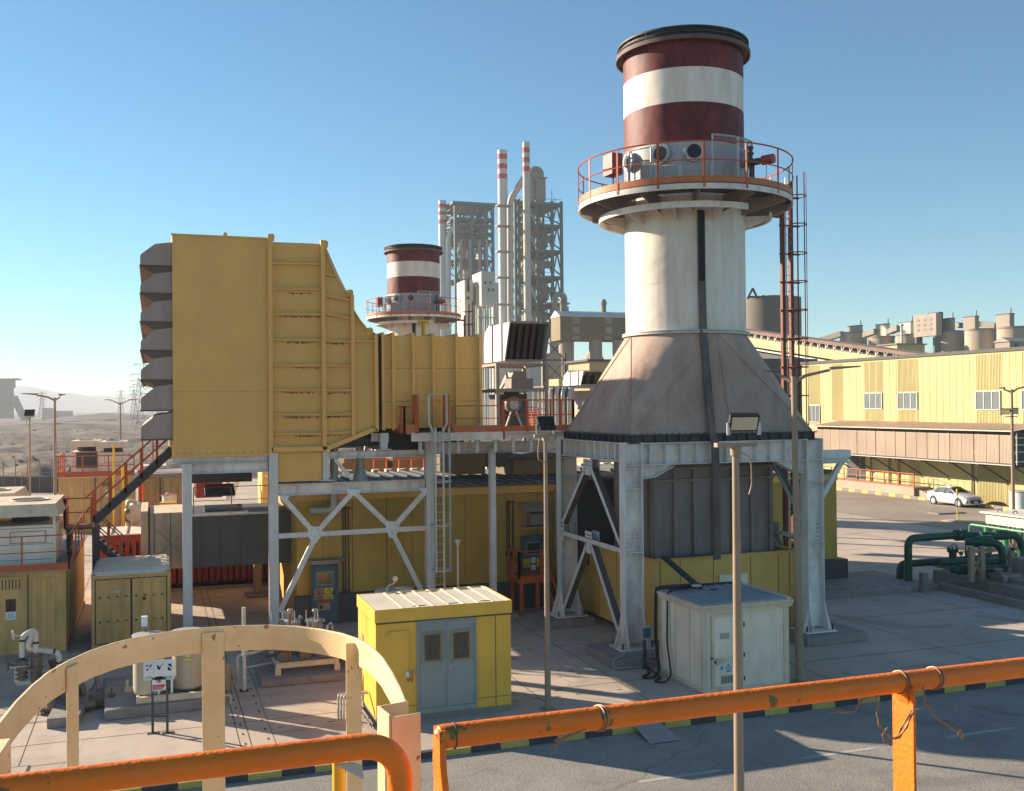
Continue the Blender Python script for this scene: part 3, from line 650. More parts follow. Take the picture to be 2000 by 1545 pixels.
# K bracing on both long sides
for xs in (CX0, CX1-.28):
    yb, yf, ym = CY1-.42, CY0+.42, (CY0+CY1)/2; xc = xs+.14
    g = MB(); segs = [((ym-.22,5.85),(yf+.02,3.55)), ((ym+.22,5.85),(yb-.02,3.65)), ((yb,3.35),(yf,3.35)), ((ym-.2,3.2),(yf+.1,.62)), ((ym+.2,3.2),(yb-.15,.62))]
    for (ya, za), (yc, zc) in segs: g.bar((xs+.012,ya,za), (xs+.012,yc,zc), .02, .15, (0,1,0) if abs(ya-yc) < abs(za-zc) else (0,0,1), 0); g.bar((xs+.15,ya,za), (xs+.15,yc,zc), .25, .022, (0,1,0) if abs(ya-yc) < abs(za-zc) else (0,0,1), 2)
    for (yy_, zz_, w_, h_) in ((ym, 5.86, .75, .55), (ym, 3.3, .55, .75), (yb-.1, 3.45, .35, .8)):
        for sx_ in (-.145, .135): g.prism([(yy_-w_/2,zz_+h_/2),(yy_+w_/2,zz_+h_/2),(yy_+w_/2,zz_-h_*.2),(yy_+w_*.3,zz_-h_/2),(yy_-w_*.3,zz_-h_/2),(yy_-w_/2,zz_-h_*.2)], 'x', xc+sx_, xc+sx_+.012, 0)
        for i in range(6):
            for j in range(2): g.cyl((xc-.145, yy_-w_*.4+i*w_*.16, zz_+h_*.34-j*.12), (xc-.165, yy_-w_*.4+i*w_*.16, zz_+h_*.34-j*.12), .018, .018, 6, 1)
        for s_ in (-1, 1):
            for i in range(3): g.cyl((xc-.145, yy_+s_*(w_*.3+.03*i-.02), zz_-.04-i*.08), (xc-.165, yy_+s_*(w_*.3+.03*i-.02), zz_-.04-i*.08), .018, .018, 6, 1)
    g.build('side_brace', [steel, darkg, M('web_shade_brown', (.15,.105,.085), .6, dirt=(.09,.06,.05), amt=.5) if xs == CX0 else MATS['web_shade_brown']], st)  # shade on the web sides is put into the colour, a dark brown
# bracket arm out to the right
g = MB(); g.box(CX1, CX1+1.15, CY0+.05, CY0+.45, 6.1, 6.36, 0); g.box(CX1, CX1+1.15, CY0-.02, CY0+.5, 5.92, 5.94, 0); g.box(CX1, CX1+1.15, CY0+.2, CY0+.22, 5.94, 6.1, 0); g.bar((CX1+.02,CY0+.2,4.75), (CX1+.85,CY0+.2,5.92), .16, .16, (0,0,1), 0)
g.build('bracket_arm', steel, st)
st2 = copy_tree(st); st2.location = (19.55, 79.2, 0)
st2['label'] = 'distant small red and white striped exhaust stack rising behind the ochre duct'
# concrete footings
for nm, x, y, w in (('front', CX0-.9, CY0-1.1, 2.1), ('rear', CX0-.8, CY1-.95, 1.9), ('right', CX1-1.2, CY0-.7, 2.4)):
    g = MB(); L_ = 1.9 if nm != 'front' else 2.3
    g.box(x, x+w, y, y+L_, 0, .28, 0); g.box(x+.25, x+w-.2, y+.3, y+L_-.2, .28, .30, 0) if nm == 'front' else None
    o = g.build('footing', concd, None, bevel=.02)
    tag(o, {'front': 'concrete footing under the front left column of the nearest stack', 'rear': 'concrete footing under the rear left column of the nearest stack, beside the orange stair', 'right': 'concrete footing under the front right column of the nearest stack'}[nm], 'footing', 'concrete footings of the stack frame')
# thin conduit run over the front footing
# ribbed exhaust duct below the transition
dt = thing('exhaust_duct', (SX, SY, 0), 'grey ribbed sheet metal duct under the nearest stack, rising out of the ochre enclosure', 'duct')
dx0, dx1, dy0, dy1 = 15.9, 20.4, 31.0, 34.2
g = MB(); g.box(dx0, dx1, dy0, dy1, .6, 6.0, 0); g.hexa([(dx0,dy0,6.0),(dx1,dy0,6.0),(dx1,dy1,6.0),(dx0,dy1,6.0)], [(dx0-.35,dy0-.3,6.6),(dx1+.35,dy0-.3,6.6),(dx1+.35,dy1+.3,6.6),(dx0-.35,dy1+.3,6.6)], 0)
g.build('duct_shell', ductg, dt)
g = MB(); x = dx0
while x <= dx1+.01: g.box(x-.07, x+.07, dy0-.12, dy0-.002, 2.7, 5.75, 0); x += .75
for z in (5.35, 5.75): g.box(dx0-.1, dx1+.1, dy0-.135, dy0-.003, z, z+.09, 0)
y = dy0+.4
while y < dy1: g.box(dx0-.12, dx0-.002, y-.06, y+.06, 2.7, 5.75, 0); y += .7
g.build('stiffener', ductg, dt)
# rear curved duct seen through the frame's side
g = MB()
for i in range(5):
    y = 35.6+i*.45; g.tube(bend([(14.9,y,2.0),(14.9,y,5.2),(17.5,y,5.2)], .8, 6), .10, 6, 0)
g.box(15.0, 17.6, 35.4, 37.7, 2.0, 5.15, 1)
tag(g.build('ribbed_casing', [ductg, darkg], None), 'dark ribbed casing with rounded corners behind the left side of the stack frame', 'casing')
# ochre enclosure round the foot of the duct
en = thing('duct_enclosure', (18.2, 32, 0), 'ochre panelled enclosure standing between the legs of the nearest stack', 'enclosure')
ex0, ex1, ey0, ey1 = 15.42, 21.1, 30.35, 37.6
g = MB(); g.box(ex0, ex1, ey0, ey0+.08, .22, 2.84, 0); g.box(ex0, ex0+.08, ey0+.08, ey1, .22, 2.84, 0); g.box(ex1-.08, ex1, ey0+.08, ey1, .22, 2.84, 0); g.box(ex0+.08, ex1-.08, ey0+.08, ey1, .22, .3, 0)
for x in (15.75, 16.5, 17.75, 19.2, 20.3, 20.75): g.box(x-.012, x+.012, ey0-.004, ey0, .25, 2.78, 1)
for y in (31.5, 33, 34.5): g.box(ex0-.004, ex0, y-.012, y+.012, .25, 2.78, 1)
g.build('wall', [yel, seamm], en)
g = MB(); g.box(ex0-.05, ex1+.05, ey0-.05, ey0+.12, 2.84, 2.88, 0); g.box(ex0-.05, ex0+.12, ey0+.12, ey1, 2.84, 2.88, 0); g.box(ex1-.12, ex1+.05, ey0+.12, ey1, 2.84, 2.88, 0); g.build('coping', yel, en)
g = MB(); g.box(17.95, 19.05, ey0-.06, ey0-.003, 1.75, 2.2, 0); g.box(18.05, 18.95, ey0-.07, ey0-.06, 1.8, 2.15, 0); g.build('access_plate', white, en, bevel=.01)
# ================================================================ AIR INTAKE HOUSE
def rY(g, x0, y0, x1, y1, Y, d, m=0):      # box whose front face fills a rectangle seen on the plane y = Y
    a, b = aY(x0, (y0+y1)/2, Y), aY(x1, (y0+y1)/2, Y); t, u = aY((x0+x1)/2, y0, Y), aY((x0+x1)/2, y1, Y)
    return g.box(a.x, b.x, Y, Y+d, u.z, t.z, m)
def XZ(px, py, Y): p = aY(px, py, Y); return (p.x, p.z)
YI = 36.4; DI = 11.0  # depth out of view, stretched to keep sun off the roof behind
it = thing('air_intake_house', (4, YI, 0), 'huge ochre turbine air intake house with seven weather hoods, standing on grey steel columns', 'air intake')
tl = XZ(336, 459, YI); br = XZ(525, 888, YI); ix0, ix1, iz0, iz1 = tl[0], br[0], br[1], 13.86
g = MB(); g.box(ix0, ix1, YI, YI+DI, iz0, iz1-.0, 0)
g.box(ix0-.03, ix1, YI-.05, YI-.001, iz1-.02, iz1+.04, 0); g.box(ix0-.03, ix1, YI-.03, YI-.001, iz0-.02, iz0+.05, 0)
for i in range(13):
    x = ix0+.1+i*(ix1-ix0-.2)/12; g.box(x-.012, x+.012, YI-.012, YI-.001, iz0+.09, iz0+.13, 1)
for z in (9.6, 8.55): g.box(ix0+.01, ix1, YI-.002, YI, z, z+.006, 1) if z < 9 else None
g.build('filter_house', [yel, seamm], it)
g = MB(); p = XZ(440, 458, YI); g.prism([(p[0]-.07,iz1),(p[0]+.07,iz1),(p[0]+.07,iz1+.12),(p[0],iz1+.18),(p[0]-.07,iz1+.12)], 'y', YI+.02, YI+.05); g.build('lifting_lug', yel, it)
# tapering transition, profile seen from the side
prof = [XZ(527,472,YI), XZ(631,476,YI), XZ(658,538,YI), XZ(675,571,YI), XZ(686,574,YI), XZ(688,602,YI), XZ(702,626,YI), XZ(716,642,YI), XZ(725,648,YI), XZ(734,654,YI), XZ(734,838,YI), XZ(728,838,YI), XZ(690,855,YI), XZ(634,882,YI), XZ(527,886,YI)]
g = MB(); g.prism([(a, b) for a, b in prof][::-1], 'y', YI+.03, YI+DI-.03, 0)
def ribx(pa, pb, w=.06, d=.12, z=0): a, b = XZ(*pa, YI), XZ(*pb, YI); g.bar((a[0],YI-d/2+.03,a[1]), (b[0],YI-d/2+.03,b[1]), d, w, (0,0,1), 0)
def fl(pa, pb, w=.12, d=.16): a, b = XZ(*pa, YI), XZ(*pb, YI); g.bar((a[0],YI-d/2+.03,a[1]), (b[0],YI-d/2+.03,b[1]), w, d, (0,1,0), 0)
stain = M('rib_stain_brown', (.20, .105, .07), .8)
rs9 = random.Random(4)
for (pa, pb, yy_) in ((560,610,570),(545,622,616),(560,615,666),(575,624,716),(552,612,764),(556,622,812),(575,622,849),(640,684,765),(638,686,811),(634,668,848),(636,684,668)):
    px = pa
    while px < pb:
        w_ = rs9.uniform(3, 9); h_ = rs9.uniform(1, 4.5); a, b = XZ(px, yy_, YI), XZ(px+w_, yy_+h_, YI); zz = a[1]-.03
        g.prism([(a[0],zz),(a[0]+(b[0]-a[0])*.2,zz-(a[1]-b[1])*.8),(a[0]+(b[0]-a[0])*.6,zz-(a[1]-b[1])),(b[0],zz)], 'y', YI+.026, YI+.0295, 2); px += w_*rs9.uniform(.7, 1.3)
g.build('transition', [yel, seamm, stain], it)
g = MB()
fl((526.5,466),(528.5,884), .14, .2); fl((629,470),(633,878), .14, .2); fl((687,576),(689.5,850), .12, .18); fl((733,652),(735,842), .12, .2)
for y in (515, 565, 614, 664, 714, 762, 810, 848): ribx((530,y),(628,y+1.5*((700-y)/200)), .05, .14)
for a, b in (((632,495),(640,493)),((633,535),(659,540)),((633,578),(686,587)),((634,613),(686,623)),((634,666),(687,668)),((634,714),(687,715)),((634,762),(687,762)),((634,811),(687,808)),((634,847),(687,843)),((690,666),(733,667))): ribx(a, b, .05, .14)
ribx((530,878),(633,876), .16, .2); ribx((634,877),(728,839), .16, .2); ribx((728,840),(735,840), .12, .2)
for a, b in (((633,478),(659,537)),((659,537),(676,571)),((676,571),(687,574)),((688,602),(703,626)),((703,626),(717,643)),((717,643),(734,653))): ribx(a, b, .03, .12)
g.build('flange_and_ribs', yel, it)
g = MB(); 
for pa in ((634,476),(683,572),(722,646),(529,463)):
    a = XZ(*pa, YI); g.prism([(a[0]-.12,a[1]-.15),(a[0]+.1,a[1]-.15),(a[0]+.13,a[1]+.05),(a[0]+.06,a[1]+.12),(a[0]-.1,a[1]+.1)], 'y', YI-.03, YI+.01)
g.build('lifting_lug', yel, it)
g = MB(); rY(g, 543.5, 884, 629, 940, YI+.06, 3.0); g.build('lower_hopper', yel, it)
g = MB(); g.box(1.15, 3.5, YI+3.4, YI+8.2, 5.2, iz0-.005); g.build('sun_block_plenum', darkg, it)  # dark casing in the gap, its bulk added to block low sun

# seven weather hoods on the left face
hy = [(473,517,536),(531,571,591),(586,627,646),(641,683,703),(697,741,753),(752,801,801),(808,858,858)]
for i, (yt, yb, yu) in enumerate(hy):
    zt, zb, zu = XZ(320, yt, YI)[1], XZ(300, yb, YI)[1], XZ(320, yu, YI)[1]
    xo = ix0-1.02; H = zt-zb
    g = MB(); y0, y1 = YI+.12, YI+DI-.12
    pr_ = [(ix0, zt+.03), (ix0-.55, zt-.05), (xo+.02, zt-.42), (xo, zt-.5), (xo, zb), (ix0, zb+.0)]
    g.prism(pr_, 'y', y0, y0+.02, 0); g.prism(pr_, 'y', y1-.02, y1, 0)
    for a, b in zip(pr_[:4], pr_[1:5]): g.hexa([(a[0],y0+.02,a[1]-.02),(b[0],y0+.02,b[1]-.02),(b[0],y1-.02,b[1]-.02),(a[0],y1-.02,a[1]-.02)], [(a[0],y0+.02,a[1]),(b[0],y0+.02,b[1]),(b[0],y1-.02,b[1]),(a[0],y1-.02,a[1])], 0)
    g.bar((xo,y0+.01,zb-.02), (ix0,y0+.01,zb-.02), .06, .05, (0,0,1), 1); g.bar((xo,y0,zb-.02), (xo,y1,zb-.02), .05, .05, (0,0,1), 1)
    if yu > yb+3:
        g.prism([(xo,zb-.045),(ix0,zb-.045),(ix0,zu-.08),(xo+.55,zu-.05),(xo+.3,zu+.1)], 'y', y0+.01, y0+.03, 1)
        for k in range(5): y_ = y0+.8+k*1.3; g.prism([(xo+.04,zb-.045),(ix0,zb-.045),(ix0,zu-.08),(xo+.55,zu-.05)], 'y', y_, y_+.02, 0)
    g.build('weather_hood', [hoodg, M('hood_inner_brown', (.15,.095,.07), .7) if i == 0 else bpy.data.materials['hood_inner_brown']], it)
# supporting steel under the intake
fr = thing('intake_frame', (4, YI, 0), 'grey steel support frame with crossed bracing under the ochre intake house and duct', 'steel frame')
def colY(px0, px1, pyt, Y=YI, d=.34, zb=0.0, nm='column'):
    a, b = aY(px0, pyt, Y), aY(px1, pyt, Y); g = MB(); x0, x1, zt = a.x, b.x, a.z
    g.box(x0, x1, Y, Y+.02, zb, zt, 0); g.box(x0, x1, Y+d-.02, Y+d, zb, zt, 0); g.box((x0+x1)/2-.01, (x0+x1)/2+.01, Y+.02, Y+d-.02, zb, zt, 0)
    g.box(x0-.12, x1+.12, Y-.12, Y+d+.12, zb, zb+.03, 0); c_ = g.build(nm, steel, fr); return c_
colY(356, 374.5, 904); colY(525, 543, 884.5)
g = MB()
def beamY(pa, pb, h, Y=YI, w=.3, mi=1, st_=0):
    a, b = aY(*pa, Y), aY(*pb, Y); z = (a.z+b.z)/2; g.box(a.x, b.x, Y, Y+w, z-.02, z, 0); g.box(a.x, b.x, Y, Y+w, z-h, z-h+.02, 0); g.box(a.x, b.x, Y+w/2-.008, Y+w/2+.008, z-h+.02, z-.02, mi)
    for i in range(st_): x = a.x+(b.x-a.x)*(i+.5)/st_; g.box(x-.008, x+.008, Y+.01, Y+w/2-.008, z-h+.02, z-.02, 0)
beamY((336,891),(524,886), .28); g.build('beam', [steel, steelr], fr)
g = MB(); beamY((375,906),(524,901), .36); g.build('beam', [steel, steelr], fr)
g = MB(); beamY((543,949),(832,934), .40, st_=4); g.build('beam', [steel, steelr], fr)
g = MB(); beamY((644,883),(832,878), .24, st_=5); g.build('beam', [steel, steelr], fr)
g = MB(); beamY((845,864),(1075,861), .42, Y=YI+.2, st_=5); g.build('beam', [steel, steelr], fr)
colY(630, 643, 882, zb=aY(636,939,YI).z); colY(744, 757, 846, zb=aY(750,879,YI).z); colY(832, 845, 862); colY(957.5, 968, 876, d=.25)
g = MB(); a, b = aY(655,897,YI), aY(689,937,YI); g.bar((a.x,YI+.15,a.z), (b.x,YI+.15,b.z), .12, .12); rY(g, 743, 846, 759, 864, YI-.02, .4); rY(g, 725, 846, 744, 862, YI+.4, .1)
g.build('knee_brace', steel, fr)
g = MB(); Yb = YI+.05
def br_(pa, pb, w=.17): a, b = aY(*pa, Yb), aY(*pb, Yb); g.bar((a.x,Yb,a.z), (b.x,Yb,b.z), .14, w, (0,0,1), 0)
for a, b in (((553,972),(606,1032)),((688,962),(623,1034)),((692,962),(759,1026)),((832,958),(773,1024)),((616,1048),(546,1195)),((768,1044),(826,1160)),((543,1047),(832,1031))): br_(a, b)
g.build('cross_brace', steel, fr)
for (cx, cy, w, h) in ((614.5,1044,27,32),(766,1034,26,32),(690,961,26,12),(555,972,18,8),(826,957,14,9)):
    g = MB(); P = [(-.5,-.5),(.5,-.5),(.5,0),(.1,.5),(-.25,.5),(-.5,0)]; g.prism([XZ(cx+u*w, cy+v*h, Yb) for u, v in P][::-1], 'y', Yb-.09, Yb-.075, 0)
    for u, v in ((-.35,-.3),(-.2,-.38),(.2,-.38),(.35,-.3),(0,.3),(-.08,.1),(-.3,0),(.3,0),(0,.15)):
        q = XZ(cx+u*w, cy+v*h, Yb); g.cyl((q[0],Yb-.09,q[1]), (q[0],Yb-.105,q[1]), .014, .014, 6, 1) if h > 20 else None
    g.build('gusset_plate', [M('gusset_pale_paint', (.80,.79,.77), .5, dirt=(.5,.4,.32), amt=.25) if 'gusset_pale_paint' not in MATS else MATS['gusset_pale_paint'], darkg], fr)
# ochre duct leading right
YD = 36.5
du = thing('ribbed_duct', (9.5, YD, 0), 'long ochre rectangular duct with upright ribs between the intake house and the platform', 'duct')
a, b = XZ(746, 655, YD), XZ(938, 834, YD)
g = MB(); g.box(a[0], b[0], YD, YD+5.5, b[1], a[1], 0)
for y in (720, 784): z = XZ(840, y, YD)[1]; g.box(a[0], b[0], YD-.003, YD, z, z+.012, 1)
g.build('duct_shell', [yel, seamm], du)
g = MB()
for px in (747, 767, 806, 845.5, 890.5, 936.5): x = XZ(px, 740, YD)[0]; g.box(x-.05, x+.05, YD-.16, YD-.001, b[1]-.06, a[1]+.1, 0); g.box(x-.04, x+.04, YD, YD+5.5, a[1]+.001, a[1]+.1, 0)
g.build('stiffener', yel, du)
g = MB(); x0, x1 = XZ(734.5,740,YD)[0], XZ(745,740,YD)[0]; g.box(x0+.05, x1-.02, YD+.12, YD+5.2, b[1]+.05, a[1]+.02, 0); g.build('expansion_joint', darkg, du)
x = XZ(827, 650, YD+1.6)[0]; zt = XZ(827, 628, YD+1.6)[1]
g = MB(); g.cyl((x,YD+1.6,a[1]), (x,YD+1.6,zt), .08, .08, 10); g.box(x-.18, x+.18, YD+1.45, YD+1.75, zt-.04, zt+.06); g.build('lifting_davit', yelp, du)
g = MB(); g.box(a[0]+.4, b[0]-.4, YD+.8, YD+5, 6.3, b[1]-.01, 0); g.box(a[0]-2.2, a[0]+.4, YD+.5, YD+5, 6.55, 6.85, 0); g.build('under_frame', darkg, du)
# ================================================================ TURBINE BUILDING
YW = 38.2; tx0, tx1 = aY(579, 1000, YW).x, 28.6; tz = 4.86
tb = thing('turbine_building', (16, YW, 0), 'long low ochre turbine building with dark plinth and ribbed roof behind the steel frames', 'building')
g = MB(); g.box(tx0, tx1, YW, YW+9.5, .0, tz, 0)
for x in (7.0, 8.3, 10.3, 12.5, 14.4, 22.5, 24.8, 26.6): g.box(x-.012, x+.012, YW-.004, YW, 1.1, tz-.35, 1)
for x in (5.9, 9.3, 11.4, 13.4): g.box(x-.008, x+.008, YW-.004, YW, 1.1, tz-.35, 1)
g.build('wall', [M('wall_ochre_paint', (.58,.34,.065), .7, dirt=(.34,.19,.06), amt=.4, dscale=.6), seamm], tb)
g = MB(); g.box(tx0-.02, tx1+.02, YW-.06, YW-.005, tz-.33, tz-.05, 0); g.build('fascia', yel, tb)
g = MB(); g.box(tx0-.12, tx1+.35, YW-.28, YW-.005, 0, 1.06, 0); g.box(tx1+.003, tx1+.35, YW-.005, YW+9.5, 0, 1.06, 0); g.build('plinth', darkg, tb)
g = MB(); g.box(tx0-.15, tx1+.1, YW-.12, YW+9.6, tz+.001, tz+.05, 0)
x = tx0
while x < tx1: g.box(x-.03, x+.03, YW-.12, YW+9.6, tz+.05, tz+.12, 0); x += .55
for i in range(30): x = tx0+.4+i*.62; g.box(x, x+.3, YW+9.2, YW+9.6, tz+.05, tz+.17, 1)
g.build('roof', [roofd, roofw], tb)
def steel_door(parent, px0, py0, px1, py1, Y, m, sill):
    a, b = XZ(px0, py0, Y), XZ(px1, py1, Y); x0, x1, z1, z0 = a[0], b[0], a[1], max(.02, sill)
    g = MB(); g.box(x0, x1, Y-.34, Y-.29, z0, z1, 0); g.box(x0-.06, x0, Y-.36, Y-.27, z0, z1+.06, 0); g.box(x1, x1+.06, Y-.36, Y-.27, z0, z1+.06, 0); g.box(x0, x1, Y-.36, Y-.27, z1, z1+.06, 0)
    g.box(x1-.15, x1-.1, Y-.40, Y-.34, z0+1.0, z0+1.2, 1)
    d = g.build('door', [m, darkg], parent, bevel=.006)
    g = MB(); w = x1-x0; g.box(x0+w*.14, x1-w*.14, Y-.365, Y-.34, z1-.70, z1-.18, 0); g.box(x0+w*.2, x1-w*.2, Y-.372, Y-.365, z1-.64, z1-.24, 1); g.build('window', [M('door_window_trim', (.20,.24,.25), .5) if 'door_window_trim' not in MATS else MATS['door_window_trim'], glassd], d)
    return d, x0, x1, z0, z1
def tri_sign(parent, x, z, w, Y, bgm=None):
    bgm = bgm or signy
    g = MB(); g.box(x, x+w, Y-.006, Y, z, z+w*1.25, 0)
    cx, cz, s = x+w/2, z+w*.75, w*.40
    P = [(cx-s, cz-s*.62), (cx+s, cz-s*.62), (cx, cz+s*1.05)]
    for p, q in zip(P, P[1:]+P[:1]): g.bar((p[0],Y-.009,p[1]), (q[0],Y-.009,q[1]), .004, s*.16, (0,0,1) if abs(p[1]-q[1]) > .01 or True else (0,1,0), 1)
    g.prism([(cx-s*.12,cz-s*.05),(cx+s*.05,cz+s*.45),(cx+.1*s,cz+s*.05),(cx+s*.25,cz+s*.05),(cx-s*.02,cz-s*.45),(cx,cz-s*.05)], 'y', Y-.01, Y-.007, 1)
    for k in range(2): g.box(x+w*.15, x+w*.85, Y-.009, Y-.006, z+w*(.08+.14*k), z+w*(.15+.14*k), 1)
    g.build('warning_sign', [bgm, signk], parent)
def ring_sign(parent, x, z, w, Y, bgm=None, rm=None):
    g = MB(); g.box(x, x+w, Y-.006, Y, z, z+w*1.25, 0); c_ = (x+w/2, z+w*.78)
    pts = [(c_[0]+w*.36*math.cos(t), Y-.009, c_[1]+w*.36*math.sin(t)) for t in [2*math.pi*i/20 for i in range(20)]]
    g.tube(pts, w*.04, 5, 1, closed=True); g.bar((c_[0]-w*.25,Y-.009,c_[1]+w*.25), (c_[0]+w*.25,Y-.009,c_[1]-w*.25), .006, w*.07, (0,0,1), 1)
    g.prism([(c_[0]-w*.12,c_[1]-w*.2),(c_[0]+w*.1,c_[1]-w*.2),(c_[0]+w*.06,c_[1]+w*.08),(c_[0],c_[1]+w*.24),(c_[0]-w*.07,c_[1]+w*.05)], 'y', Y-.008, Y-.0065, 2)
    g.box(x+w*.1, x+w*.9, Y-.008, Y-.006, z+w*.08, z+w*.14, 2); g.box(x+w*.15, x+w*.85, Y-.008, Y-.006, z+w*.2, z+w*.26, 2)
    g.build('prohibition_sign', [bgm or wood, rm or signr, signk], parent)
d, x0, x1, z0, z1 = steel_door(tb, 608, 1105, 655, 1222, YW, bluet, .05)
tri_sign(d, x0+.42, z1-1.20, .33, YW-.34); ring_sign(d, x0+.06, z1-1.20, .33, YW-.34)
g = MB(); g.box(x0+.2, x0+.62, YW-.346, YW-.34, z1-1.6, z1-1.26, 0); g.box(x0+.2, x0+.62, YW-.35, YW-.346, z1-1.34, z1-1.26, 1); g.box(x0+.24, x0+.36, YW-.349, YW-.346, z1-1.55, z1-1.42, 2); g.build('notice_plate', [wood, signr, signk], d)
g = MB(); g.box(x0-.1, x1+.12, YW-.66, YW-.01, z1+.12, z1+.26, 0); g.cyl((x1+.2,YW-.3,z1+.2),(x1+.34,YW-.3,z1+.2),.08,.08,10); g.build('door_hood', ductg, tb)
# second door with its shaded air conditioner above
d2, x0, x1, z0, z1 = steel_door(tb, 1015, 1048, 1058, 1170, YW, bluet, 1.5)
tri_sign(d2, x0+.03, 1.62, .26, YW-.34); tri_sign(d2, x0+.58, 1.62, .26, YW-.34)
g = MB(); g.box(x0+.34, x0+.54, YW-.346, YW-.34, 1.75, 2.0); g.box(x0+.34, x0+.54, YW-.346, YW-.34, 1.5, 1.7); g.build('paper_notice', signw, d2)
g = MB(); g.box(x0+.25, x0+.62, YW-.346, YW-.34, 2.15, 2.4, 0); g.box(x0+.25, x0+.62, YW-.35, YW-.346, 2.34, 2.4, 1); g.build('notice_plate', [wood, signr], d2)
ac = thing('shaded_ac_unit', ((x0+x1)/2, YW-.3, 4), 'grimy wall air conditioner under a sloping sheet shade over the door with orange steps', 'air conditioner')
g = MB(); g.box(x0+.2, x1-.15, YW-.72, YW-.3, 3.3, 3.75, 0); g.build('unit', ductg, ac, bevel=.02)
g = MB(); g.hexa([(x0-.1,YW-.95,3.86),(x1+.15,YW-.95,3.86),(x1+.0,YW-.02,4.12),(x0-.1,YW-.02,4.12)], [(x0-.1,YW-.95,3.89),(x1+.15,YW-.95,3.89),(x1+.0,YW-.02,4.15),(x0-.1,YW-.02,4.15)]); g.box(x0-.1, x1+.1, YW-.9, YW-.3, 3.2, 3.25)
for x in (x0-.08, x1+.06): g.box(x-.02, x+.02, YW-.9, YW-.86, 3.25, 3.87)
g.build('shade_frame', ductg, ac)
# conduits on the wall
for (pxs, y0_, y1_) in (((669,674,680), 995, 1150), ((989,993,1000), 983, 1075)):
    g = MB()
    for i, px in enumerate(pxs): a, b = XZ(px, y0_, YW), XZ(px, y1_, YW); g.tube([(a[0],YW-.05,a[1]),(a[0],YW-.05,b[1])], .025, 6); g.tube(bend([(a[0],YW-.05,a[1]),(a[0],YW-.12,a[1]+.12),(a[0]+.1,YW-.2,a[1]+.02)], .05), .02, 5); g.box(a[0]-.06, a[0]+.06, YW-.14, YW-.02, b[1]-.2, b[1]-.02); g.tube(bend([(a[0],YW-.1,b[1]-.2),(a[0]+.05,YW-.12,b[1]-.5),(a[0]+.12,YW-.1,b[1]-.2)], .1), .012, 5)
    g.build('conduit', darkg, tb)
g = MB(); a, e = XZ(652, 945, YW-.35), XZ(605, 997, YW-.35); g.tube(bend([(a[0],YW-.45,5.6),(a[0],YW-.45,e[1]),(e[0],YW-.45,e[1])], .3), .14, 12); g.tube(bend([(a[0],YW-.45,5.6),(a[0],YW-.45,6.62),(XZ(702,900,YW-.35)[0],YW-.45,6.62),(XZ(702,900,YW-.35)[0],YW-.45,5.75)], .25), .15, 12); g.cyl((e[0]+.45,YW-.45,e[1]), (e[0]+.5,YW-.45,e[1]), .19, .19, 12)
a = XZ(702, 905, YW-.35); g.cyl((a[0],YW-.45,5.75), (a[0],YW-.45,5.15), .16, .3, 14); tag(g.build('vent_pipe', lightm, None), 'bent grey vent pipe looping over the steel beam beside the intake frame', 'pipe')
sr = thing('horn_siren', (aY(578,1047,YW-.9).x, YW-.9, aY(578,1047,YW-.9).z), 'small grey horn siren fixed to the horizontal brace under the intake house', 'siren'); q = sr.location
g = MB(); g.cyl(q, q+V3(0,-.16,0), .05, .11, 14); g.cyl(q+V3(0,-.161,0), q+V3(0,-.13,0), .11, .07, 14); g.build('horn', ductg, sr); g = MB(); g.cyl(q+V3(0,.12,0), q, .06, .06, 10); g.build('driver', darkg, sr)
# things standing on the roof behind the frame
g = MB(); rY(g, 886, 880, 948, 926, 40.5, 2.5); g.build('a', yel, None) if False else None
hp = thing('roof_hopper', (14, 41, 5), 'dark inverted hopper hanging over the turbine building roof behind the slim column', 'hopper')
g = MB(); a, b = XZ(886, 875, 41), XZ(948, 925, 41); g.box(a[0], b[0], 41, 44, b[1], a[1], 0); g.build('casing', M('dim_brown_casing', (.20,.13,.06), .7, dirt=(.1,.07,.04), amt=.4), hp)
g = MB(); P = [XZ(948,872,41), XZ(1001,872,41), XZ(1001,885,41), XZ(985,912,41), XZ(948,912,41)]; g.prism(P[::-1], 'y', 41, 44); g.build('hopper_body', darkg, hp)
sd = thing('sound_hood', (17, 42, 5), 'low ochre and grey roof housing behind the lamp post with the black floodlight', 'housing')
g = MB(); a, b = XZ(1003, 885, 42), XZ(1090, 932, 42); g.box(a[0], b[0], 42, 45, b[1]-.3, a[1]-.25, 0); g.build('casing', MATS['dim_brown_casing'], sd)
g = MB(); g.prism([(a[0]-.1,a[1]-.24),(b[0]+.5,a[1]-.24),(b[0]+.5,a[1]-.1),((a[0]+b[0])/2,a[1]+.05),(a[0]+.3,a[1]-.05)], 'y', 41.9, 45.1); g.build('lid', roofd, sd)
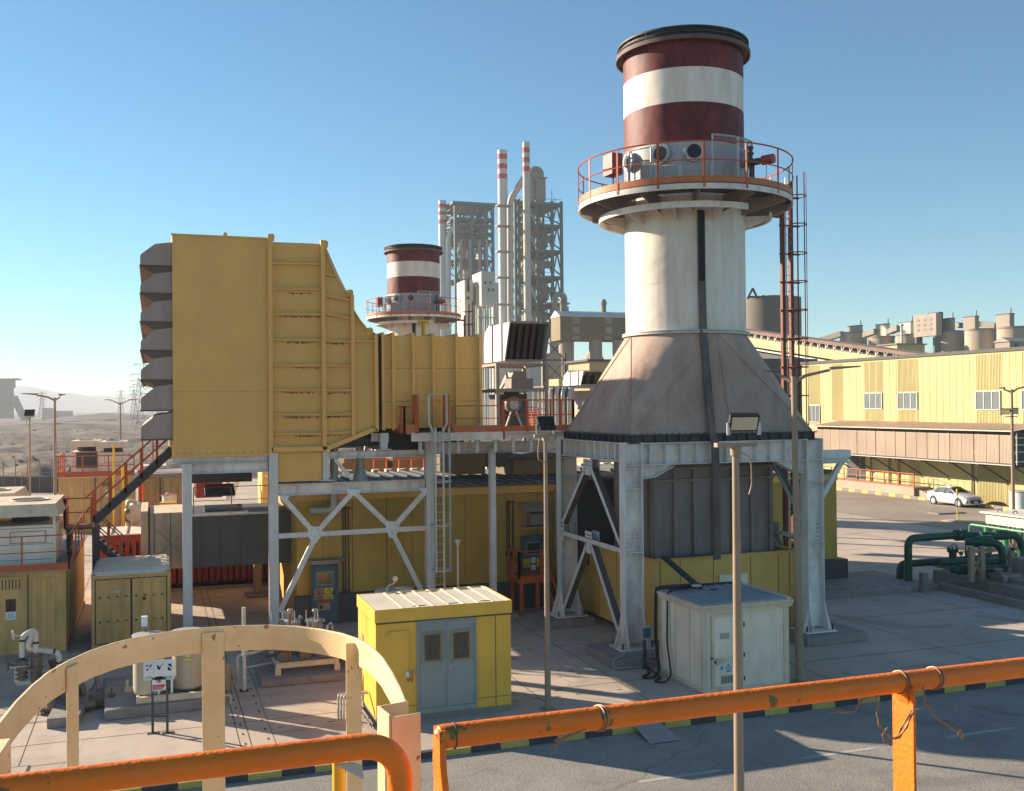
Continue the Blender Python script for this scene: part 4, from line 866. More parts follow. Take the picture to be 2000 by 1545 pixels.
# ---------------------------------------------------------------- platform with orange rails and caged ladder
pl = thing('service_platform', (12, YI, 7), 'grey walkway platform with orange handrails along the foot of the ribbed duct', 'platform')
YP = 35.6
a, b, c_ = aY(803, 846, YP), aY(984, 842, YP), aY(1120, 838, YP)
zd = a.z
g = MB(); g.box(a.x, c_.x, YP, YP+1.3, zd-.05, zd, 0); g.box(a.x, b.x, YP-.02, YP, zd-.3, zd-.02, 1); g.box(b.x, c_.x, YP+.1, YP+.12, zd-.26, zd-.05, 1)
for i in range(9): x = a.x+.4+i*(c_.x-a.x-.6)/8; g.box(x-.06, x+.06, YP+.2, YP+.34, zd-.75, zd-.05, 0)
g.build('deck', [steel, steelr], pl)
g = MB(); railing(g, [(b.x,YP+.01,zd),(c_.x,YP+.01,zd),(c_.x,YP+1.25,zd)], 1.15, .03, .07, 1.1, .2); g.box(b.x-.03, b.x+.03, YP-.02, YP+.04, zd-.3, zd+1.15)
g.build('handrail', [orange, deckor], pl)
g = MB(); a2 = aY(884, 846, YP); railing(g, [(a2.x,YP+.0,zd),(b.x-.05,YP+.0,zd)], .95, .022, .045, 1.3, .24); g.build('handrail', [orange, deckor], pl)
g = MB(); x0 = aY(790,846,YP).x; railing(g, [(x0,YP+1.1,zd),(x0,YP,zd),(aY(813,846,YP).x,YP,zd)], .95, .025, .07, .5, .3); a3 = aY(816,846,YP).x; railing(g, [(a3,YP+.6,zd),(a3,YP,zd)], 1.35, .025, .07, .3, .5); a4 = aY(876,846,YP).x; railing(g, [(a4,YP+.6,zd),(a4,YP,zd)], 1.35, .025, .07, .3, .5); g.build('handrail', [orange, deckor], pl)
g = MB()
for px in (895, 941): q = aY(px, 845, YP+.8); g.bar((q.x+.08,YP+.8,zd), (q.x-.12,YP+.8,zd+.32), .16, .02, (0,1,0)); 
g.build('toe_stop', steel, pl)
ld = thing('caged_ladder', (11.2, 35.4, 0), 'grey caged ladder rising to the platform below the ribbed duct', 'ladder')
YL = 35.35; xa, xb = aY(847, 1000, YL).x, aY(867, 1000, YL).x; zt = aY(850, 770, YL).z
g = MB()
for x in (xa, xb):
    s_ = -1 if x == xa else 1
    g.tube([(x,YL,.35),(x,YL,zd+.05),(x+s_*.14,YL+.02,zd+.35),(x+s_*.14,YL+.05,zt)], .042, 8)
    g.tube([(x+s_*.14,YL+.05,zt),(x+s_*.14,YL+.7,zt)], .028, 6)
g.tube([(xa-.14,YL+.05,zt),(xb+.14,YL+.05,zt)], .02, 6)
g.build('stringer', lightm, ld)
g = MB(); z = .5
while z < zd+.1: g.cyl((xa,YL,z), (xb,YL,z), .016, .016, 6); z += .285
g.build('rung', lightm, ld)
g = MB(); cx, cy = (xa+xb)/2, YL-.32
for y in (860, 939, 1023, 1110): z = aY(860, y, YL).z; g.tube([(xa,YL,z)]+arc((cx,cy,z), .36, rad(165), rad(375), 12)+[(xb,YL,z)], .03, 6)
for t in (180, 225, 270, 315, 360): x, y = cx+.35*math.cos(rad(t)), cy+.35*math.sin(rad(t)); g.bar((x,y,aY(860,1114,YL).z), (x,y,zd+.2), .065, .015, (math.cos(rad(t)),math.sin(rad(t)),0))
g.build('cage', lightm, ld)
# white post with round head, orange step platform by the second door
ps = aY(895, 1180, 34.6); g = MB(); zt = aY(895, 1054, 34.6).z; g.cyl((ps.x,34.6,0), (ps.x,34.6,zt-.2), .035, .035, 8); g.cyl((ps.x,34.6,zt-.2), (ps.x,34.6,zt-.05), .04, .10, 10); g.cyl((ps.x,34.6,zt-.05), (ps.x,34.6,zt), .11, .10, 10)
tag(g.build('detector_post', pipew, None), 'slim pale post with small round head, right of the grey caged ladder', 'post')
os_ = thing('access_steps', (14, 37, 0), 'bright orange steel landing with steps and handrails in front of the blue side door', 'steps')
x0, x1 = aY(1016,1150,36.6).x, aY(1062,1150,36.6).x; ya, yb_ = 36.3, YW-.3; zl = 1.42
g = MB(); g.box(x0, x1+.4, ya+.4, yb_, zl-.06, zl, 0)
for x, y in ((x0+.1,ya+.45),(x0+.75,ya+.45),(x1+.3,ya+.45),(x0+.1,yb_-.1)): g.box(x-.06, x+.06, y-.06, y+.06, 0, zl-.06, 0)
g.box(x0, x0+.95, ya+.38, ya+.41, zl-.22, zl+.06, 0); g.box(x0-.02, x0+.01, ya+.41, yb_, zl-.22, zl+.1, 0)
g.build('landing', orange, os_)
g = MB(); railing(g, [(x0,yb_,zl),(x0,ya+.4,zl),(x0+.9,ya+.4,zl)], 1.0, .028, .09, .65); g.bar((x0+.98,ya+.4,zl+1.0), (x0+1.15,ya-.75,.9), .07, .07); g.bar((x0+.98,ya+.4,zl), (x0+1.15,ya-.6,.05), .05, .2); g.bar((x0+1.8,ya+.4,zl), (x0+1.95,ya-.6,.05), .05, .2); g.box(x0+1.12, x0+1.2, ya-.75, ya-.67, 0, .95)
g.build('handrail', orange, os_)
g = MB()
for i in range(5): z = .2+i*.24; y = ya-.55+i*.19; g.box(x0+1.03, x0+1.9, y, y+.22, z, z+.03)
g.build('tread', darkg, os_)
g = MB(); g.box(x0-2.6, x0-.35, 35.9, 37.9, 0, .24); g.box(x0-2.2, x0-.6, 36.6, 37.9, .24, .42)
tag(g.build('concrete_step', concd, None, bevel=.02), 'low double concrete step against the plinth, left of the orange landing', 'concrete step')
# round drum lids just behind the yellow hut
for (px, py, r_, Y, lab) in ((772, 1153, .62, 33.2, 'larger flat grey drum lid showing behind the roof of the yellow hut'),):
    q = aY(px, py, Y); g = MB(); dm = thing('storage_drum', (q.x, Y, 0), 'pale round drum with flat lid and gauge, mostly hidden behind the yellow hut', 'drum')
    g = MB(); g.cyl((q.x,Y,0), (q.x,Y,q.z-.05), r_, r_, 28); g.build('shell', tank, dm); g = MB(); g.cyl((q.x,Y,q.z-.05), (q.x,Y,q.z), r_+.04, r_+.04, 28); g.cyl((q.x+.28,Y-.0,q.z), (q.x+.28,Y,q.z+.06), .3, .3, 24); g.build('lid', lightm, dm)
    g = MB(); g.tube(bend([(q.x-.35,Y-.2,q.z-.1),(q.x-.3,Y-.2,q.z+.22),(q.x-.05,Y-.2,q.z+.25),(q.x-.05,Y-.2,q.z+.5)], .12), .03, 8); g.cyl((q.x-.05,Y-.26,q.z+.42),(q.x-.05,Y-.14,q.z+.42), .09,.09,12); g.build('gauge', pipew, dm)
# ================================================================ UNDER AND BEHIND THE INTAKE
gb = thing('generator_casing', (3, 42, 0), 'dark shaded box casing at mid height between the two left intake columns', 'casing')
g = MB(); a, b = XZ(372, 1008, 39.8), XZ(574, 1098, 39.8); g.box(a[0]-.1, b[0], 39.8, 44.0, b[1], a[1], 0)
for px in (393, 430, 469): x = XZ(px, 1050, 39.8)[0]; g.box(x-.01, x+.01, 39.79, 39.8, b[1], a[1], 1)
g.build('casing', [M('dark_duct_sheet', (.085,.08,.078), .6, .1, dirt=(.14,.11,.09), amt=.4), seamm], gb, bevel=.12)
g = MB(); g.box(a[0]-.1, XZ(522,1008,39.8)[0], 39.72, 39.78, a[1]-.02, a[1]+.06)
g.build('ledge', steel, gb)
g = MB(); railing(g, [(XZ(378,1008,39.8)[0],39.75,a[1]),(XZ(524,1008,39.8)[0],39.75,a[1])], 1.05, .018, .035, 1.45); g.build('guard_rail', M('dull_maroon_rail', (.25,.09,.07), .5), gb)
g = MB()
for (u0, u1, v0, v1, Yh) in ((401,476,990,1010,40.6),(401,460,948,968,42.6)):
    p, q = XZ(u0, v0, Yh), XZ(u1, v1, Yh); g.hexa([(p[0],Yh,q[1]),(q[0],Yh,q[1]),(q[0],Yh+1.1,q[1]+.25),(p[0],Yh+1.1,q[1]+.25)], [(p[0],Yh+.1,q[1]+.12),(q[0],Yh+.1,q[1]+.12),(q[0],Yh+1.1,q[1]+.42),(p[0],Yh+1.1,q[1]+.42)])
g.build('vent_hood', M('blue_grey_hood', (.10,.12,.15), .5), gb)
g = MB(); g.box(1.2, 5.0, 39.9, 43.9, .9, b[1]-.01, 0) if False else None
rs_ = thing('red_skid', (3, 47, 0), 'red ribbed skid box at ground level seen between the left columns under the intake house', 'container')
g = MB(); g.box(-1.5, 5.0, 47.3, 49.8, .15, 2.2, 0); x = -1.4
while x < 5: g.box(x, x+.12, 47.26, 47.299, .3, 2.1, 0); x += .27
g.build('body', red, rs_); g = MB(); g.box(-1.6, 5.1, 47.0, 50, 0, .15, 0); g.build('base', concd, rs_)
g = MB(); p = aZ(504, 1165); g.box(p.x-.16, p.x+.16, p.y, p.y+.5, .12, 2.1, 0); g.box(p.x-.5, p.x+.6, p.y-.25, p.y+.8, 0, .12, 1)
tag(g.build('support_pedestal', [M('tan_pedestal', (.36,.26,.16), .7, dirt=GRIME, amt=.3), concd], None, bevel=.05), 'tan upright pedestal on a low base between the left intake columns', 'pedestal')
# distant unit seen through the gap under the intake
g = MB(); rY(g, 383, 930, 434, 972, 66, 3); x = 0; tag(g.build('red_container', red, None), 'small dark red container far off, seen through the gap under the intake house', 'container')
g = MB(); rY(g, 512, 905, 530, 1000, 60, 2.5); tag(g.build('ochre_cabinet', yel, None), 'distant ochre cabinet seen just left of the second intake column', 'cabinet')
g = MB(); rY(g, 440, 925, 449, 975, 62, .4); a, b = aY(470, 925, 62), aY(452, 972, 62); g.bar(a, b, .25, .25); tag(g.build('distant_steel_leg', steel, None), 'pale steel leg with slanted brace of the far unit under the intake house', 'steel leg')
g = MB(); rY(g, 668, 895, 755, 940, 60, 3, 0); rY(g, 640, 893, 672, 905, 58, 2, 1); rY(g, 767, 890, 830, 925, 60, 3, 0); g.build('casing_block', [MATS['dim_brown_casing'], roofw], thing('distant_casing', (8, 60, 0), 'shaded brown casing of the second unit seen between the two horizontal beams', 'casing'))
g = MB(); railing(g, [(aY(668,893,56).x,56,aY(668,893,56).z),(aY(828,888,56).x,56,aY(668,893,56).z)], .01, .03, .05, 2.5, .25); railing(g, [(aY(730,893,57).x,57,3.9),(aY(828,888,57).x,57,3.9)], 1.1, .04, .08, .8)
g.build('handrail', [orange, deckor], thing('distant_orange_walkway', (12, 56, 0), 'orange edged walkway of the second unit glimpsed between the horizontal beams', 'walkway'))
# ---------------------------------------------------------------- silencers at centre
def silencer(Yf, P, side, lab, ribs=6, cols=None):
    root = thing('vent_silencer', (aY(P[3][0],P[3][1],Yf).x, Yf, 0), lab, 'vent hood', 'vent hoods on steel frames')
    TL, TR, BR, BL = [aY(px, py, Yf) for px, py in P]
    dep = side; slope = TL.x-BL.x
    xl = BL.x; g = MB(); T = .05; lean = .75 if ribs > 4 else .5
    # side plates, roof, back, floor of a hood whose mouth faces the camera and leans outward at the top
    yb = Yf+dep; yt = Yf-lean
    for x in (xl, BR.x-T):
        g.prism([(Yf,BL.z),(yb,BL.z),(yb,TL.z-.6),(yb-.35,TL.z-.15),(yb-.8,TL.z),(yt,TL.z)], 'x', x, x+T, 0)
    g.box(xl+T, BR.x-T, yt, yb-.8, TL.z-T, TL.z, 0); g.box(xl+T, BR.x-T, yb-T, yb, BL.z, TL.z-.6, 0); g.box(xl+T, BR.x-T, Yf, yb-T, BL.z, BL.z+T, 0)
    g.bar((xl+T,yb-.4,TL.z-.1), (BR.x-T,yb-.4,TL.z-.1), .9, .05, (0,.5,1), 0)
    g.build('hood', hatchg, root)
    g = MB()
    for i in range(1, ribs): x = xl+(BR.x-xl)*i/ribs; g.prism([(Yf+.15,BL.z+T),(yb-.2,BL.z+T),(yb-.2,TL.z-.8),(yt+.3,TL.z-T)], 'x', x-.09, x+.09, 0)
    g.build('baffle', M('brown_baffle', (.06,.045,.04), .7) if 'brown_baffle' not in MATS else MATS['brown_baffle'], root)
    g = MB()
    for y in (Yf+dep*.1, Yf+dep*.55): g.box(xl-.05, xl-.001, y, y+.08, BL.z, TL.z+.04, 0)
    g.bar((xl,Yf-.02,BL.z), (BR.x,Yf-.02,BL.z), .06, .1); g.bar((xl,yt-.02,TL.z), (BR.x,yt-.02,TL.z), .05, .06); g.bar((xl,Yf-.02,BL.z),(xl,yt-.02,TL.z), .05,.06,(0,1,0)); g.bar((BR.x,Yf-.02,BL.z),(BR.x,yt-.02,TL.z), .05,.06,(0,1,0))
    g.build('frame_trim', ductg, root)
    return root, TL, TR, BR, BL
s1, TL, TR, BR, BL = silencer(44.0, [(998,631),(1064,632),(1064,704),(986,704)], 3.1, 'large white sided vent hood with dark baffled mouth, above the orange railed platform')
g = MB(); z0 = 5.2; zt = BL.z-.12
xa, xb = aY(972.5,760,44).x, aY(1068.5,760,44).x
for x in (xa, xb):
    for y in (44.0, 47.0): g.box(x-.08, x+.08, y, y+.16, z0, zt, 0)
z2 = aY(1020, 760, 44).z
for y in (44.02, 47.02):
    for z in (zt, z2): g.box(xa+.08, xb-.08, y, y+.12, z-.12, z, 1)
for x in (xa, xb): g.box(x-.06, x+.06, 44.16, 47, zt-.12, zt, 1)
g.box(xa-.5, xb+.05, 44.1, 47.1, z2+.001, z2+.03, 0)
g.build('support_frame', [hoodg, hoodg], s1)
fan = thing('lube_fan_housing', ((xa+xb)/2, 45, 5), 'grey fan housing with round inlet and splayed legs under the large vent hood', 'fan')
q = aY(1003, 790, 44.4); g = MB(); g.cyl(q+V3(0,.3,0), q, .38, .38, 20, 0); g.cyl(q, q+V3(0,-.06,0), .38, .34, 20, 0); g.cyl(q+V3(0,-.061,0), q+V3(0,-.09,0), .22, .22, 20, 1); g.build('fan_inlet', [ductg, lightm], fan)
g = MB(); g.bar(q+V3(-.1,0,-.3), q+V3(-.38,0,-1.05), .07, .07); g.bar(q+V3(.1,0,-.3), q+V3(.42,0,-1.05), .07, .07); g.build('leg', steel, fan)
g = MB(); a, b = aY(975, 770, 44.9), aY(1030, 838, 44.9); g.box(a.x, b.x, 44.9, 46.5, b.z, a.z, 0); g.cyl((a.x+.6,44.88,a.z-.1),(a.x+.6,44.9,a.z-.1),.42,.42,20,0); g.build('housing', M('dark_housing_sheet', (.13,.11,.10), .6, .1, dirt=(.07,.055,.05), amt=.5), fan, bevel=.05)
g = MB(); a, b = aY(999, 739, 44.3), aY(1042, 757, 44.3); g.box(a.x, b.x, 44.3, 45.3, z2+.03, a.z, 0); tag(g.build('grey_cabinet', ductg, None, bevel=.03), 'plain grey box cabinet on the shelf of the frame under the large vent hood', 'cabinet')
g = MB(); a, b = aY(988, 725, 45.5), aY(1030, 750, 45.5); g.hexa([(a.x,45.5,z2+.03),(b.x,45.5,z2+.03),(b.x,46.6,z2+.03),(a.x,46.6,z2+.03)], [(a.x+.4,45.5,a.z),(b.x-.05,45.5,a.z),(b.x-.05,46.6,a.z),(a.x+.4,46.6,a.z)]); tag(g.build('sloped_duct_box', hoodg, None), 'taupe sloped duct box behind the grey cabinet under the large vent hood', 'duct')
g = MB(); a, b = aY(938, 660, 50), aY(957, 712, 50); g.box(a.x, b.x+.3, 50, 52, b.z, a.z); tag(g.build('pale_casing', cream, None), 'pale casing with a small round hole right behind the end of the ribbed duct', 'casing')
s2, TL, TR, BR, BL = silencer(60.0, [(1141,725),(1179,727),(1179,752),(1134,752)], 3.0, 'small white sided vent hood with dark mouth beside the flared base of the nearest stack', ribs=3)
xa = aY(1118.5,780,60).x; zt = BL.z-.1
g = MB(); g.box(xa-.12, xa+.12, 60, 60.2, 2, zt, 0); g.box(xa-1.6, xa+4, 60.02, 60.2, zt-.12, zt+.05, 1); g.box(xa+3.6, xa+3.85, 60, 60.2, 2, zt, 0); g.box(xa-1.6, xa+4, 60.22, 63, zt, zt+.05, 0); g.build('support_frame', [hoodg, hoodg], s2)
nb = thing('noise_box', (xa+1.6, 60.6, 5), 'grey machine box with black triangle warning label under the small vent hood', 'machine box')
a, b = aY(1127, 763, 60.6), aY(1165, 800, 60.6); g = MB(); g.hexa([(a.x,60.6,b.z),(b.x,60.6,b.z),(b.x,62.6,b.z),(a.x,62.6,b.z)], [(a.x+.25,60.6,a.z),(b.x-.1,60.6,a.z),(b.x-.1,62.6,a.z),(a.x+.25,62.6,a.z)]); g.build('body', ductg, nb)
a, b = aY(1136, 785, 60.58), aY(1152, 800, 60.58); g = MB(); tri_sign(nb, a.x, b.z, .42, 60.58, signw)
# orange rails and yellow pipework of the next unit, seen between
g = MB()
for k in range(5): x = aY(1015+k*5, 820, 52).x; railing(g, [(x,52+k*.5,6.3+k*.14),(x+1.2,52+k*.5,6.3+k*.14)], 1.0, .03, .06, .4, .12)
g.build('guard_panel', [orange, deckor], thing('orange_stair_guard', (20, 52, 0), 'cluster of sunlit orange stair guards between the fan housing and the black floodlight', 'guard rail'))
g = MB()
for k in range(4): a, b = aY(1040, 785+k*14, 55), aY(1066, 785+k*14, 55); g.tube([a, b], .05, 6)
for px in (1042, 1052, 1064): a, b = aY(px, 760, 55), aY(px, 835, 55); g.tube([a, b], .045, 6)
tag(g.build('pale_pipe_rack', pipew, None), 'sunlit pale pipe rack behind the black floodlight on its post', 'pipes')
g = MB(); a, b = aY(1075, 765, 57), aY(1112, 840, 57)
for k in range(7): x = a.x+(b.x-a.x)*k/6; g.tube(bend([(x,57,b.z),(x,57,a.z+.3*math.sin(k)),(x+.25,57.4,a.z+.2)], .1), .07 if k%2 else .12, 6, k % 2)
tag(g.build('valve_cluster', [lightm, darkg], None), 'tangle of pale and dark pipes right of the black floodlight, left of the flared base', 'pipes')
# ================================================================ YELLOW SWITCH HUT
hx0, hx1, hy0, hy1, hz0, hz1 = 5.22, 8.80, 25.40, 27.72, .17, 2.83
hut = thing('switch_hut', (7, 25.4, 0), 'small bright yellow switch hut with grey double doors and pale ribbed roof', 'hut')
g = MB(); g.box(hx0, hx1, hy0, hy1, hz0, hz1-.02, 0)
for x in (6.9, 8.38): g.box(x-.01, x+.01, hy0-.003, hy0, hz0, hz1-.28, 1)
g.box(hx0+.01, hx1, hy0-.012, hy0-.001, hz0+.24, hz0+.25, 1)
for z in (2.5, 1.75, .95): g.box(hx0-.003, hx0, hy0, hy1, z, z+.006, 1)
g.box(hx0-.004, hx0, hy0+1.15, hy0+1.16, hz0, hz1-.02, 1); g.box(hx0-.02, hx0-.001, hy1-.75, hy1-.5, 1.55, 1.95, 2)
g.build('wall', [yelhut, seamm, wood], hut)
g = MB(); g.box(hx0-.03, hx1+.03, hy0-.035, hy0-.002, hz1-.27, hz1+.06, 0); g.box(hx0-.03, hx0-.002, hy0-.002, hy1+.03, hz1-.27, hz1+.06, 0); g.box(hx1+.002, hx1+.03, hy0-.002, hy1+.03, hz1-.27, hz1+.06, 0); g.box(hx0-.002, hx1+.002, hy1+.002, hy1+.03, hz1-.27, hz1+.06, 0)
g.bar((hx0,hy0-.045,hz1-.285),(hx1,hy0-.045,hz1-.285),.03,.03,(0,0,1),1); g.build('fascia', [yelhut, seamm], hut, bevel=.008)
g = MB(); g.box(hx0, hx1, hy0, hy1, hz1-.02, hz1+.05, 0)
for i in range(8): x = hx0+.72+i*.40; g.box(x-.03, x+.03, hy0+.02, hy1-.02, hz1+.05, hz1+.066, 1)
for i in range(7): x = hx0+.78+i*.40; g.box(x, x+.28, hy1-.16, hy1-.05, hz1+.05, hz1+.056, 2)
for i, x in enumerate((6.4, 7.25, 8.2)):
    g.box(x-.17, x+.17, hy0+.18, hy0+.2, hz1+.05, hz1+.065, 2); g.box(x-.2, x+.1, hy1-.32, hy1-.3, hz1+.05, hz1+.07, 2)
g.build('roof', [roofw, M('pale_yellow_rib', (.76,.68,.44), .6), seamm], hut)
g = MB(); g.box(hx0+.02, hx1-.02, hy0+.03, hy1, 0, hz0-.001, 0); g.build('plinth', concd, hut)
a, b = XZ(813, 1213, hy0), XZ(931, 1388, hy0); dx0, dx1, dz1, dz0 = a[0], b[0], a[1], b[1]+.12; dm_ = (dx0+dx1)/2
g = MB(); F = .05
g.box(dx0, dx0+F, hy0-.05, hy0-.001, dz0, dz1, 0); g.box(dx1-F, dx1, hy0-.05, hy0-.001, dz0, dz1, 0); g.box(dx0+F, dx1-F, hy0-.05, hy0-.001, dz1-F, dz1, 0); g.box(dx0+F, dx1-F, hy0-.05, hy0-.001, dz0-.03, dz0+.09, 0)
g.bar((dx0-.02,hy0-.03,dz1+.02),(dx1+.02,hy0-.03,dz1+.02),.05,.02,(0,0,1),0); g.build('door_frame', blued, hut, bevel=.005)
for (u0, u1, nm, w0, w1) in ((dx0+F+.003, dm_-.006, 'left', 824, 865), (dm_+.006, dx1-F-.003, 'right', 880.5, 921)):
    g = MB(); g.box(u0, u1, hy0-.035, hy0-.001, dz0+.095, dz1-F-.006, 0)
    hx_ = u0+.02 if nm == 'left' else u1-.045
    for z in (dz0+.2, (dz0+dz1)/2, dz1-.3): g.box(hx_, hx_+.025, hy0-.06, hy0-.036, z, z+.16, 0)
    if nm == 'left': g.box(dm_-.02, dm_+.004, hy0-.05, hy0-.036, dz0+.095, dz1-F-.01, 0)
    d = g.build('door', blued, hut, bevel=.004)
    p, q = XZ(w0, 1236 if nm == 'left' else 1231, hy0-.05), XZ(w1, 1292 if nm == 'left' else 1288, hy0-.05)
    g = MB(); t = .045
    for k, (o_, t_) in enumerate(((0, .035), (.045, .022))):
        y_ = hy0-.06-.0*k
        x0_, x1_, z0_, z1_ = p[0]+o_, q[0]-o_, q[1]+o_, p[1]-o_; yy0 = hy0-(.075 if k == 0 else .058)
        g.box(x0_, x0_+t_, yy0, hy0-.036, z0_, z1_, 0); g.box(x1_-t_, x1_, yy0, hy0-.036, z0_, z1_, 0); g.box(x0_+t_, x1_-t_, yy0, hy0-.036, z0_, z0_+t_, 0); g.box(x0_+t_, x1_-t_, yy0, hy0-.036, z1_-t_, z1_, 0)
    wf = g.build('window_frame', wood, d, bevel=.004) if False else g.build('window_frame', wood, d)
    g = MB(); g.box(p[0]+.035, q[0]-.035, hy0-.042, hy0-.037, q[1]+.035, p[1]-.035, 0); g.build('window_pane', glassd, d)
    if nm == 'right':
        h_ = XZ(879, 1300, hy0); g = MB(); g.box(h_[0]-.02, h_[0]+.025, hy0-.05, hy0-.036, h_[1]-.07, h_[1]+.07, 0); g.cyl((h_[0],hy0-.05,h_[1]+.03),(h_[0],hy0-.08,h_[1]+.03),.012,.012,8); g.bar((h_[0],hy0-.085,h_[1]+.03),(h_[0]+.12,hy0-.085,h_[1]+.035),.015,.02); g.build('handle', lightm, d)
g = MB(); a, b, c_, d_ = XZ(757,1235,hy0), XZ(798,1231,hy0), XZ(801,1245,hy0), XZ(801,1315,hy0)
g.tube(bend([(a[0],hy0-.03,a[1]),(b[0]-.02,hy0-.03,b[1]),(c_[0],hy0-.03,c_[1]),(c_[0],hy0-.03,d_[1])],.06),.017,8,0)
g.cyl((a[0],hy0-.03,a[1]-.09),(a[0],hy0-.05,a[1]-.09),.05,.05,12,0)
g.box(c_[0]-.13, c_[0]-.05, hy0-.07, hy0-.002, d_[1]-.07, d_[1]+.06, 1); g.box(c_[0]+.03, c_[0]+.09, hy0-.06, hy0-.002, d_[1]-.03, d_[1]+.06, 2)
g.tube(bend([(c_[0]-.09,hy0-.03,d_[1]-.07),(c_[0]-.07,hy0-.04,d_[1]-.22),(c_[0]-.02,hy0-.03,d_[1]-.1)],.05),.008,5,3); g.tube(bend([(c_[0]+.06,hy0-.03,d_[1]-.03),(c_[0]+.03,hy0-.04,d_[1]-.24),(c_[0]-.02,hy0-.03,d_[1]-.1)],.05),.008,5,3)
g.build('conduit', [yel, signw, wood, M('rusty_brown_cable', (.18,.08,.04), .7)], hut)
# pipes leaving the hut on its left side
g = MB(); 
for k in range(3): y = 26.2+k*.07; g.tube(bend([(5.18,y,.62+.0*k),(4.55-.06*k,y,.62),(4.55-.06*k,y,0)],.08),.028,8)
tag(g.build('pipe_stub', pipew, None), 'three pale bent pipes running from the ground into the left side of the yellow hut', 'pipes')
g = MB()
for k in range(4): g.tube([(5.14-.08*k*.5,25.2+.0*k,.06+.05*(k%2)),(5.12-.05*k,27.3,.10+.05*(k%2)),(5.12-.04*k,27.5,.9+.1*k)],.022,6)
tag(g.build('cable_conduits', darkg, None), 'bundle of dark conduits along the foot of the yellow hut, left side', 'conduits')
# ================================================================ WHITE HUT
wh = thing('white_equipment_hut', (15.6, 25, 0), 'small white panelled hut with cream trim in front of the nearest stack', 'hut')
wx0, wx1, wy0, wy1, wz = 14.28, 17.0, 25.0, 27.55, 2.22
g = MB(); g.box(wx0, wx1, wy0, wy1, .06, wz, 0)
for y in (25.75, 26.6): g.box(wx0-.003, wx0, y-.008, y+.008, .1, wz, 1)
for i in range(26): x = 15.68+i*.047; g.box(x, x+.018, wy0-.004, wy0, .12, wz-.05, 0)
g.build('wall', [white, seamm], wh)
g = MB(); 
for x, y in ((wx0,wy0),(wx1,wy0),(wx0,wy1)):
    g.box(x-.03, x+.12 if x == wx0 else x+.03, y-.03, y-.002, .0, wz, 0) if y == wy0 else None
g.box(wx1-.14, wx1-.03, wy0-.03, wy0-.002, 0, wz, 0); g.box(wx0-.03, wx0-.002, wy0-.002, wy0+.10, 0, wz, 0); g.box(wx0-.03, wx0-.002, wy1-.1, wy1, 0, wz, 0); g.box(wx0-.03, wx0-.002, wy0+.1, wy1-.1, .0, .12, 0); g.box(wx0+.12, wx1-.14, wy0-.03, wy0-.002, 0, .1, 0)
for z in (.0,):
    for k in range(3): o_ = .05+.02*k; g.box(wx0-.05-o_, wx1+.05+o_, wy0-.05-o_, wy1+.05+o_, wz+.002+k*.065, wz+.058+k*.065, 0)
g.build('trim', cream, wh, bevel=.004)
g = MB(); zt = wz+.19; g.box(wx0-.02, wx1+.02, wy0-.02, wy1+.02, zt, zt+.03, 0)
for i in range(8): x = wx0+.1+i*.36; g.box(x-.02, x+.02, wy0, wy1, zt+.03, zt+.06, 0)
g.box(wx1-.03, wx1+.1, wy0-.05, wy1+.1, zt+.001, zt+.06, 1); g.box(wx0-.1, wx1+.1, wy1-.0, wy1+.1, zt+.03, zt+.09, 2)
g.cyl((wx0+1.05,wy1-.35,zt),(wx0+1.05,wy1-.35,zt+.12),.05,.05,10,1); g.cyl((wx0+1.05,wy1-.35,zt+.12),(wx0+1.05,wy1-.35,zt+.15),.16,.14,14,1)
g.box(wx0+1.35, wx0+1.6, wy1-.75, wy1-.6, zt+.03, zt+.05, 2); g.build('roof', [roofl, cream, blackm], wh)
a, b = XZ(1388, 1201, wy0), XZ(1452, 1346, wy0); x0, x1, z1, z0 = a[0], b[0], a[1], b[1]
g = MB(); g.box(x0, x1, wy0-.05, wy0-.031, max(.08,z0), z1, 0); g.box(x0+.08, x1-.08, wy0-.056, wy0-.051, .95, z1-.08, 1); g.box(x0+.08, x1-.08, wy0-.056, wy0-.051, .16, .72, 1)
g.box(x0-.06, x0+.04, wy0-.07, wy0-.051, .93, .96, 2); g.bar((x0+.1,wy0-.09,.84),(x0+.27,wy0-.09,.86),.03,.04,(0,0,1),3); g.cyl((x0+.1,wy0-.05,.84),(x0+.1,wy0-.1,.84),.035,.035,10,2)
for z in (.25, .9, 1.75): g.box(x1-.01, x1+.02, wy0-.07, wy0-.04, z, z+.12, 2)
g.box(x0+.25, x0+.55, wy0-.059, wy0-.0565, 1.45, 1.62, 4)
d = g.build('door', [cream, white, blackm, lightm, M('faded_label', (.42,.38,.32), .8)], wh, bevel=.003)
g = MB(); g.box(x0+.25, x0+.82, wy0-.062, wy0-.057, .2, .46, 0)
for i in range(6): x = x0+.29+i*.09; g.box(x, x+.07, wy0-.066, wy0-.062, .23, .43, 1)
g.build('vent_grille', [cream, concd], d)
g = MB(); g.box(x0+.2, x0+.40, wy0-.061, wy0-.057, .56, .76, 0); 
for p, q in (((.23,.62),(.31,.72)),((.28,.60),(.36,.71)),((.26,.68),(.34,.62))): g.bar((x0+p[0],wy0-.063,p[1]),(x0+q[0],wy0-.063,q[1]),.003,.016,(0,0,1),1)
g.build('hazard_label', [signw, signk], d)
tri_sign(d, x0+.41, .52, .21, wy0-.057, signw)
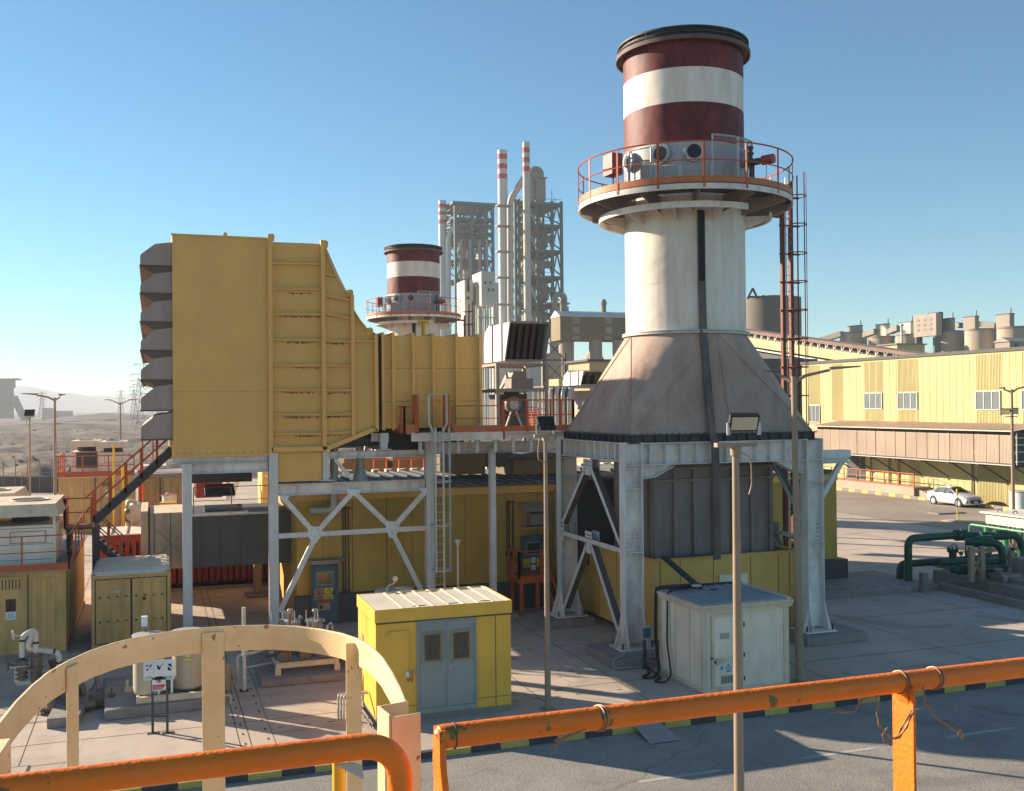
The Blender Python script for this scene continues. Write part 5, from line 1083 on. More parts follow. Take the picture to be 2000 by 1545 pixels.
# black cables down the corner, cable tray over to the enclosure, switch post
g = MB()
for k, xx_ in enumerate((14.15, 14.1, 14.22)):
    yy_ = wy1-.05-.55*(k == 2)
    g.tube(bend([(wx0+1.15,wy1-.5,zt+.1),(wx0+.5,yy_+.02,zt+.1),(xx_,yy_,zt+.08),(xx_-.03,yy_,1.0),(xx_-.06,yy_-.3,.1),(xx_-.5,yy_-.75,.05),(xx_-.75,yy_-.5,.04),(xx_-.35,yy_-.25,.05),(13.98,27.9,.1),(13.98,27.95,.8)],.16,5),.028,7)
tag(g.build('loose_cables', blackm, None), 'loose black cables falling from the white hut roof corner and looping on the ground', 'cables')
g = MB(); a = V3(15.75, 30.22, 2.93); b = V3(17.9, 30.22, 2.93); c_ = V3(16.05-.1, 27.5, zt+.12)
g.bar(a, b, .16, .05); c2 = V3(15.35, 27.6, zt+.12); 
for k in range(5): o_ = (k-2)*.035; g.tube([V3(15.85+o_,30.2,2.96), V3(15.5+o_,27.6,zt+.14)], .018, 5)
g.bar(V3(15.85,30.2,2.92), V3(15.5,27.6,zt+.10), .24, .02); g.bar(V3(14.25,27.45,zt+.12), V3(15.6,27.45,zt+.12), .2, .05)
g.build('tray', M('blue_black_cable', (.03,.045,.06), .5), thing('cable_bridge', (15.5, 28, 2), 'blue black cable bridge sloping from the ochre enclosure down to the white hut roof', 'cable tray'))
sp = thing('switch_post', (13.92, 27.9, 0), 'waist high post with two blue topped sockets left of the white hut', 'switch post')
g = MB(); g.bar((13.95,27.95,0),(13.95,27.95,1.1),.07,.09,(0,1,0)); g.build('post', darkg, sp)
g = MB(); g.box(13.83, 14.1, 27.78, 27.92, .92, 1.32, 0); g.box(13.8, 13.9, 27.70, 27.78, .98, 1.26, 1); g.box(13.93, 14.03, 27.70, 27.78, .98, 1.26, 1); g.build('socket_box', [lightm, M('socket_blue', (.05,.13,.22), .4)], sp, bevel=.01)
# conduit hugging the front footing
g = MB(); fx, fy = CX0-.9, CY0-1.1; g.tube(bend([(fx+.9,fy+1.0,.34),(fx+.55,fy+.5,.34),(fx+.35,fy+.3,.34),(fx-.03,fy+.1,.3),(fx-.03,fy+.0,.05),(fx+.9,fy-.06,.05),(fx+1.5,fy-.06,.05),(13.95,27.9,.3)],.08),.015,6)
tag(g.build('ground_conduit', lightm, None), 'thin metal conduit bent around the front left stack footing', 'conduit')
# ================================================================ LAMP POSTS
def pole(g, x, y, h, r0=.085, r1=.048, m=0, lean=0):
    g.tube([(x,y,0),(x+lean*h*.5,y,h*.5),(x+lean*h,y,h)], [r0,(r0+r1)/2,r1], 14, m)
    g.box(x-.18, x+.18, y-.18, y+.18, 0, .02, m)
def flood(root, p, facing, w=.55, h=.38, tilt=25):
    f = Vector(facing).normalized(); r_ = f.cross(V3(0,0,1)).normalized(); d = (f*math.cos(rad(tilt))-V3(0,0,math.sin(rad(tilt)))); u = r_.cross(d).normalized()
    g = MB(); g.bar(p-d*.06, p+d*.03, w, h, u, 0)
    for k in range(7): g.bar(p-d*.10+u*(-h*.4+k*h*.13), p-d*.06+u*(-h*.4+k*h*.13), w*.9, .012, u, 0)
    for s in (-1, 1): g.bar(p+r_*s*(w/2+.015)-V3(0,0,h*.7), p+r_*s*(w/2+.015), .015, .05, V3(1,0,0), 1)
    hd = g.build('floodlight', [blackm, lightm], root); g = MB(); g.bar(p+d*.031, p+d*.036, w-.05, h-.05, u, 0); g.build('floodlight_glass', lens, hd)
def flood_post(x, y, h, facing, lab, w=.55, h2=.38):
    root = thing('floodlight_post', (x, y, 0), lab, 'light post', 'floodlight posts')
    g = MB(); pole(g, x, y, h); g.build('pole', lampg, root)
    g = MB(); g.bar((x-.32,y,h+.03),(x+.32,y,h+.03),.1,.06); g.cyl((x,y,h-.12),(x,y,h),.075,.075,12); g.build('crossbar', lampg, root)
    g = MB(); g.tube(bend([(x+.2,y,h+.08),(x-.18,y-.05,h+.02),(x-.22,y-.02,h-.4),(x-.2,y,h-.62),(x-.05,y,h-.66)],.12),.018,6) if facing[1] > 0 else g.tube(bend([(x,y-.05,h-.05),(x+.22,y-.05,h-.15),(x+.24,y-.03,h-.55),(x+.2,y-.02,h-.68)],.12),.009,6); g.build('cable', lampg, root)
    flood(root, V3(x+(.0 if facing[1] > 0 else .14), y, h+.34), facing, w, h2)
    return root
flood_post(9.74, 25.18, 7.16, (-.35, 1, 0), 'light post with black floodlight turned away, standing between the yellow hut and the nearest stack')
flood_post(7.77, 12.64, 7.38, (-.25, -1, 0), 'nearest light post, its floodlight facing the camera, standing on the near road', .42, .25)
a = aK(58, 811, 76); flood_post(a.x, a.y, 7.4, (.3, 1, 0), 'thin light post with a small floodlight at the far left above the chiller', .7, .5)
def arm_lamp(x, y, h, lab, arms, r0=.11, r1=.06, lean=0):
    root = thing('street_lamp', (x, y, 0), lab, 'street lamp', 'street lamps with slim arms')
    g = MB(); pole(g, x, y, h, r0, r1, 0, lean); g.build('pole', lampg, root); top = V3(x+lean*h, y, h-.05)
    for (dx, dy, L_, rise, head) in arms:
        d = V3(dx, dy, 0).normalized(); e = top+d*L_*.55+V3(0,0,rise*.75); f = top+d*L_+V3(0,0,rise)
        g = MB(); g.tube([top-V3(0,0,.12), top+d*.35+V3(0,0,rise*.25), e], [.06,.05,.04], 8); am = g.build('arm', lampg, root)
        sd_ = d.cross(V3(0,0,1)); g = MB(); q = e-d*.02
        g.hexa([q-sd_*.09, q+sd_*.09, f+sd_*.13, f-sd_*.13], [q-sd_*.08+V3(0,0,.09), q+sd_*.08+V3(0,0,.09), f+sd_*.1+V3(0,0,.04), f-sd_*.1+V3(0,0,.04)]) ; g.build('lamp_head', head, am)
    return root
arm_lamp(17.48, 25.12, 8.75, 'tall street lamp before the right side of the nearest stack, long arm rightward', [(1,-.35,1.9,.3,lampg), (-.6,.8,.9,.22,darkg)], .125, .075, -.011)
a = aK(107, 778, 57); arm_lamp(a.x, a.y, 8.65, 'street lamp at the far left with one long arm over the desert', [(-1,.15,1.7,.25,darkg), (.6,.8,.7,.2,darkg)])
a = aK(235, 786, 93); arm_lamp(a.x, a.y, 8.55, 'street lamp with two equal arms above the distant chillers', [(-1,.1,1.35,.3,darkg), (1,-.1,1.3,.3,darkg)])
a = aK(1976, 762, 54); rl = arm_lamp(a.x, a.y, 8.6, 'street lamp near the right edge with a pair of floodlights half way up', [(1,-.3,2.2,.35,darkg), (-.6,.8,.6,.1,darkg)])
flood(rl, V3(a.x+.05, a.y-.15, 7.45), (.2,-1,0), .5, .32, 10); flood(rl, V3(a.x-.42, a.y, 7.42), (-1,-.5,0), .5, .32, 25)
g = MB(); g.bar((a.x-.5,a.y,7.15),(a.x+.35,a.y,7.15),.06,.05); g.build('crossbar', lampg, rl)
# ================================================================ NEAR RAILS AND LADDER CAGE
RZ, RY = 7.4, 1.800
rr = thing('handrail', (1.5, RY, 6.2), 'chipped bright orange tube handrail nearest the camera on the right, with twisted wires round it', 'handrail', 'near orange handrails')
g = MB(); g.tube([(.495,RY,RZ),(1.2,RY,RZ),(2.6,RY,RZ),(5.5,RY,RZ)],.0218,40); g.build('rail_tube', orafg, rr)
g = MB(); g.tube([(.497,RY,RZ),(.488,RY,RZ),(.481,RY,RZ-.003)],[.0222,.021,.014],20); zz_ = [6.3, RZ-.30, RZ-.16, RZ-.085, RZ-.045, RZ+.016]; wob = [0, .0012, -.0012, .002, -.001, 0]
for k in range(5):
    a0, a1 = wob[k], wob[k+1]; h0, h1 = (.027+a0, .027+a1) if k < 4 else (.026, .019)
    g.hexa([(.480+a0,RY-h0,zz_[k]),(.492+a0,RY-h0,zz_[k]),(.492+a0,RY+h0,zz_[k]),(.480+a0,RY+h0,zz_[k])],[(.480+a1,RY-h1,zz_[k+1]),(.492+a1,RY-h1,zz_[k+1]),(.492+a1,RY+h1,zz_[k+1]),(.480+a1,RY+h1,zz_[k+1])])
g.build('end_post', orafg, rr)
g = MB(); px_ = aY(1784, 1400, RY-.03).x
g.box(px_, px_+.007, RY-.03, RY+.036, 6.3, RZ-.004); g.hexa([(px_,RY-.018,RZ-.045),(px_+.010,RY-.018,RZ-.045),(px_+.010,RY+.018,RZ-.045),(px_,RY+.018,RZ-.045)],[(px_-.012,RY-.016,RZ-.008),(px_+.022,RY-.016,RZ-.008),(px_+.022,RY+.016,RZ-.008),(px_-.012,RY+.016,RZ-.008)])
g.build('flat_post', orafg, rr, bevel=.0015)
rl_ = thing('handrail', (.1, RY, 6.2), 'orange tube handrail nearest the camera on the left, bending down at its right end', 'handrail', 'near orange handrails')
g = MB(); g.tube(bend([(-1.6,RY,RZ),(.412,RY,RZ),(.412,RY,6.2)],.075,12),.0222,40); g.build('rail_tube', orafg, rl_)
g = MB(); g.plate([(.325,RY-.004,RZ-.024),(.295,RY-.004,RZ-.024),(.315,RY-.004,RZ-.036),(.345,RY-.004,RZ-.056),(.343,RY-.004,RZ-.03)],.004); g.build('torn_plate', pipew, rl_)
# twisted wires on the right rail
rs = random.Random(3)
def wirecoil(x, tails, lab):
    g = MB(); pts = []
    for i in range(40): t = i/39*4*math.pi+.6; pts.append((x+.006*math.sin(i*.31)+i*.0003, RY+.0236*math.cos(t), RZ+.0236*math.sin(t)))
    g.tube(pts, .0017, 6)
    for tl_ in tails:
        for k in range(2):
            p = [Vector(q)+V3(.0018*math.cos(i*2.2+k*3.14), .001, .0018*math.sin(i*2.2+k*3.14)) for i, q in enumerate(tl_)]
            g.tube(p, .0015, 6)
    root = thing('twisted_wire', (x, RY, RZ), lab, 'wire', 'wires twisted round the right handrail'); g.build('wire_strand', wire, root)
def jag(p, q, n=12, a=.006): return [Vector(p).lerp(Vector(q), i/n)+V3(rs.uniform(-a,a), rs.uniform(-a,a)*.6, rs.uniform(-a,a)-.01*math.sin(math.pi*i/n)) for i in range(n+1)]
Wl = lambda pts: [aY(px, py, RY-.035-.004*(i % 2)) for i, (px, py) in enumerate(pts)]
Wp = lambda px, py: aY(px, py, RY-.03)
wirecoil(aZ(1140,1385,RZ).x, [Wl([(1143,1425),(1128,1432),(1112,1436),(1098,1444),(1084,1448)]), Wl([(1128,1432),(1105,1440),(1090,1452),(1078,1462)])], 'twisted wire tie hanging from the orange handrail at its left third')
wirecoil(aZ(1746,1330,RZ).x, [Wl([(1712,1358),(1716,1378),(1713,1395),(1718,1418),(1730,1432),(1742,1443),(1752,1440),(1760,1425),(1772,1405),(1783,1385)]), Wl([(1733,1422),(1724,1438),(1728,1448),(1742,1456)]), Wl([(1703,1362),(1686,1366),(1675,1378),(1670,1390),(1655,1392),(1640,1390),(1624,1392)])], 'thin wires dangling left of the flat orange post')
wirecoil(aZ(1800,1318,RZ).x, [Wl([(1803,1340),(1807,1362),(1806,1376),(1816,1380),(1822,1396),(1834,1406),(1850,1416),(1858,1422),(1866,1428),(1876,1428),(1884,1438),(1880,1442),(1872,1432)]), Wl([(1804,1378),(1795,1386),(1786,1388),(1780,1400),(1772,1420),(1758,1440),(1748,1444)])], 'coiled wire end hanging right of the flat orange post')
g = MB(); x = .512; g.tube([(x, RY+.0230*math.cos(t), RZ+.0230*math.sin(t)) for t in [2*math.pi*i/24 for i in range(24)]], .0012, 5, 0, closed=True); g.build('wire_tie', darkg, rr)
# cream ladder cage
cg = thing('ladder_cage', (.1, 2.2, 6), 'cream painted rust stained ladder cage hoop with flat uprights just below the camera', 'ladder cage')
HZ = 7.40; h_ = .068
hp_ = [(0,1405),(28,1370),(60,1338),(92,1312),(130,1290),(175,1270),(220,1255),(270,1243),(320,1234),(370,1228),(415,1224),(470,1221),(530,1220),(580,1222),(630,1228),(670,1236),(700,1246),(728,1262),(750,1284),(768,1312),(784,1343),(795,1370)]
pts = [aZ(a_, b_, HZ) for a_, b_ in hp_]; pts = [pts[0]+(pts[0]-pts[1])*2.2+V3(-.0,-.06,0)]+pts
def flatband(g, pts, h, t, m=0):
    ctr = sum(pts, Vector((0,0,0)))/len(pts); V = []; F = []
    for i, p in enumerate(pts):
        d = (pts[min(i+1,len(pts)-1)]-pts[max(i-1,0)]); d.z = 0; d.normalize(); nn = V3(d.y,-d.x,0)*t
        for q in (p, p+nn, p+nn-V3(0,0,h), p-V3(0,0,h)): V.append(q)
    for i in range(len(pts)-1):
        for j in range(4): F.append((i*4+j, i*4+(j+1)%4, i*4+4+(j+1)%4, i*4+4+j))
    F += [(3,2,1,0), tuple(len(pts)*4-4+j for j in range(4))]; g.add(V, F, m)
g = MB(); flatband(g, pts, h_, .008); g.build('hoop', creamfg, cg, smooth=50, bevel=.002)
g = MB(); flatband(g, [p+V3(0,0,-1.0) for p in pts], h_, .008); g.build('hoop', creamfg, cg, smooth=50)
for px, py, w in ((131,1290,.046),(416,1224,.054),(697,1245,.036)):
    q = aZ(px, py, HZ); i = min(range(1,len(pts)-1), key=lambda k: (pts[k]-q).length); d = (pts[i+1]-pts[i-1]).normalized(); nn = V3(d.y,-d.x,0); w *= 1.1
    o_ = nn*.010 + V3(0,0,0); g = MB(); c0 = q+o_-V3(0,0,.012)
    if px == 697: d = V3(.85,-.1,0).normalized(); nn = V3(d.y,-d.x,0)
    g.hexa([c0-d*w/2-V3(0,0,1.5), c0+d*w/2-V3(0,0,1.5), c0+d*w/2+nn*.006-V3(0,0,1.5), c0-d*w/2+nn*.006-V3(0,0,1.5)], [c0-d*w/2, c0+d*w/2, c0+d*w/2+nn*.006, c0-d*w/2+nn*.006])
    g.build('upright', creamfg, cg, bevel=.0015)
    g = MB(); 
# channel post that carries the cage (open to the right)
A = aZ(741, 1378, HZ-.0); B = aZ(796, 1368, HZ); Cc = aZ(764, 1402, HZ-.006); D_ = aZ(820, 1393, HZ-.006)
g = MB(); tk = .005
def wallp(p, q, zt, zb): 
    d = (q-p).normalized(); nn = V3(d.y,-d.x,0)*tk; g.hexa([V3(p.x,p.y,zb),V3(q.x,q.y,zb),V3(q.x,q.y,zb)+nn,V3(p.x,p.y,zb)+nn],[V3(p.x,p.y,zt),V3(q.x,q.y,zt),V3(q.x,q.y,zt)+nn,V3(p.x,p.y,zt)+nn])
wallp(A, B, HZ, 6.0); wallp(A, Cc, HZ, 6.0); wallp(Cc, D_, HZ-.004, 6.0)
g.build('channel_post', creamfg, cg, bevel=.0012)
g = MB(); m_ = (A+Cc)/2+V3(.012,0,-.035); g.cyl(m_, m_+V3(.028,-.003,-.002), .011,.011,8); g.cyl(m_, m_+V3(.01,-.001,0), .02,.02,6); g.build('bolt', pumpg, cg)
g = MB(); q = aZ(40, 1442, 7.36); g.hexa([(q.x-.5,q.y-.2,6.2),(q.x+.005,q.y-.2,6.2),(q.x+.005,q.y+.0,6.2),(q.x-.5,q.y+.0,6.2)],[(q.x-.5,q.y-.2,7.36),(q.x-.02,q.y-.09,7.36),(q.x,q.y,7.36),(q.x-.5,q.y,7.36)]) if False else None
a, b = aZ(22, 1441, 7.42), aZ(0, 1490, 7.42); nn = V3(.03,0,0)
g.hexa([V3(a.x-.06,a.y,6.2),V3(a.x,a.y,6.2),V3(a.x,b.y-.05,6.2),V3(a.x-.06,b.y-.05,6.2)],[V3(a.x-.06,a.y,7.42),V3(a.x,a.y,7.42),V3(a.x-.012,b.y-.05,7.42),V3(a.x-.06,b.y-.05,7.42)])
g.build('channel_post', creamfg, cg, bevel=.002)
g = MB(); q = aZ(724, 1470, 7.2); q2 = V3(.345,2.05,0); g.cyl((q2.x,q2.y,6.0),(q2.x,q2.y,7.33),.013,.013,14); tag(g.build('yellow_pipe', yelp, None), 'short bright yellow vertical pipe behind the bend of the left orange handrail', 'pipe')
# ================================================================ LEFT YARD
def corr_y(g, x0, x1, z0, z1, Y, step=.27, d=.035, m=0):   # ribs on a face that looks toward -Y
    x = x0+step*.3
    while x+step*.5 < x1: g.hexa([(x,Y-d,z0),(x+step*.5,Y-d,z0),(x+step*.6,Y-.001,z0),(x-step*.1,Y-.001,z0)], [(x,Y-d,z1),(x+step*.5,Y-d,z1),(x+step*.6,Y-.001,z1),(x-step*.1,Y-.001,z1)], m); x += step
def corr_x(g, y0, y1, z0, z1, X, step=.27, d=.035, m=0, s=1):
    y = y0+step*.3
    while y+step*.5 < y1: g.box(X, X+s*d, y, y+step*.5, z0, z1, m); y += step
def chiller(x1, y0, z0, w, dpt, lab, hb=1.25):
    """x1 = right edge"""
    x0 = x1-w; root = thing('chiller_unit', ((x0+x1)/2, y0, z0), lab, 'chiller', 'roof chillers with flared hoods')
    g = MB(); g.box(x0, x1, y0, y0+dpt, z0, z0+hb, 0)
    for z in (z0+.18, z0+hb*.52, z0+hb-.1): g.box(x0, x1, y0-.006, y0-.001, z, z+.02, 1)
    n_ = max(1, round(w/1.8))
    for i in range(n_+1): x = x0+(x1-x0)*i/n_; g.box(x-.04, x+.04, y0-.03, y0-.007, z0, z0+hb+.3, 0)
    g.box(x1-1.35, x1-.25, y0-.02, y0-.007, z0+hb*.56, z0+hb*.86, 1); g.box(x1-1.32, x1-.28, y0-.028, y0-.02, z0+hb*.58, z0+hb*.84, 0)
    g.build('cabinet', [white, ductg], root, bevel=.01)
    g = MB()
    for i in range(n_): x = x0+(x1-x0)*(i+.5)/n_; g.cyl((x,y0+dpt*.5,z0+hb), (x,y0+dpt*.5,z0+hb+.4), .62, .55, 20, 0)
    g.build('fan_cowl', darkg, root)
    zb, zt = z0+hb+.32, z0+hb+.72; o1, o2 = .18, .05
    g = MB(); g.add([(x0-o1,y0-.35,zb),(x1+o1,y0-.35,zb),(x1+o1,y0+dpt+.25,zb),(x0-o1,y0+dpt+.25,zb),(x0-o2,y0-.28,zt),(x1+o2,y0-.28,zt),(x1+o2,y0+dpt+.1,zt),(x0-o2,y0+dpt+.1,zt)], [(4,5,6,7),(0,1,5,4),(1,2,6,5),(2,3,7,6),(3,0,4,7),(0,3,2,1)], 0)
    for i in range(n_):
        x = x0+(x1-x0)*(i+.5)/n_; g.tube([(x+.6*math.cos(t), y0+dpt*.45+.6*math.sin(t), zt+.02) for t in [2*math.pi*k/24 for k in range(24)]], .025, 6, 0, closed=True); g.cyl((x,y0+dpt*.45,zt+.001), (x,y0+dpt*.45,zt+.012), .58, .58, 24, 1)
    g.build('flared_hood', [cream if z0 > 0 else cream, roofd], root); return root
kh = thing('generator_enclosure', (-5, 36.5, 0), 'large khaki corrugated enclosure at the left edge, below the near chiller', 'enclosure')
X1 = -2.73; YK = 36.5; zk = 2.78
g = MB(); g.box(-12, X1, YK, YK+9, .12, zk, 0); corr_y(g, XZ(58,1200,YK)[0], X1-.12, .3, zk-.25, YK); corr_x(g, YK+.2, YK+9, .3, zk-.2, X1, .3, .03)
for px in (55, 132): x = XZ(px, 1200, YK)[0]; g.box(x-.012, x+.012, YK-.05, YK-.001, .3, zk-.1, 1)
g.box(-12, X1, YK-.04, YK-.001, zk-.22, zk, 0); g.box(-12, X1, YK-.04, YK-.001, .12, .3, 0)
g.build('wall', [khaki, seamm], kh)
g = MB(); a, b = XZ(0, 1130, YK), XZ(41, 1154, YK); g.box(a[0]-1, b[0], YK-.03, YK-.001, b[1]-.03, a[1], 0)
for i in range(14): x = b[0]-.03-i*.098; g.box(x-.03, x+.0, YK-.034, YK-.03, b[1]+.06, a[1]-.06, 1)
g.bar((a[0]-.5,YK-.08,a[1]+.05),(b[0]+.05,YK-.08,a[1]+.02),.14,.03); g.build('louvre', [khaki, blackm], kh)
a, b = XZ(11, 1171, YK), XZ(31, 1194, YK); g = MB(); g.box(a[0], b[0], YK-.01, YK-.001, b[1], a[1], 0); g.prism([((a[0]+b[0])/2-.05,b[1]+.15),((a[0]+b[0])/2+.05,b[1]+.15),((a[0]+b[0])/2,a[1]-.04)], 'y', YK-.013, YK-.0105, 1)
for k in range(3): g.box(a[0]+.04, b[0]-.04, YK-.013, YK-.0105, b[1]+.03+.04*k, b[1]+.045+.04*k, 1)
g.build('notice_plate', [M('faded_maroon_notice', (.09,.03,.025), .5), signk], kh)
g = MB(); c_ = XZ(32, 1210, YK); g.box(a[0], b[0]+.01, YK-.012, YK-.001, c_[1], b[1]-.003, 0)
for k, segs in enumerate((((.18,.42),(.48,.72)), ((.12,.5),(.55,.85)))):
    for u, v in segs: z = b[1]-.09-k*.075; w_ = b[0]-a[0]; g.box(a[0]+w_*u, a[0]+w_*v, YK-.014, YK-.0122, z-.022, z, 1)
g.build('name_plate', [signw, M('faded_lettering', (.2,.2,.22), .5)], kh)
g = MB(); g.box(-12, X1+.15, YK-.3, YK+9, zk+.001, zk+.04, 0); g.build('roof_deck', ductg, kh)
g = MB(); railing(g, [(-11,YK-.28,zk+.04),(X1+.12,YK-.28,zk+.04),(X1+.12,YK+7.2,zk+.04)], 1.1, .022, .05, 1.45, .2); g.build('handrail', [orange, orange], kh)
g = MB(); g.box(-12, X1+.05, YK-.1, YK+9, 0, .12); g.build('base', concd, kh)
chiller(-3.15, YK+.95, zk+.04, 7.2, 3.4, 'near white chiller with flared cream hood and two fan openings, cut by the left edge', 1.32)
chiller(-5.0, YK+6.3, zk+.04, 7.2, 3.2, 'second chiller hood just showing behind the near one at the left edge', 1.32)
# khaki container with double doors
cx0, cx1, cy = -1.95, .50, 36.3; cd = 3.7
ct = thing('shipping_container', ((cx0+cx1)/2, cy, 0), 'short khaki container with closed double doors and ribbed pale roof, behind the tank pair', 'container')
g = MB(); g.box(cx0, cx1, cy+.06, cy+cd, .12, 2.5, 0); corr_x(g, cy+.3, cy+cd-.2, .3, 2.4, cx1, .27, .03); corr_x(g, cy+.3, cy+cd-.2, .3, 2.4, cx0, .27, .03, 0, -1)
for x in (cx0, cx1-.1): g.box(x, x+.1, cy, cy+.06, .12, 2.5, 0)
g.box(cx0+.1, cx1-.1, cy, cy+.06, 2.38, 2.5, 0); g.box(cx0+.1, cx1-.1, cy, cy+.06, .12, .24, 0)
for x in (cx0-.01, cx1-.15):
    for z in (.1, 2.42): g.box(x, x+.16, cy-.01, cy+.17, z, z+.12, 0)
g.build('body', khaki, ct, bevel=.008)
g = MB(); g.box(cx0+.1, cx1-.1, cy+.045, cy+.059, .24, 2.38); g.build('door_gasket', blackm, ct)
g = MB(); g.box(cx0, cx1, cy+.02, cy+cd, 2.501, 2.54, 0); y = cy+.2
while y < cy+cd: g.box(cx0+.08, cx1-.08, y, y+.17, 2.54, 2.59, 0); y += .34
g.build('roof', roofw, ct)
for s in (0, 1):
    u0 = cx0+.1+s*(cx1-cx0-.2)/2+.03; u1 = u0+(cx1-cx0-.2)/2-.06; g = MB(); g.box(u0, u1, cy+.02, cy+.044, .27, 2.35, 0)
    for q_ in range(4): g.box(u0+.08+q_*.27, u0+.16+q_*.27, cy+.008, cy+.0195, .4, 2.25, 0)
    for z in (.3, 1.3): g.box(u0+.04, u1-.04, cy+.01, cy+.02, z, z+.02, 0)
    for z in (.95, 1.75): g.box(u0+.03, u1-.03, cy+.008, cy+.02, z, z+.06, 0)
    d = g.build('door', khaki, ct, bevel=.004); g = MB()
    for f in (.42, .74) if s == 0 else (.26, .58): x = u0+(u1-u0)*f; g.cyl((x,cy-.01,.22), (x,cy-.01,2.42), .02, .02, 8)
    g.build('lock_rod', khaki, d); g = MB(); g.box(u0+.45, u0+.75, cy-.0, cy+.008, 1.92, 2.0) if s == 0 else g.box(u0+.33, u0+.42, cy+.0, cy+.008, 1.62, 1.72)
    g.build('label_plate', lightm if s == 0 else seamm, d)
# stairs --------------------------------------------------------
sg = thing('steel_stairs', (-1.6, 40, 0), 'orange railed steel stairs climbing right to the intake house with a short lower flight', 'stairs')
YS = 40.0; a, b = aY(183, 1020, YS), aY(337, 879, YS); a = V3(a.x, YS, a.z); b = V3(b.x, YS, b.z); off = V3(0,.95,0); dv = b-a
g = MB(); g.bar(a, b, .06, .30, (0,0,1)); g.bar(a+off, b+off, .06, .30, (0,0,1)); g.build('stringer', darkg, sg)
g = MB(); n_ = 15
for i in range(n_): p = a+dv*(i+.5)/n_; g.box(p.x-.14, p.x+.16, YS+.03, YS+.92, p.z+.0, p.z+.035)
g.build('tread', lightm, sg)
g = MB()
for o_ in (V3(0,0,0), off):
    for h in (.55, 1.05): g.tube([a+o_+V3(-.25,0,h-.15), b+o_+V3(0,0,h)], .03, 6)
    for i in range(6): p = a+o_+dv*(i*.2); g.box(p.x-.045, p.x+.045, p.y-.03, p.y+.03, p.z, p.z+1.05)
g.build('handrail', orange, sg)
lx, lz = a.x, a.z-.15
g = MB(); g.box(lx-.95, lx+.1, YS-.2, YS+1.2, lz-.06, lz); 
for x, y in ((lx+.05,YS-.1),(lx+.05,YS+1.1),(lx-.8,YS-.1)): g.box(x-.1, x+.1, y-.1, y+.1, 0, lz-.06)
g.build('landing', darkg, sg)
g = MB(); railing(g, [(lx-.95,YS+1.2,lz),(lx-.95,YS-.2,lz),(lx-.05,YS-.2,lz)], 1.05, .028, .08, .7, .1); g.build('handrail', orange, sg)
p, q = aY(186, 1056, YS+.3), aY(262, 1125, YS+.3); p = V3(p.x,YS+.3,p.z); q = V3(q.x,YS+.3,q.z)
g = MB()
for o_ in (V3(0,0,0), V3(0,.9,0)): g.bar(p+o_, q+o_, .05, .24, (0,0,1))
for i in range(9): r_ = p.lerp(q, (i+.5)/9); g.box(r_.x-.14, r_.x+.14, YS+.32, YS+1.18, r_.z+.02, r_.z+.05, 1)
g.build('stringer', [darkg, lightm], sg)
g = MB()
for o_ in (V3(0,0,0), V3(0,.9,0)):
    for h in (.5, 1.0): g.tube([p+o_+V3(0,0,h), q+o_+V3(0,0,h)], .026, 6)
    for i in range(4): r_ = p.lerp(q, i/3)+o_; g.box(r_.x-.035, r_.x+.035, r_.y-.03, r_.y+.03, r_.z, r_.z+1.0)
g.build('handrail', orange, sg)
# long red container with pale ribbed roof behind
rc = thing('red_container', (0, 47, 0), 'long red container with pale standing seam roof behind the stairs and the intake columns', 'container')
rx0 = aY(186, 1040, 47.3).x; g = MB(); g.box(rx0, 5.0, 47.3, 50.2, .15, 2.55, 0); corr_y(g, rx0+.05, 4.95, .3, 2.45, 47.3, .27, .03); g.build('body', red, rc)
g = MB(); g.box(rx0-.05, 5.05, 47.2, 50.3, 2.551, 2.59, 0); x = rx0
while x < 5: g.box(x, x+.04, 47.2, 50.3, 2.59, 2.64, 1); x += .62
g.build('roof', [roofw, ductg], rc); g = MB(); g.box(rx0-.1, 5.1, 46.9, 50.4, 0, .15); g.build('base', concd, rc)
# beige duct left of the first column
bd = thing('beige_duct', (2, 43, 0), 'boxy beige sheet metal duct just left of the first intake column', 'duct')
g = MB(); a, b = XZ(293, 1003, 42.5), XZ(352, 1110, 42.5); g.box(a[0], b[0]+.3, 42.5, 46.0, b[1], a[1], 0); z0, z1 = b[1], a[1]
c0, c1 = XZ(275, 1000, 42.2)[0], XZ(289, 1000, 42.2)[0]; g.box(c0, c1, 42.2, 46.3, z0-.1, z1+.12, 0); g.box(c1, a[0], 42.6, 45.9, z0+.1, z1-.1, 1)
for x in (a[0]+.15, b[0]-.35): g.box(x-.02, x+.02, 42.49, 42.499, z0, z1, 1)
for p, q in (((308,1035),(352,1080)),((308,1085),(352,1045))): u, v = XZ(*p, 42.49), XZ(*q, 42.49); g.bar((u[0],42.49,u[1]),(v[0],42.49,v[1]),.015,.02,(0,0,1),1)
g.build('casing', [cream, concd], bd, bevel=.04)
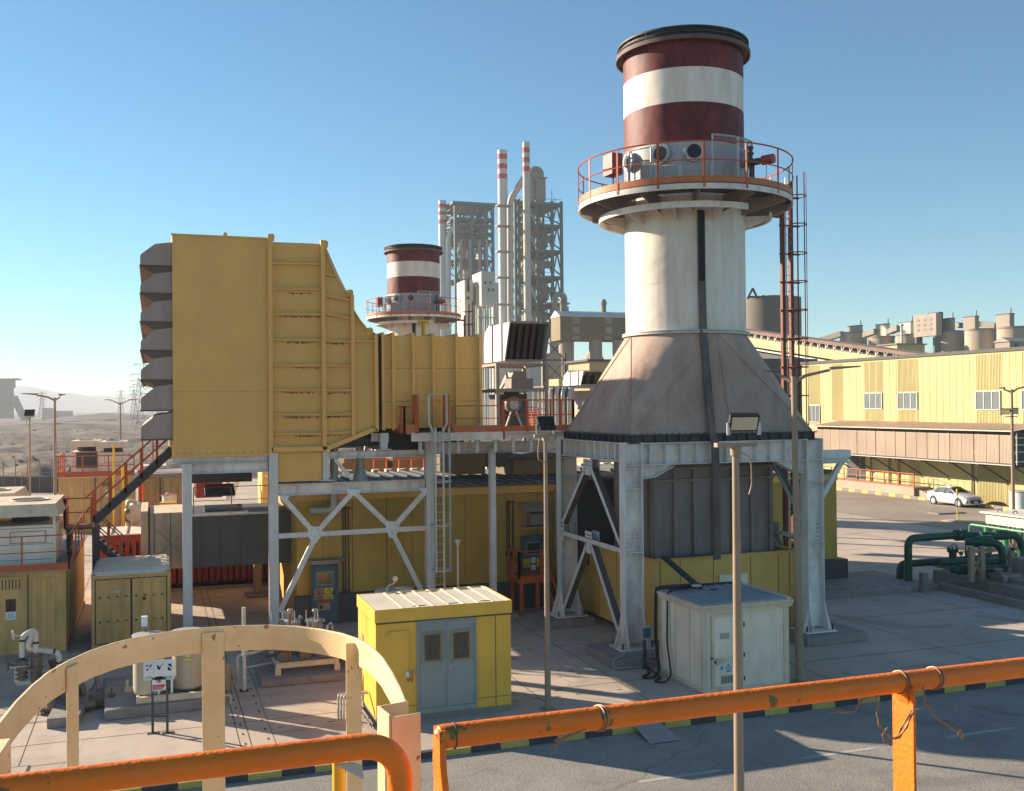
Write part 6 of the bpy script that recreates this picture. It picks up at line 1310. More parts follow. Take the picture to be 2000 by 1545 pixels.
# pipes and poles behind the stairs
for px, m_, r_, y0, lab in ((222,yelp,.05,868,'left of two thin yellow upright pipes behind the stair handrail'),(240,yelp,.07,905,'right and thicker yellow upright pipe behind the stair handrail'),(230.5,lampg,.11,935,'taupe upright post between the two yellow pipes behind the stairs')):
    p = aY(px, y0, 51); g = MB(); g.cyl((p.x,51,0),(p.x,51,p.z),r_,r_,10); tag(g.build('upright_pipe', m_, None), lab, 'pipe')
vt = thing('valve_vessel', (0, 51.5, 0), 'silver horizontal vessel with curved pale pipe and valve above the roof of the red container', 'vessel')
p = aY(264, 1002, 51.5); g = MB(); g.cyl(p+V3(0,-.3,0), p+V3(0,1.6,0), .42, .42, 20); g.tube([p+V3(.55*math.cos(t),-.1,.55*math.sin(t)) for t in [rad(a_) for a_ in range(0,181,15)]], .03, 6); g.cyl(p+V3(0,0,-.4), p+V3(0,0,-2.9), .25, .25, 10); g.build('vessel_shell', lightm, vt)
g = MB(); q = aY(249, 985, 51.5); e = aY(263, 985, 51.5); g.tube(bend([V3(q.x,51.5,0),V3(q.x,51.5,aY(249,978,51.5).z),V3(e.x,51.5,aY(249,978,51.5).z),V3(e.x,51.5,p.z+.3)],.25), .1, 8); g.build('pipe', pipew, vt)
g = MB(); g.cyl(q+V3(0,-.1,-.3), q+V3(0,-.4,-.3), .18, .1, 10); g.cyl(q+V3(0,0,-.8), q+V3(0,0,-.3), .22, .22, 10); g.build('valve', pumpg, vt)
# far unit: khaki enclosure with orange deck and two chillers
fk = thing('generator_enclosure', (-14, 72, 0), 'distant khaki enclosure with orange handrails and two chillers on its roof, left of the stairs', 'enclosure')
a, b = XZ(114, 934, 72), XZ(262, 934, 72); zk2 = a[1]; g = MB(); g.box(a[0], b[0], 72, 78, 0, zk2, 0); corr_y(g, a[0]+.1, b[0]-3.8, .2, zk2-.3, 72, .5, .06); corr_y(g, b[0]-3.5, b[0]-.1, .2, zk2-.3, 72, .5, .06)
x = XZ(186,1000,72)[0]; g.box(x-.03, x+.03, 71.9, 72, 0, zk2, 1); u, v = XZ(201,942,71.95), XZ(219,950,71.95); 
for k in range(6): g.box(u[0]+k*.12, u[0]+k*.12+.06, 71.9, 71.94, v[1], u[1], 1)
g.build('wall', [khaki, seamm], fk)
g = MB(); c_ = XZ(206, 957, 71.9), XZ(212, 970, 71.9); g.box(c_[0][0], c_[1][0], 71.9, 71.93, c_[1][1], c_[0][1]); g.build('name_plate', signw, fk)
g = MB(); g.box(a[0]-.1, b[0]+.1, 71.7, 78, zk2+.001, zk2+.05); g.build('roof_deck', roofw, fk)
g = MB(); railing(g, [(a[0]-.1,78,zk2+.05),(a[0]-.1,71.7,zk2+.05),(b[0],71.7,zk2+.05)], 1.35, .04, .08, 1.5, .35); g.build('handrail', [orange, orange], fk)
p = XZ(194, 900, 74); dch = chiller(p[0], 74, zk2+.05, XZ(194,900,74)[0]-XZ(140,900,74)[0], 2.6, 'distant chiller with dark coil face, the left one of the pair beside the stairs', 1.55)
p = XZ(247, 900, 73); chiller(p[0], 72.8, zk2+.05, XZ(247,900,73)[0]-XZ(194,900,73)[0], 2.6, 'distant white fronted chiller, the right one of the pair beside the stairs', 1.5)
g = MB(); u, v = XZ(149,884,73.9), XZ(189,913,73.9); g.box(u[0], v[0], 73.88, 73.93, v[1], u[1]); g.build('coil_panel', darkg, dch)
g = MB(); u, v = XZ(281,934,78), XZ(350,1010,78); g.box(u[0], v[0]+.5, 78, 84, 0, u[1], 0); g.box(u[0]-.1, v[0]+.6, 77.9, 84, u[1], u[1]+.3, 1); corr_y(g, u[0]+.2, v[0]+.4, .2, u[1]-.2, 78, .5, .06)
x = XZ(313,950,78)[0]; g.box(x-.05, x+.05, 77.9, 78, 0, u[1], 2); tag(g.build('khaki_container', [khaki, hoodg, seamm], None), 'distant khaki double container with rounded taupe roof edge, just left of the intake house', 'container')
g = MB(); u, v = XZ(270,918,84), XZ(322,950,84); g.box(u[0], v[0], 84, 88, 0, u[1], 0); g.box(u[0]-.1, v[0]+.1, 83.9, 88, u[1], u[1]+.3, 1); tag(g.build('red_container', [red, roofw], None), 'distant red container behind the stairs, under the small far flight of steps', 'container')
fs_ = thing('distant_steps', (0, 80, 0), 'small far flight of steps with orange side rails seen above the main stairs', 'steps'); g = MB(); u, v = XZ(278,856,80), XZ(299,912,80)
for k in range(7): z = v[1]+(u[1]-v[1]-.9)*k/6; g.box(u[0]+.1, v[0]-.1, 80+k*.3, 80+k*.3+.28, z, z+.06, 0)
g.build('tread', lightm, fs_); g = MB()
for x in (u[0], v[0]): g.bar((x,80,v[1]),(x,82,u[1]-.9),.08,.2); g.bar((x,80,v[1]+1.1),(x,82,u[1]+.2),.07,.07); g.box(x-.05,x+.05,79.95,80.05,0,v[1]+1.1); g.box(x-.05,x+.05,81.9,82.0,0,u[1]+.2)
g.build('side_rail', orange, fs_)
g = MB(); u, v = XZ(312,982,62), XZ(345,1000,62); railing(g, [(XZ(295,998,62)[0],62,v[1]),(XZ(350,998,62)[0],62,v[1])], 1.0, .03, .06, 1.2)
g.box(u[0], v[0], 62, 62.5, v[1], u[1], 1); tag(g.build('yellow_manifold', [orange, yelp], None), 'bright yellow manifold behind an orange rail above the beige duct', 'manifold')
g = MB(); p = aY(331, 980, 64); g.cyl((p.x,64,p.z-.6),(p.x,64,aY(331,968,64).z),.42,.42,18); g.cyl((p.x,64,aY(331,968,64).z),(p.x,64,aY(331,968,64).z+.06),.46,.46,18); g.cyl((p.x-.1,64,p.z),(p.x-.1,64,aY(331,962,64).z),.1,.1,8); tag(g.build('white_drum', pipew, None), 'small pale capped drum behind the yellow manifold', 'drum')
# boundary fence at the left
fe = thing('boundary_fence', (-40, 100, 0), 'dark low boundary fence with tall thin wire posts on the edge of the desert', 'fence')
A = aK(-40, 960, 100); B = aK(150, 958, 98); g = MB(); g.bar(V3(A.x,A.y,.75), V3(B.x,B.y,.75), .08, 1.5); g.build('fence_panel', M('dark_fence_sheet', (.09,.075,.065), .8, dirt=(.15,.12,.1), amt=.4), fe)
for i in range(9): p = A.lerp(B, i/8); g = MB(); g.cyl((p.x,p.y,0),(p.x,p.y,3.0),.05,.05,6); g.bar((p.x,p.y,3.0),(p.x-.2,p.y-.1,3.35),.05,.05); g.build('fence_post', lampg, fe)
g = MB()
for z in (1.9, 2.3, 2.7, 3.0): g.tube([V3(A.x,A.y,z), V3(B.x,B.y,z)], .012, 4)
g.build('fence_wire', lampg, fe)
g = MB(); p = aK(42, 927, 97); g.cyl((p.x,p.y,0),(p.x,p.y,p.z),.03,.03,6,1); g.lathe((p.x,p.y,p.z), [(.0,-.15),(.13,-.12),(.17,0),(.13,.12),(0,.16)], 12, 0); tag(g.build('beacon', [yelp, lampg], None), 'tiny orange beacon on a thin stem by the boundary fence', 'beacon')
# ================================================================ FOREGROUND YARD ITEMS
# tank pair on a plinth
tp = thing('tank_plinth', (0, 30, 0), 'low brown concrete plinth under the two tan tanks behind the warning sign', 'plinth'); g = MB(); g.hexa([(-1.22,28.25,0),(1.75,28.45,0),(1.75,31.9,0),(-1.4,31.7,0)],[(-1.22,28.25,.27),(1.75,28.45,.27),(1.75,31.9,.27),(-1.4,31.7,.27)]); g.build('slab', concd, tp, bevel=.03)
g = MB(); a, b = -.42, 1.25; g.ibeam((a,28.6,.36),(b,28.6,.36),.12,.16,.02,.02); g.ibeam((a,29.95,.36),(b,29.95,.36),.12,.16,.02,.02); g.box(a-.05,a+.03,28.55,30,.28,.44); g.box(b-.03,b+.05,28.55,30,.28,.44); g.box(-.8,-.45,29.9,30.2,.27,.34); g.box(-.75,-.68,29.95,30.15,.34,.55)
g.build('skid_beam', cream, tp)
def tank_(x, y, r_, zt, lab, extra):
    root = thing('dosing_tank', (x, y, .45), lab, 'tank', 'pair of tan dosing tanks'); g = MB(); g.lathe((x,y,0), [(0,.40),(r_-.05,.40),(r_,.46),(r_,zt-.03)], 36, 0); g.ring((x,y,0), r_, r_+.012, zt-.32, zt-.30, 36, 0); g.build('shell', tank, root)
    g = MB(); g.cyl((x,y,zt-.03),(x,y,zt),r_+.03,r_+.03,36); g.cyl((x+.05,y,zt),(x+.05,y,zt+.03),.02,.02,8); g.build('lid', lightm, root); extra(root); return root
def e1(root):
    g = MB(); vx = aY(282,1230,29.55).x; g.box(vx-.07, vx+.07, 29.5, 29.64, 1.3, 2.25, 0); g.box(vx-.08, vx+.08, 29.49, 29.66, 2.1, 2.36, 1); g.cyl((vx+.12,29.1,1.95),(vx+.12,29.1,2.2),.008,.008,5,0); g.build('vent_box', [lampg, signw], root)
def e2(root):
    g = MB(); xq = aY(366,1300,28.95).x; g.box(xq-.1, xq+.1, 28.93, 28.97, 1.20, 1.28, 0); g.box(xq-.04, xq+.04, 28.94, 28.97, 1.62, 1.72, 1); g.box(xq-.04,xq+.06,28.93,28.97,1.30,1.36,1); g.build('label_plate', [signy, signw], root)
tank_(aY(290,1300,29.1).x, 29.1, .39, 1.97, 'left tan tank of the pair, with a small white vent box on top', e1); tank_(aY(366,1300,29.35).x, 29.35, .39, 1.94, 'right tan tank of the pair, with a small yellow label', e2)
st_ = thing('small_drum', (.30, 29.6, .45), 'short yellowish drum standing between the two tan tanks behind a white stand', 'drum'); g = MB(); g.lathe((.30,29.6,0), [(0,.45),(.2,.45),(.22,.5),(.22,.9),(.16,.96),(0,.96)], 20, 0); g.build('shell', wood, st_)
g = MB()
for x, y in ((.09,28.75),(.42,28.75)): g.box(x-.03,x+.03,y-.03,y+.03,.27,.95)
g.box(.06,.45,28.7,28.8,.95,1.0); g.box(.12,.5,28.65,28.9,1.12,1.17); g.build('frame', signw, thing('white_stand', (.25, 28.75, 0), 'little white two legged stand in front of the short drum', 'stand'))
# warning sign
sn = thing('warning_sign', (.1, 26.75, 0), 'sign on two dark posts, three white pictogram panels over a small red and white one', 'sign')
g = MB()
for x, y in ((-.06,26.80),(.28,26.70)): g.box(x-.03,x+.03,y-.03,y+.03,0,1.45); g.box(x-.13,x+.15,y-.08,y+.08,0,.015)
g.bar((-.06,26.8,.42),(.28,26.7,.42),.03,.05); g.build('post', darkg, sn)
u, v = aY(280,1290,26.68), aY(341,1326,26.68); w3 = (v.x-u.x)/3
YQ = 26.66
for k, txts in enumerate((('NO MATCHES', ''), ('NO SMOKING', ''), ('NO OPEN', 'MOBILE PHONE'))):
    x0 = u.x+k*w3+.003; z1 = u.z-.012*k; z0 = v.z-.015*k+.03; g = MB(); g.box(x0, x0+w3-.006, YQ, YQ+.012, z0, z1, 0)
    cx, cz = x0+w3*.5, (z0+z1)/2+.06; Yq = YQ-.004
    if k == 0:
        for dx, dz_, an in ((-.04,.05,.6),(.03,.02,.9),(-.02,-.045,.5),(.05,.05,.8)): g.bar((cx+dx-.022,Yq,cz+dz_-.012),(cx+dx+.022,Yq,cz+dz_+.018),.004,.026,(0,0,1),1)
        g.bar((cx-.06,Yq,cz-.06),(cx-.03,Yq,cz-.035),.004,.02,(0,0,1),1)
    elif k == 1:
        g.prism([(cx-.05,cz+.05),(cx-.02,cz+.07),(cx+.0,cz-.0),(cx+.05,cz+.03),(cx+.01,cz-.07),(cx-.04,cz-.03)], 'y', Yq-.002, Yq+.003, 1); g.bar((cx+.03,Yq,cz+.02),(cx+.08,Yq,cz+.08),.004,.012,(0,0,1),1)
    else:
        g.prism([(cx-.04,cz-.08),(cx+.045,cz-.08),(cx+.045,cz+.08),(cx-.04,cz+.08)], 'y', Yq-.002, Yq+.003, 1); g.bar((cx-.05,Yq-.004,cz+.06),(cx+.05,Yq-.004,cz-.05),.004,.025,(0,0,1),0)
    g.box(x0+.04, x0+w3-.05, Yq, Yq+.003, z0+.075, z0+.085, 1)
    pn = g.build('panel', [signw, signk], sn)
    for j, t_ in enumerate(txts):
        if t_: text_mesh(t_, .034 if k < 2 else .026, (cx, YQ-.002, z0+.03-.03*j+(.015 if k == 2 else 0)), (1,0,0), (0,0,1), signk, pn)
u2, v2 = aY(297,1323,26.68), aY(324,1347,26.68); g = MB(); g.box(u2.x, v2.x, YQ, YQ+.012, v2.z, u2.z, 0); cx, cz = (u2.x+v2.x)/2, u2.z-.09
g.tube([(cx+.055*math.cos(t), YQ-.003, cz+.055*math.sin(t)) for t in [2*math.pi*i/24 for i in range(24)]], .006, 5, 2, closed=True); g.bar((cx-.035,YQ-.004,cz+.035),(cx+.035,YQ-.004,cz-.035),.003,.01,(0,0,1),2)
g.prism([(cx-.02,cz-.03),(cx+.025,cz-.03),(cx+.03,cz+.02),(cx,cz+.035),(cx-.03,cz+.01)], 'y', YQ-.003, YQ-.001, 1)
h2 = u2.z-v2.z; g.prism([(u2.x+.01,v2.z+.02),(u2.x+.01,v2.z+h2*.43),(v2.x-.005,v2.z+h2*.43),(v2.x-.05,v2.z+h2*.22),(v2.x-.09,v2.z+.02)][::-1], 'y', YQ-.002, YQ, 2)
for j in range(3): g.box(u2.x+.03, v2.x-.08, YQ-.004, YQ-.002, v2.z+.035+j*.03, v2.z+.042+j*.03, 0)
g.build('panel', [signw, signk, signr], sn)
# low block in front of the pipework at far left
g = MB(); p = aZ(91, 1424); g.hexa([(p.x,p.y,0),(p.x+.75,p.y-.05,0),(p.x+.9,p.y+2.4,0),(p.x+.15,p.y+2.4,0)],[(p.x,p.y,.25),(p.x+.75,p.y-.05,.25),(p.x+.9,p.y+2.4,.25),(p.x+.15,p.y+2.4,.25)]); tag(g.build('concrete_block', concd, None, bevel=.015), 'brown concrete kerb block left of the tank plinth, half hidden by the ladder cage', 'block')
# pale pipework with handwheels
pw = thing('valve_pipework', (-3, 31.2, 0), 'pale bent pipes with handwheel valves standing in front of the khaki enclosure at left', 'pipework'); YV = 31.2
def T(px, py, y=YV): p = aY(px, py, y); return V3(p.x, y, p.z)
g = MB(); g.tube(bend([T(43,1300), T(43,1244), T(56,1235), T(70,1232), T(70,1275)], .12), .075, 10, 0); g.tube(bend([T(64,1236), T(53,1267), T(112,1274), T(116,1284), T(116,1320)], .12), .075, 10, 0); g.tube(bend([T(34,1300),T(34,1334),T(62,1333)],.08), .08, 10, 0)
for p_, q_ in (((43,1249),(43,1253)),((70,1253),(70,1257)),((104,1272),(108,1273)),((116,1292),(116,1296)),((43,1284),(43,1288))): g.cyl(T(*p_), T(*q_), .08, .08, 10, 1)
g.build('pipe', [pipew, blackm], pw)
g = MB()
for py in (1290, 1298, 1306, 1314, 1322): g.cyl(T(42,py), T(42,py+3), .17, .17, 14)
g.cyl(T(42,1288), T(42,1326), .11, .13, 12); g.cyl(T(42,1302,YV-.2), T(42,1302,YV+.2), .14,.14,12); g.tube([T(42,1306), T(16,1296)], .03, 6); g.cyl(T(70,1275), T(70,1340), .13, .13, 12); g.cyl(T(78,1275), T(78,1340), .05, .05, 8)
for py in (1280, 1302): g.cyl(T(70,py), T(70,py+3), .19,.19,12)
g.build('valve_body', pumpg, pw)
def wheel(c_, ax, r_): 
    ax = Vector(ax).normalized(); u_ = ax.orthogonal().normalized(); v_ = ax.cross(u_); g = MB(); g.tube([c_+(u_*math.cos(t)+v_*math.sin(t))*r_ for t in [2*math.pi*i/16 for i in range(16)]], .016, 6, 0, closed=True)
    for t in (0, 1.05, 2.1): g.tube([c_+(u_*math.cos(t)+v_*math.sin(t))*r_, c_-(u_*math.cos(t)+v_*math.sin(t))*r_], .01, 5)
    return g
wheel(T(15,1297), (1,0,0), .17).build('handwheel', pumpg, pw); wheel(T(26,1241), (1,0,.1), .14).build('handwheel', lightm, pw); wheel(T(36,1303,YV-.25), (0,.3,1), .2).build('handwheel', pipew, pw)
g = MB(); g.tube([T(26,1241), T(40,1242)], .02, 6); g.build('spindle', lightm, pw)
mf = thing('motor_unit', (-1.6, 31.5, 0), 'grey lagged motor with blue edged bands lying beside the pale pipework', 'motor')
g = MB(); a_, b_ = T(122,1305,32.4), T(160,1330,30.6); g.cyl(a_, b_, .33, .33, 20, 0)
for t in (.1,.3,.5,.7,.9): c_ = a_.lerp(b_, t); d_ = (b_-a_).normalized(); g.cyl(c_-d_*.03, c_+d_*.03, .345, .345, 20, 1)
g.tube([b_+V3(.35*math.cos(t),-.02,.35*math.sin(t)) for t in [2*math.pi*i/20 for i in range(20)]], .02, 6, 1, closed=True)
g.build('motor_body', [lightm, bluet], mf)
g = MB(); g.hexa([T(100,1310,31.6),T(114,1310,31.6),T(114,1310,31.9),T(100,1310,31.9)],[T(93,1290,31.4),T(116,1286,31.4),T(116,1286,32),T(93,1290,32)]); g.build('drip_funnel', pumpg, mf)
g = MB(); rs = random.Random(9)
for k in range(16):
    x = rs.uniform(-2.9,-1.1); y = rs.uniform(29.2,30.6); z = rs.uniform(.15,.55); L_ = rs.uniform(.2,.6); g.cyl((x,y,z),(x+rs.choice((0,L_)),y+rs.choice((0,L_*.4)),z+rs.choice((0,.3))), rs.uniform(.04,.13), None, 9)
for x, y in ((-2.8,29.4),(-2.2,29.3),(-1.5,29.4),(-1.1,29.6)): g.cyl((x,y,0),(x,y,.5),.03,.03,6); g.cyl((x,y,.3),(x,y,.34),.1,.1,8)
g.box(-2.9,-1.0,29.5,30.4,.06,.14); g.build('skid_fittings', pumpg, mf)
# pump skid behind the hoop
ps_ = thing('pump_skid', (4, 31.5, 0), 'grimy pump skid with two capped filter vessels on a brown plinth behind the ladder cage', 'pump skid')
g = MB(); g.box(2.85, 5.75, 29.95, 34.2, 0, .2); g.build('plinth', concd, ps_, bevel=.03)
g = MB(); g.ibeam((3.35,30.5,.46),(5.15,30.5,.46),.12,.14,.02,.02); g.ibeam((3.35,33.4,.46),(5.15,33.4,.46),.12,.14,.02,.02)
for x in (3.38, 5.1): g.box(x-.05,x+.05,30.45,33.45,.40,.52); g.box(x-.08,x+.08,30.42,30.6,.2,.4)
g.build('skid_frame', cream, ps_)
for px, yv, r_ in ((566,33.2,.34),(615,33.4,.32)):
    q = aY(px, 1211, yv); g = MB(); g.cyl((q.x,yv,.5),(q.x,yv,q.z-.05),r_-.06,r_-.06,20,0); g.cyl((q.x,yv,q.z-.05),(q.x,yv,q.z),r_,r_,24,1)
    for k in range(8): t = 2*math.pi*k/8; g.cyl((q.x+(r_-.04)*math.cos(t),yv+(r_-.04)*math.sin(t),q.z),(q.x+(r_-.04)*math.cos(t),yv+(r_-.04)*math.sin(t),q.z+.03),.02,.02,6,1)
    g.tube(bend([(q.x,yv,q.z),(q.x,yv,q.z+.3),(q.x+.08,yv,q.z+.36),(q.x+.1,yv,q.z+.1)],.06),.03,6,1); g.cyl((q.x-.02,yv-.05,q.z+.3),(q.x-.02,yv+.05,q.z+.3),.06,.06,8,1); g.build('filter_vessel', [tank, lightm], ps_)
g = MB(); rs = random.Random(21)
for k in range(9): x = 3.45+k*.2; y = 31.2+rs.uniform(-.3,.6); r_ = rs.uniform(.05,.1); g.cyl((x,y,.5),(x,y,.5+rs.uniform(.3,.75)),r_,r_,10); g.cyl((x,y,.75),(x,y,.8),r_*1.6,r_*1.6,10)
for z in (.62, .8, 1.0): g.tube([(3.1,31.0+z*.3,z),(5.2,31.0+z*.3,z)], .05, 8)
for x in (3.6, 4.2, 4.8): g.cyl((x,30.8,.62),(x,31.4,.62),.13,.13,12); g.cyl((x,30.78,.62),(x,30.82,.62),.19,.19,12)
g.cyl((5.15,30.9,.6),(5.6,30.9,.6),.24,.24,16); g.cyl((5.55,30.9,.6),(5.85,30.9,.6),.12,.12,12); g.build('pump', pumpg, ps_)
g = MB()
for k in range(6): x = 3.5+k*.3; y = 31.6; g.tube(bend([(x,y,.6),(x,y,1.5-.1*(k%3)),(x+.2,y+.3,1.5-.1*(k%3)),(x+.2,y+.3,.6)],.1),.028,6,k%2)
g.cyl((4.3,31.3,1.15),(4.75,31.3,1.15),.13,.13,14,1); g.cyl((4.28,31.3,1.15),(4.32,31.3,1.15),.15,.15,14,2); g.cyl((4.73,31.3,1.15),(4.77,31.3,1.15),.15,.15,14,2); g.box(3.72,3.80,30.75,30.83,.5,1.9,0)
for k in range(5): g.cyl((3.35+k*.35,31.9,1.4),(3.35+k*.35,31.9,1.75),.012,.012,5,1)
g.build('pipe_run', [pumpg, lightm, bluet], ps_)
g = MB(); a_, b_ = aY(525,1200,33.6), aY(545,1225,33.6)
for k, px in enumerate((551,556,560,564,585)): p = aY(px, 1190+k*3, 33.8); g.tube(bend([(p.x,33.8,.5),(p.x,33.8,p.z),(p.x+.1,33.8,p.z-.1)],.05),.03,6)
g.build('vent_pipe', pipew, ps_)
g = MB(); p = aZ(477, 1349); g.cyl((p.x,p.y,0),(p.x,p.y,2.35),.055,.055,10,0); g.cyl((p.x,p.y,1.28),(p.x,p.y,1.32),.058,.058,10,1); g.box(p.x-.12,p.x+.12,p.y-.12,p.y+.12,0,.015,1); tag(g.build('pipe_post', [pipew, blackm], None), 'slim pale upright pipe with a black band between the tan tanks and the pump skid', 'post')
g = MB(); b_ = aZ(464, 1331); g.tube(bend([(b_.x,b_.y,0),(b_.x,b_.y,.75),(b_.x+.5,b_.y,.8),(3.4,31.6,.8)],.12),.045,8); g.tube([(b_.x+.25,b_.y+.1,.35),(3.3,31.3,.38)],.03,8); g.cyl((2.5,b_.y+.2,.8),(2.6,b_.y+.2,.8),.1,.1,10); tag(g.build('feed_pipes', pipew, None), 'two thin pale pipes running level from the ground bend to the pump skid', 'pipes')
g = MB(); p = aZ(444, 1350); g.cyl((p.x-.05,p.y+.1,.02),(p.x-.05,p.y+.1,.72),.17,.17,14); g.cyl((p.x-.05,p.y+.1,.72),(p.x-.05,p.y+.1,.76),.2,.2,14); g.tube([(p.x+.16,p.y,.1),(p.x+.16,p.y,.65)],.015,5); tag(g.build('brown_cylinder', wood, None), 'small brown gas cylinder half hidden behind the second cage upright', 'cylinder')
g = MB(); p = aZ(450, 1376); g.tube(bend([(p.x,p.y,0),(p.x,p.y,.25),(p.x-.5,p.y,.27)],.08),.035,8); tag(g.build('pipe_stub', pipew, None), 'short pale bent pipe stub rising from the paving near the cage upright', 'pipe')
# ================================================================ RIGHT BUILDING
XB = 60.5
def yz(px, py, X=XB): p = aX(px, py, X); return (p.y, p.z)
bl = thing('workshop_building', (XB, 70, 0), 'long pale yellow clad building on the right with a row of upper windows', 'building')
yb0, yb1 = yz(2060, 800)[0], yz(1567, 800)[0]; zt = yz(1575, 712)[1]
g = MB(); g.box(XB, XB+18, yb0, yb1, 0, zt, 0)
def strip(px0, px1, z0, z1): 
    y1, y0 = yz(px0, 800)[0], yz(px1, 800)[0]; y = y0
    while y < y1: g.box(XB-.03, XB-.001, y, y+.07, z0, z1, 1); y += .15
zs = yz(1690, 822)[1]
wins = [(1580,1602,791,825),(1689,1724,767,799),(1754,1793,766,800),(1907,1955,763,801),(1996,2040,761,801)]
for (a_, b_, t_, c_) in wins: zc, zb_ = yz((a_+b_)/2, t_)[1], yz((a_+b_)/2, c_)[1]; strip(a_, b_+1, zc+.08, zt-.15) if a_ != 1580 else strip(1580, 1602, zc+.08, zt-.15); strip(a_, b_+1, 6.25, zb_-.08)
strip(1625, 1646, 6.3, zt-.15)
for px in list(range(1608, 2000, 13)): y = yz(px, 800)[0]; g.box(XB-.015, XB-.001, y-.03, y+.03, 6.2, zt-.1, 1); g.box(XB-.015, XB-.001, y-.03, y+.03, 0, 3.5, 1)
for px0, px1 in ((1775,1795),(1908,1957),(1960,1975)): strip(px0, px1, .1, 3.4)
g.build('wall', [yelhi, yelhi2], bl)
g = MB(); g.box(XB-.12, XB+18, yb0, yb1+.1, zt+.001, zt+.26); g.build('parapet', M('dark_parapet_sheet', (.085,.085,.075), .7), bl)
for (a_, b_, t_, c_) in wins:
    y1, y0 = yz(a_, 790)[0], yz(b_, 790)[0]; z1, z0 = yz((a_+b_)/2, t_)[1], yz((a_+b_)/2, c_)[1]; g = MB(); F = .07
    g.box(XB-.1, XB-.042, y0, y0+F, z0, z1); g.box(XB-.1, XB-.042, y1-F, y1, z0, z1); g.box(XB-.1, XB-.042, y0+F, y1-F, z0, z0+F); g.box(XB-.1, XB-.042, y0+F, y1-F, z1-F, z1)
    for k in (1, 2): y = y0+(y1-y0)*k/3; g.box(XB-.09, XB-.045, y-.03, y+.03, z0+F, z1-F)
    w_ = g.build('window', lightm, bl); g = MB(); g.box(XB-.06, XB-.05, y0+F, y1-F, z0+F, z1-F); g.build('pane', glassl, w_)
# dark doorway and drain pipes low on the wall
g = MB(); y1, y0 = yz(1655, 900)[0], yz(1690, 900)[0]; g.box(XB-.05, XB-.017, y0, y1, 1.0, 4.6, 0); g.box(XB-.06, XB-.05, y0+.6, y0+.7, 1.0, 4.5, 1); g.build('door', [darkg, ductg], bl)
g = MB()
for px in (1702, 1738, 1756, 1900): y = yz(px, 900)[0]; g.cyl((XB-.12,y,0),(XB-.12,y,3.6),.07,.07,8)
g.build('downpipe', lampg, bl)
# covered gallery on brackets
XG = 57.6; gl = thing('covered_gallery', (XG, 67, 3.4), 'long covered gallery of pinkish perforated panels with dusty canopy along the pale yellow building', 'gallery')
gy0, gy1 = yz(1979, 880, XG)[0], yz(1591, 860, XG)[0]; zb_, zt_ = 3.5, 5.52
n_ = 19; dy = (gy1-gy0)/n_
for i in range(n_):
    y0 = gy0+dy*i+.03; y1 = gy0+dy*(i+1)-.03; g = MB(); tilt = rs.uniform(-.02,.02); g.box(XG-.03+tilt, XG+.0+tilt, y0, y1, zb_, zt_, 0)
    for k in range(9): y = y0+(y1-y0)*(k+.5)/9; g.box(XG-.045+tilt, XG-.031+tilt, y-.04, y+.02, zb_+.05, zt_-.05, 0)
    g.build('side_panel', perf, gl)
g = MB(); g.hexa([(XG-.35,gy0-.3,5.78),(XB-.11,gy0-.3,6.2),(XB-.11,gy1+.4,6.2),(XG-.35,gy1+.4,5.78)],[(XG-.35,gy0-.3,5.84),(XB-.11,gy0-.3,6.26),(XB-.11,gy1+.4,6.26),(XG-.35,gy1+.4,5.84)]); y = gy0
while y < gy1: g.bar((XG-.35,y,5.87),(XB-.11,y,6.29),.06,.04,(0,0,1)); y += .45
g.build('canopy', canopy, gl)
g = MB(); g.box(XG+.02, XB-.11, gy0, gy1, zb_-.1, zb_-.02, 0); g.box(XG+.3, XG+.4, gy0, gy1, zt_-.1, 5.75, 0); y = gy0+.2
while y < gy1: g.bar((XG+.05,y,3.4),(XB-.12,y,1.9),.09,.09); g.box(XG-.1, XB-.11, y-.06, y+.06, 3.2, 3.4, 0); g.box(XG-.02,XG+.08,y-.04,y+.04,zt_,5.8,0); y += dy*2.5
g.box(XG-.12, XG-.0, gy0, gy1, zb_-.16, zb_-.10, 1)
g.build('support', [darkg, lightm], gl)
g = MB(); yq = gy0-.1; 
for z in (3.6, 4.3, 4.8, 5.3): g.box(XG+.1, XB-.11, yq-.06, yq, z, z+.07, 1)
g.box(XG+.1, XG+.2, yq-.1, yq-.061, 3.4, 5.7, 1); g.box(XG+.25, XB-.12, gy0+.02, gy0+.05, 3.4, 5.7, 0); g.build('end_frame', [darkg, pipew], gl)
# raised platform with rail and striped kerb
XK = 58.75; ky0, ky1 = yz(1785, 970, XK)[0], yz(1600, 940, XK)[0]
rp = thing('loading_platform', (XK, 70, 0), 'raised concrete loading platform with pale orange handrail against the pale yellow building', 'platform')
g = MB(); g.box(XK, XB-.13, ky0, ky1, 0, .95, 0); g.hexa([(XK+.3,ky0-4.2,0),(XB-.13,ky0-4.2,0),(XB-.13,ky0-.01,0),(XK+.3,ky0-.01,0)],[(XK+.3,ky0-4.2,.02),(XB-.13,ky0-4.2,.02),(XB-.13,ky0-.01,.8),(XK+.3,ky0-.01,.8)]); g.build('slab', concs, rp)
g = MB(); railing(g, [(XK+.05,ky0+.05,.95),(XK+.05,ky1,.95)], 1.1, .035, .07, 1.8, .1); g.build('handrail', [orange, orange], rp)
g = MB(); railing(g, [(XB-.3,ky0-4,.02),(XB-.3,ky0,.8)], 1.0, .03, .05, 1.8); g.build('ramp_rail', lampg, rp)
g = MB(); y = 58.0; i = 0
while y < ky1: g.box(XK-.22, XK-.01, y, y+.86, 0, .26, i % 2); y += .88; i += 1
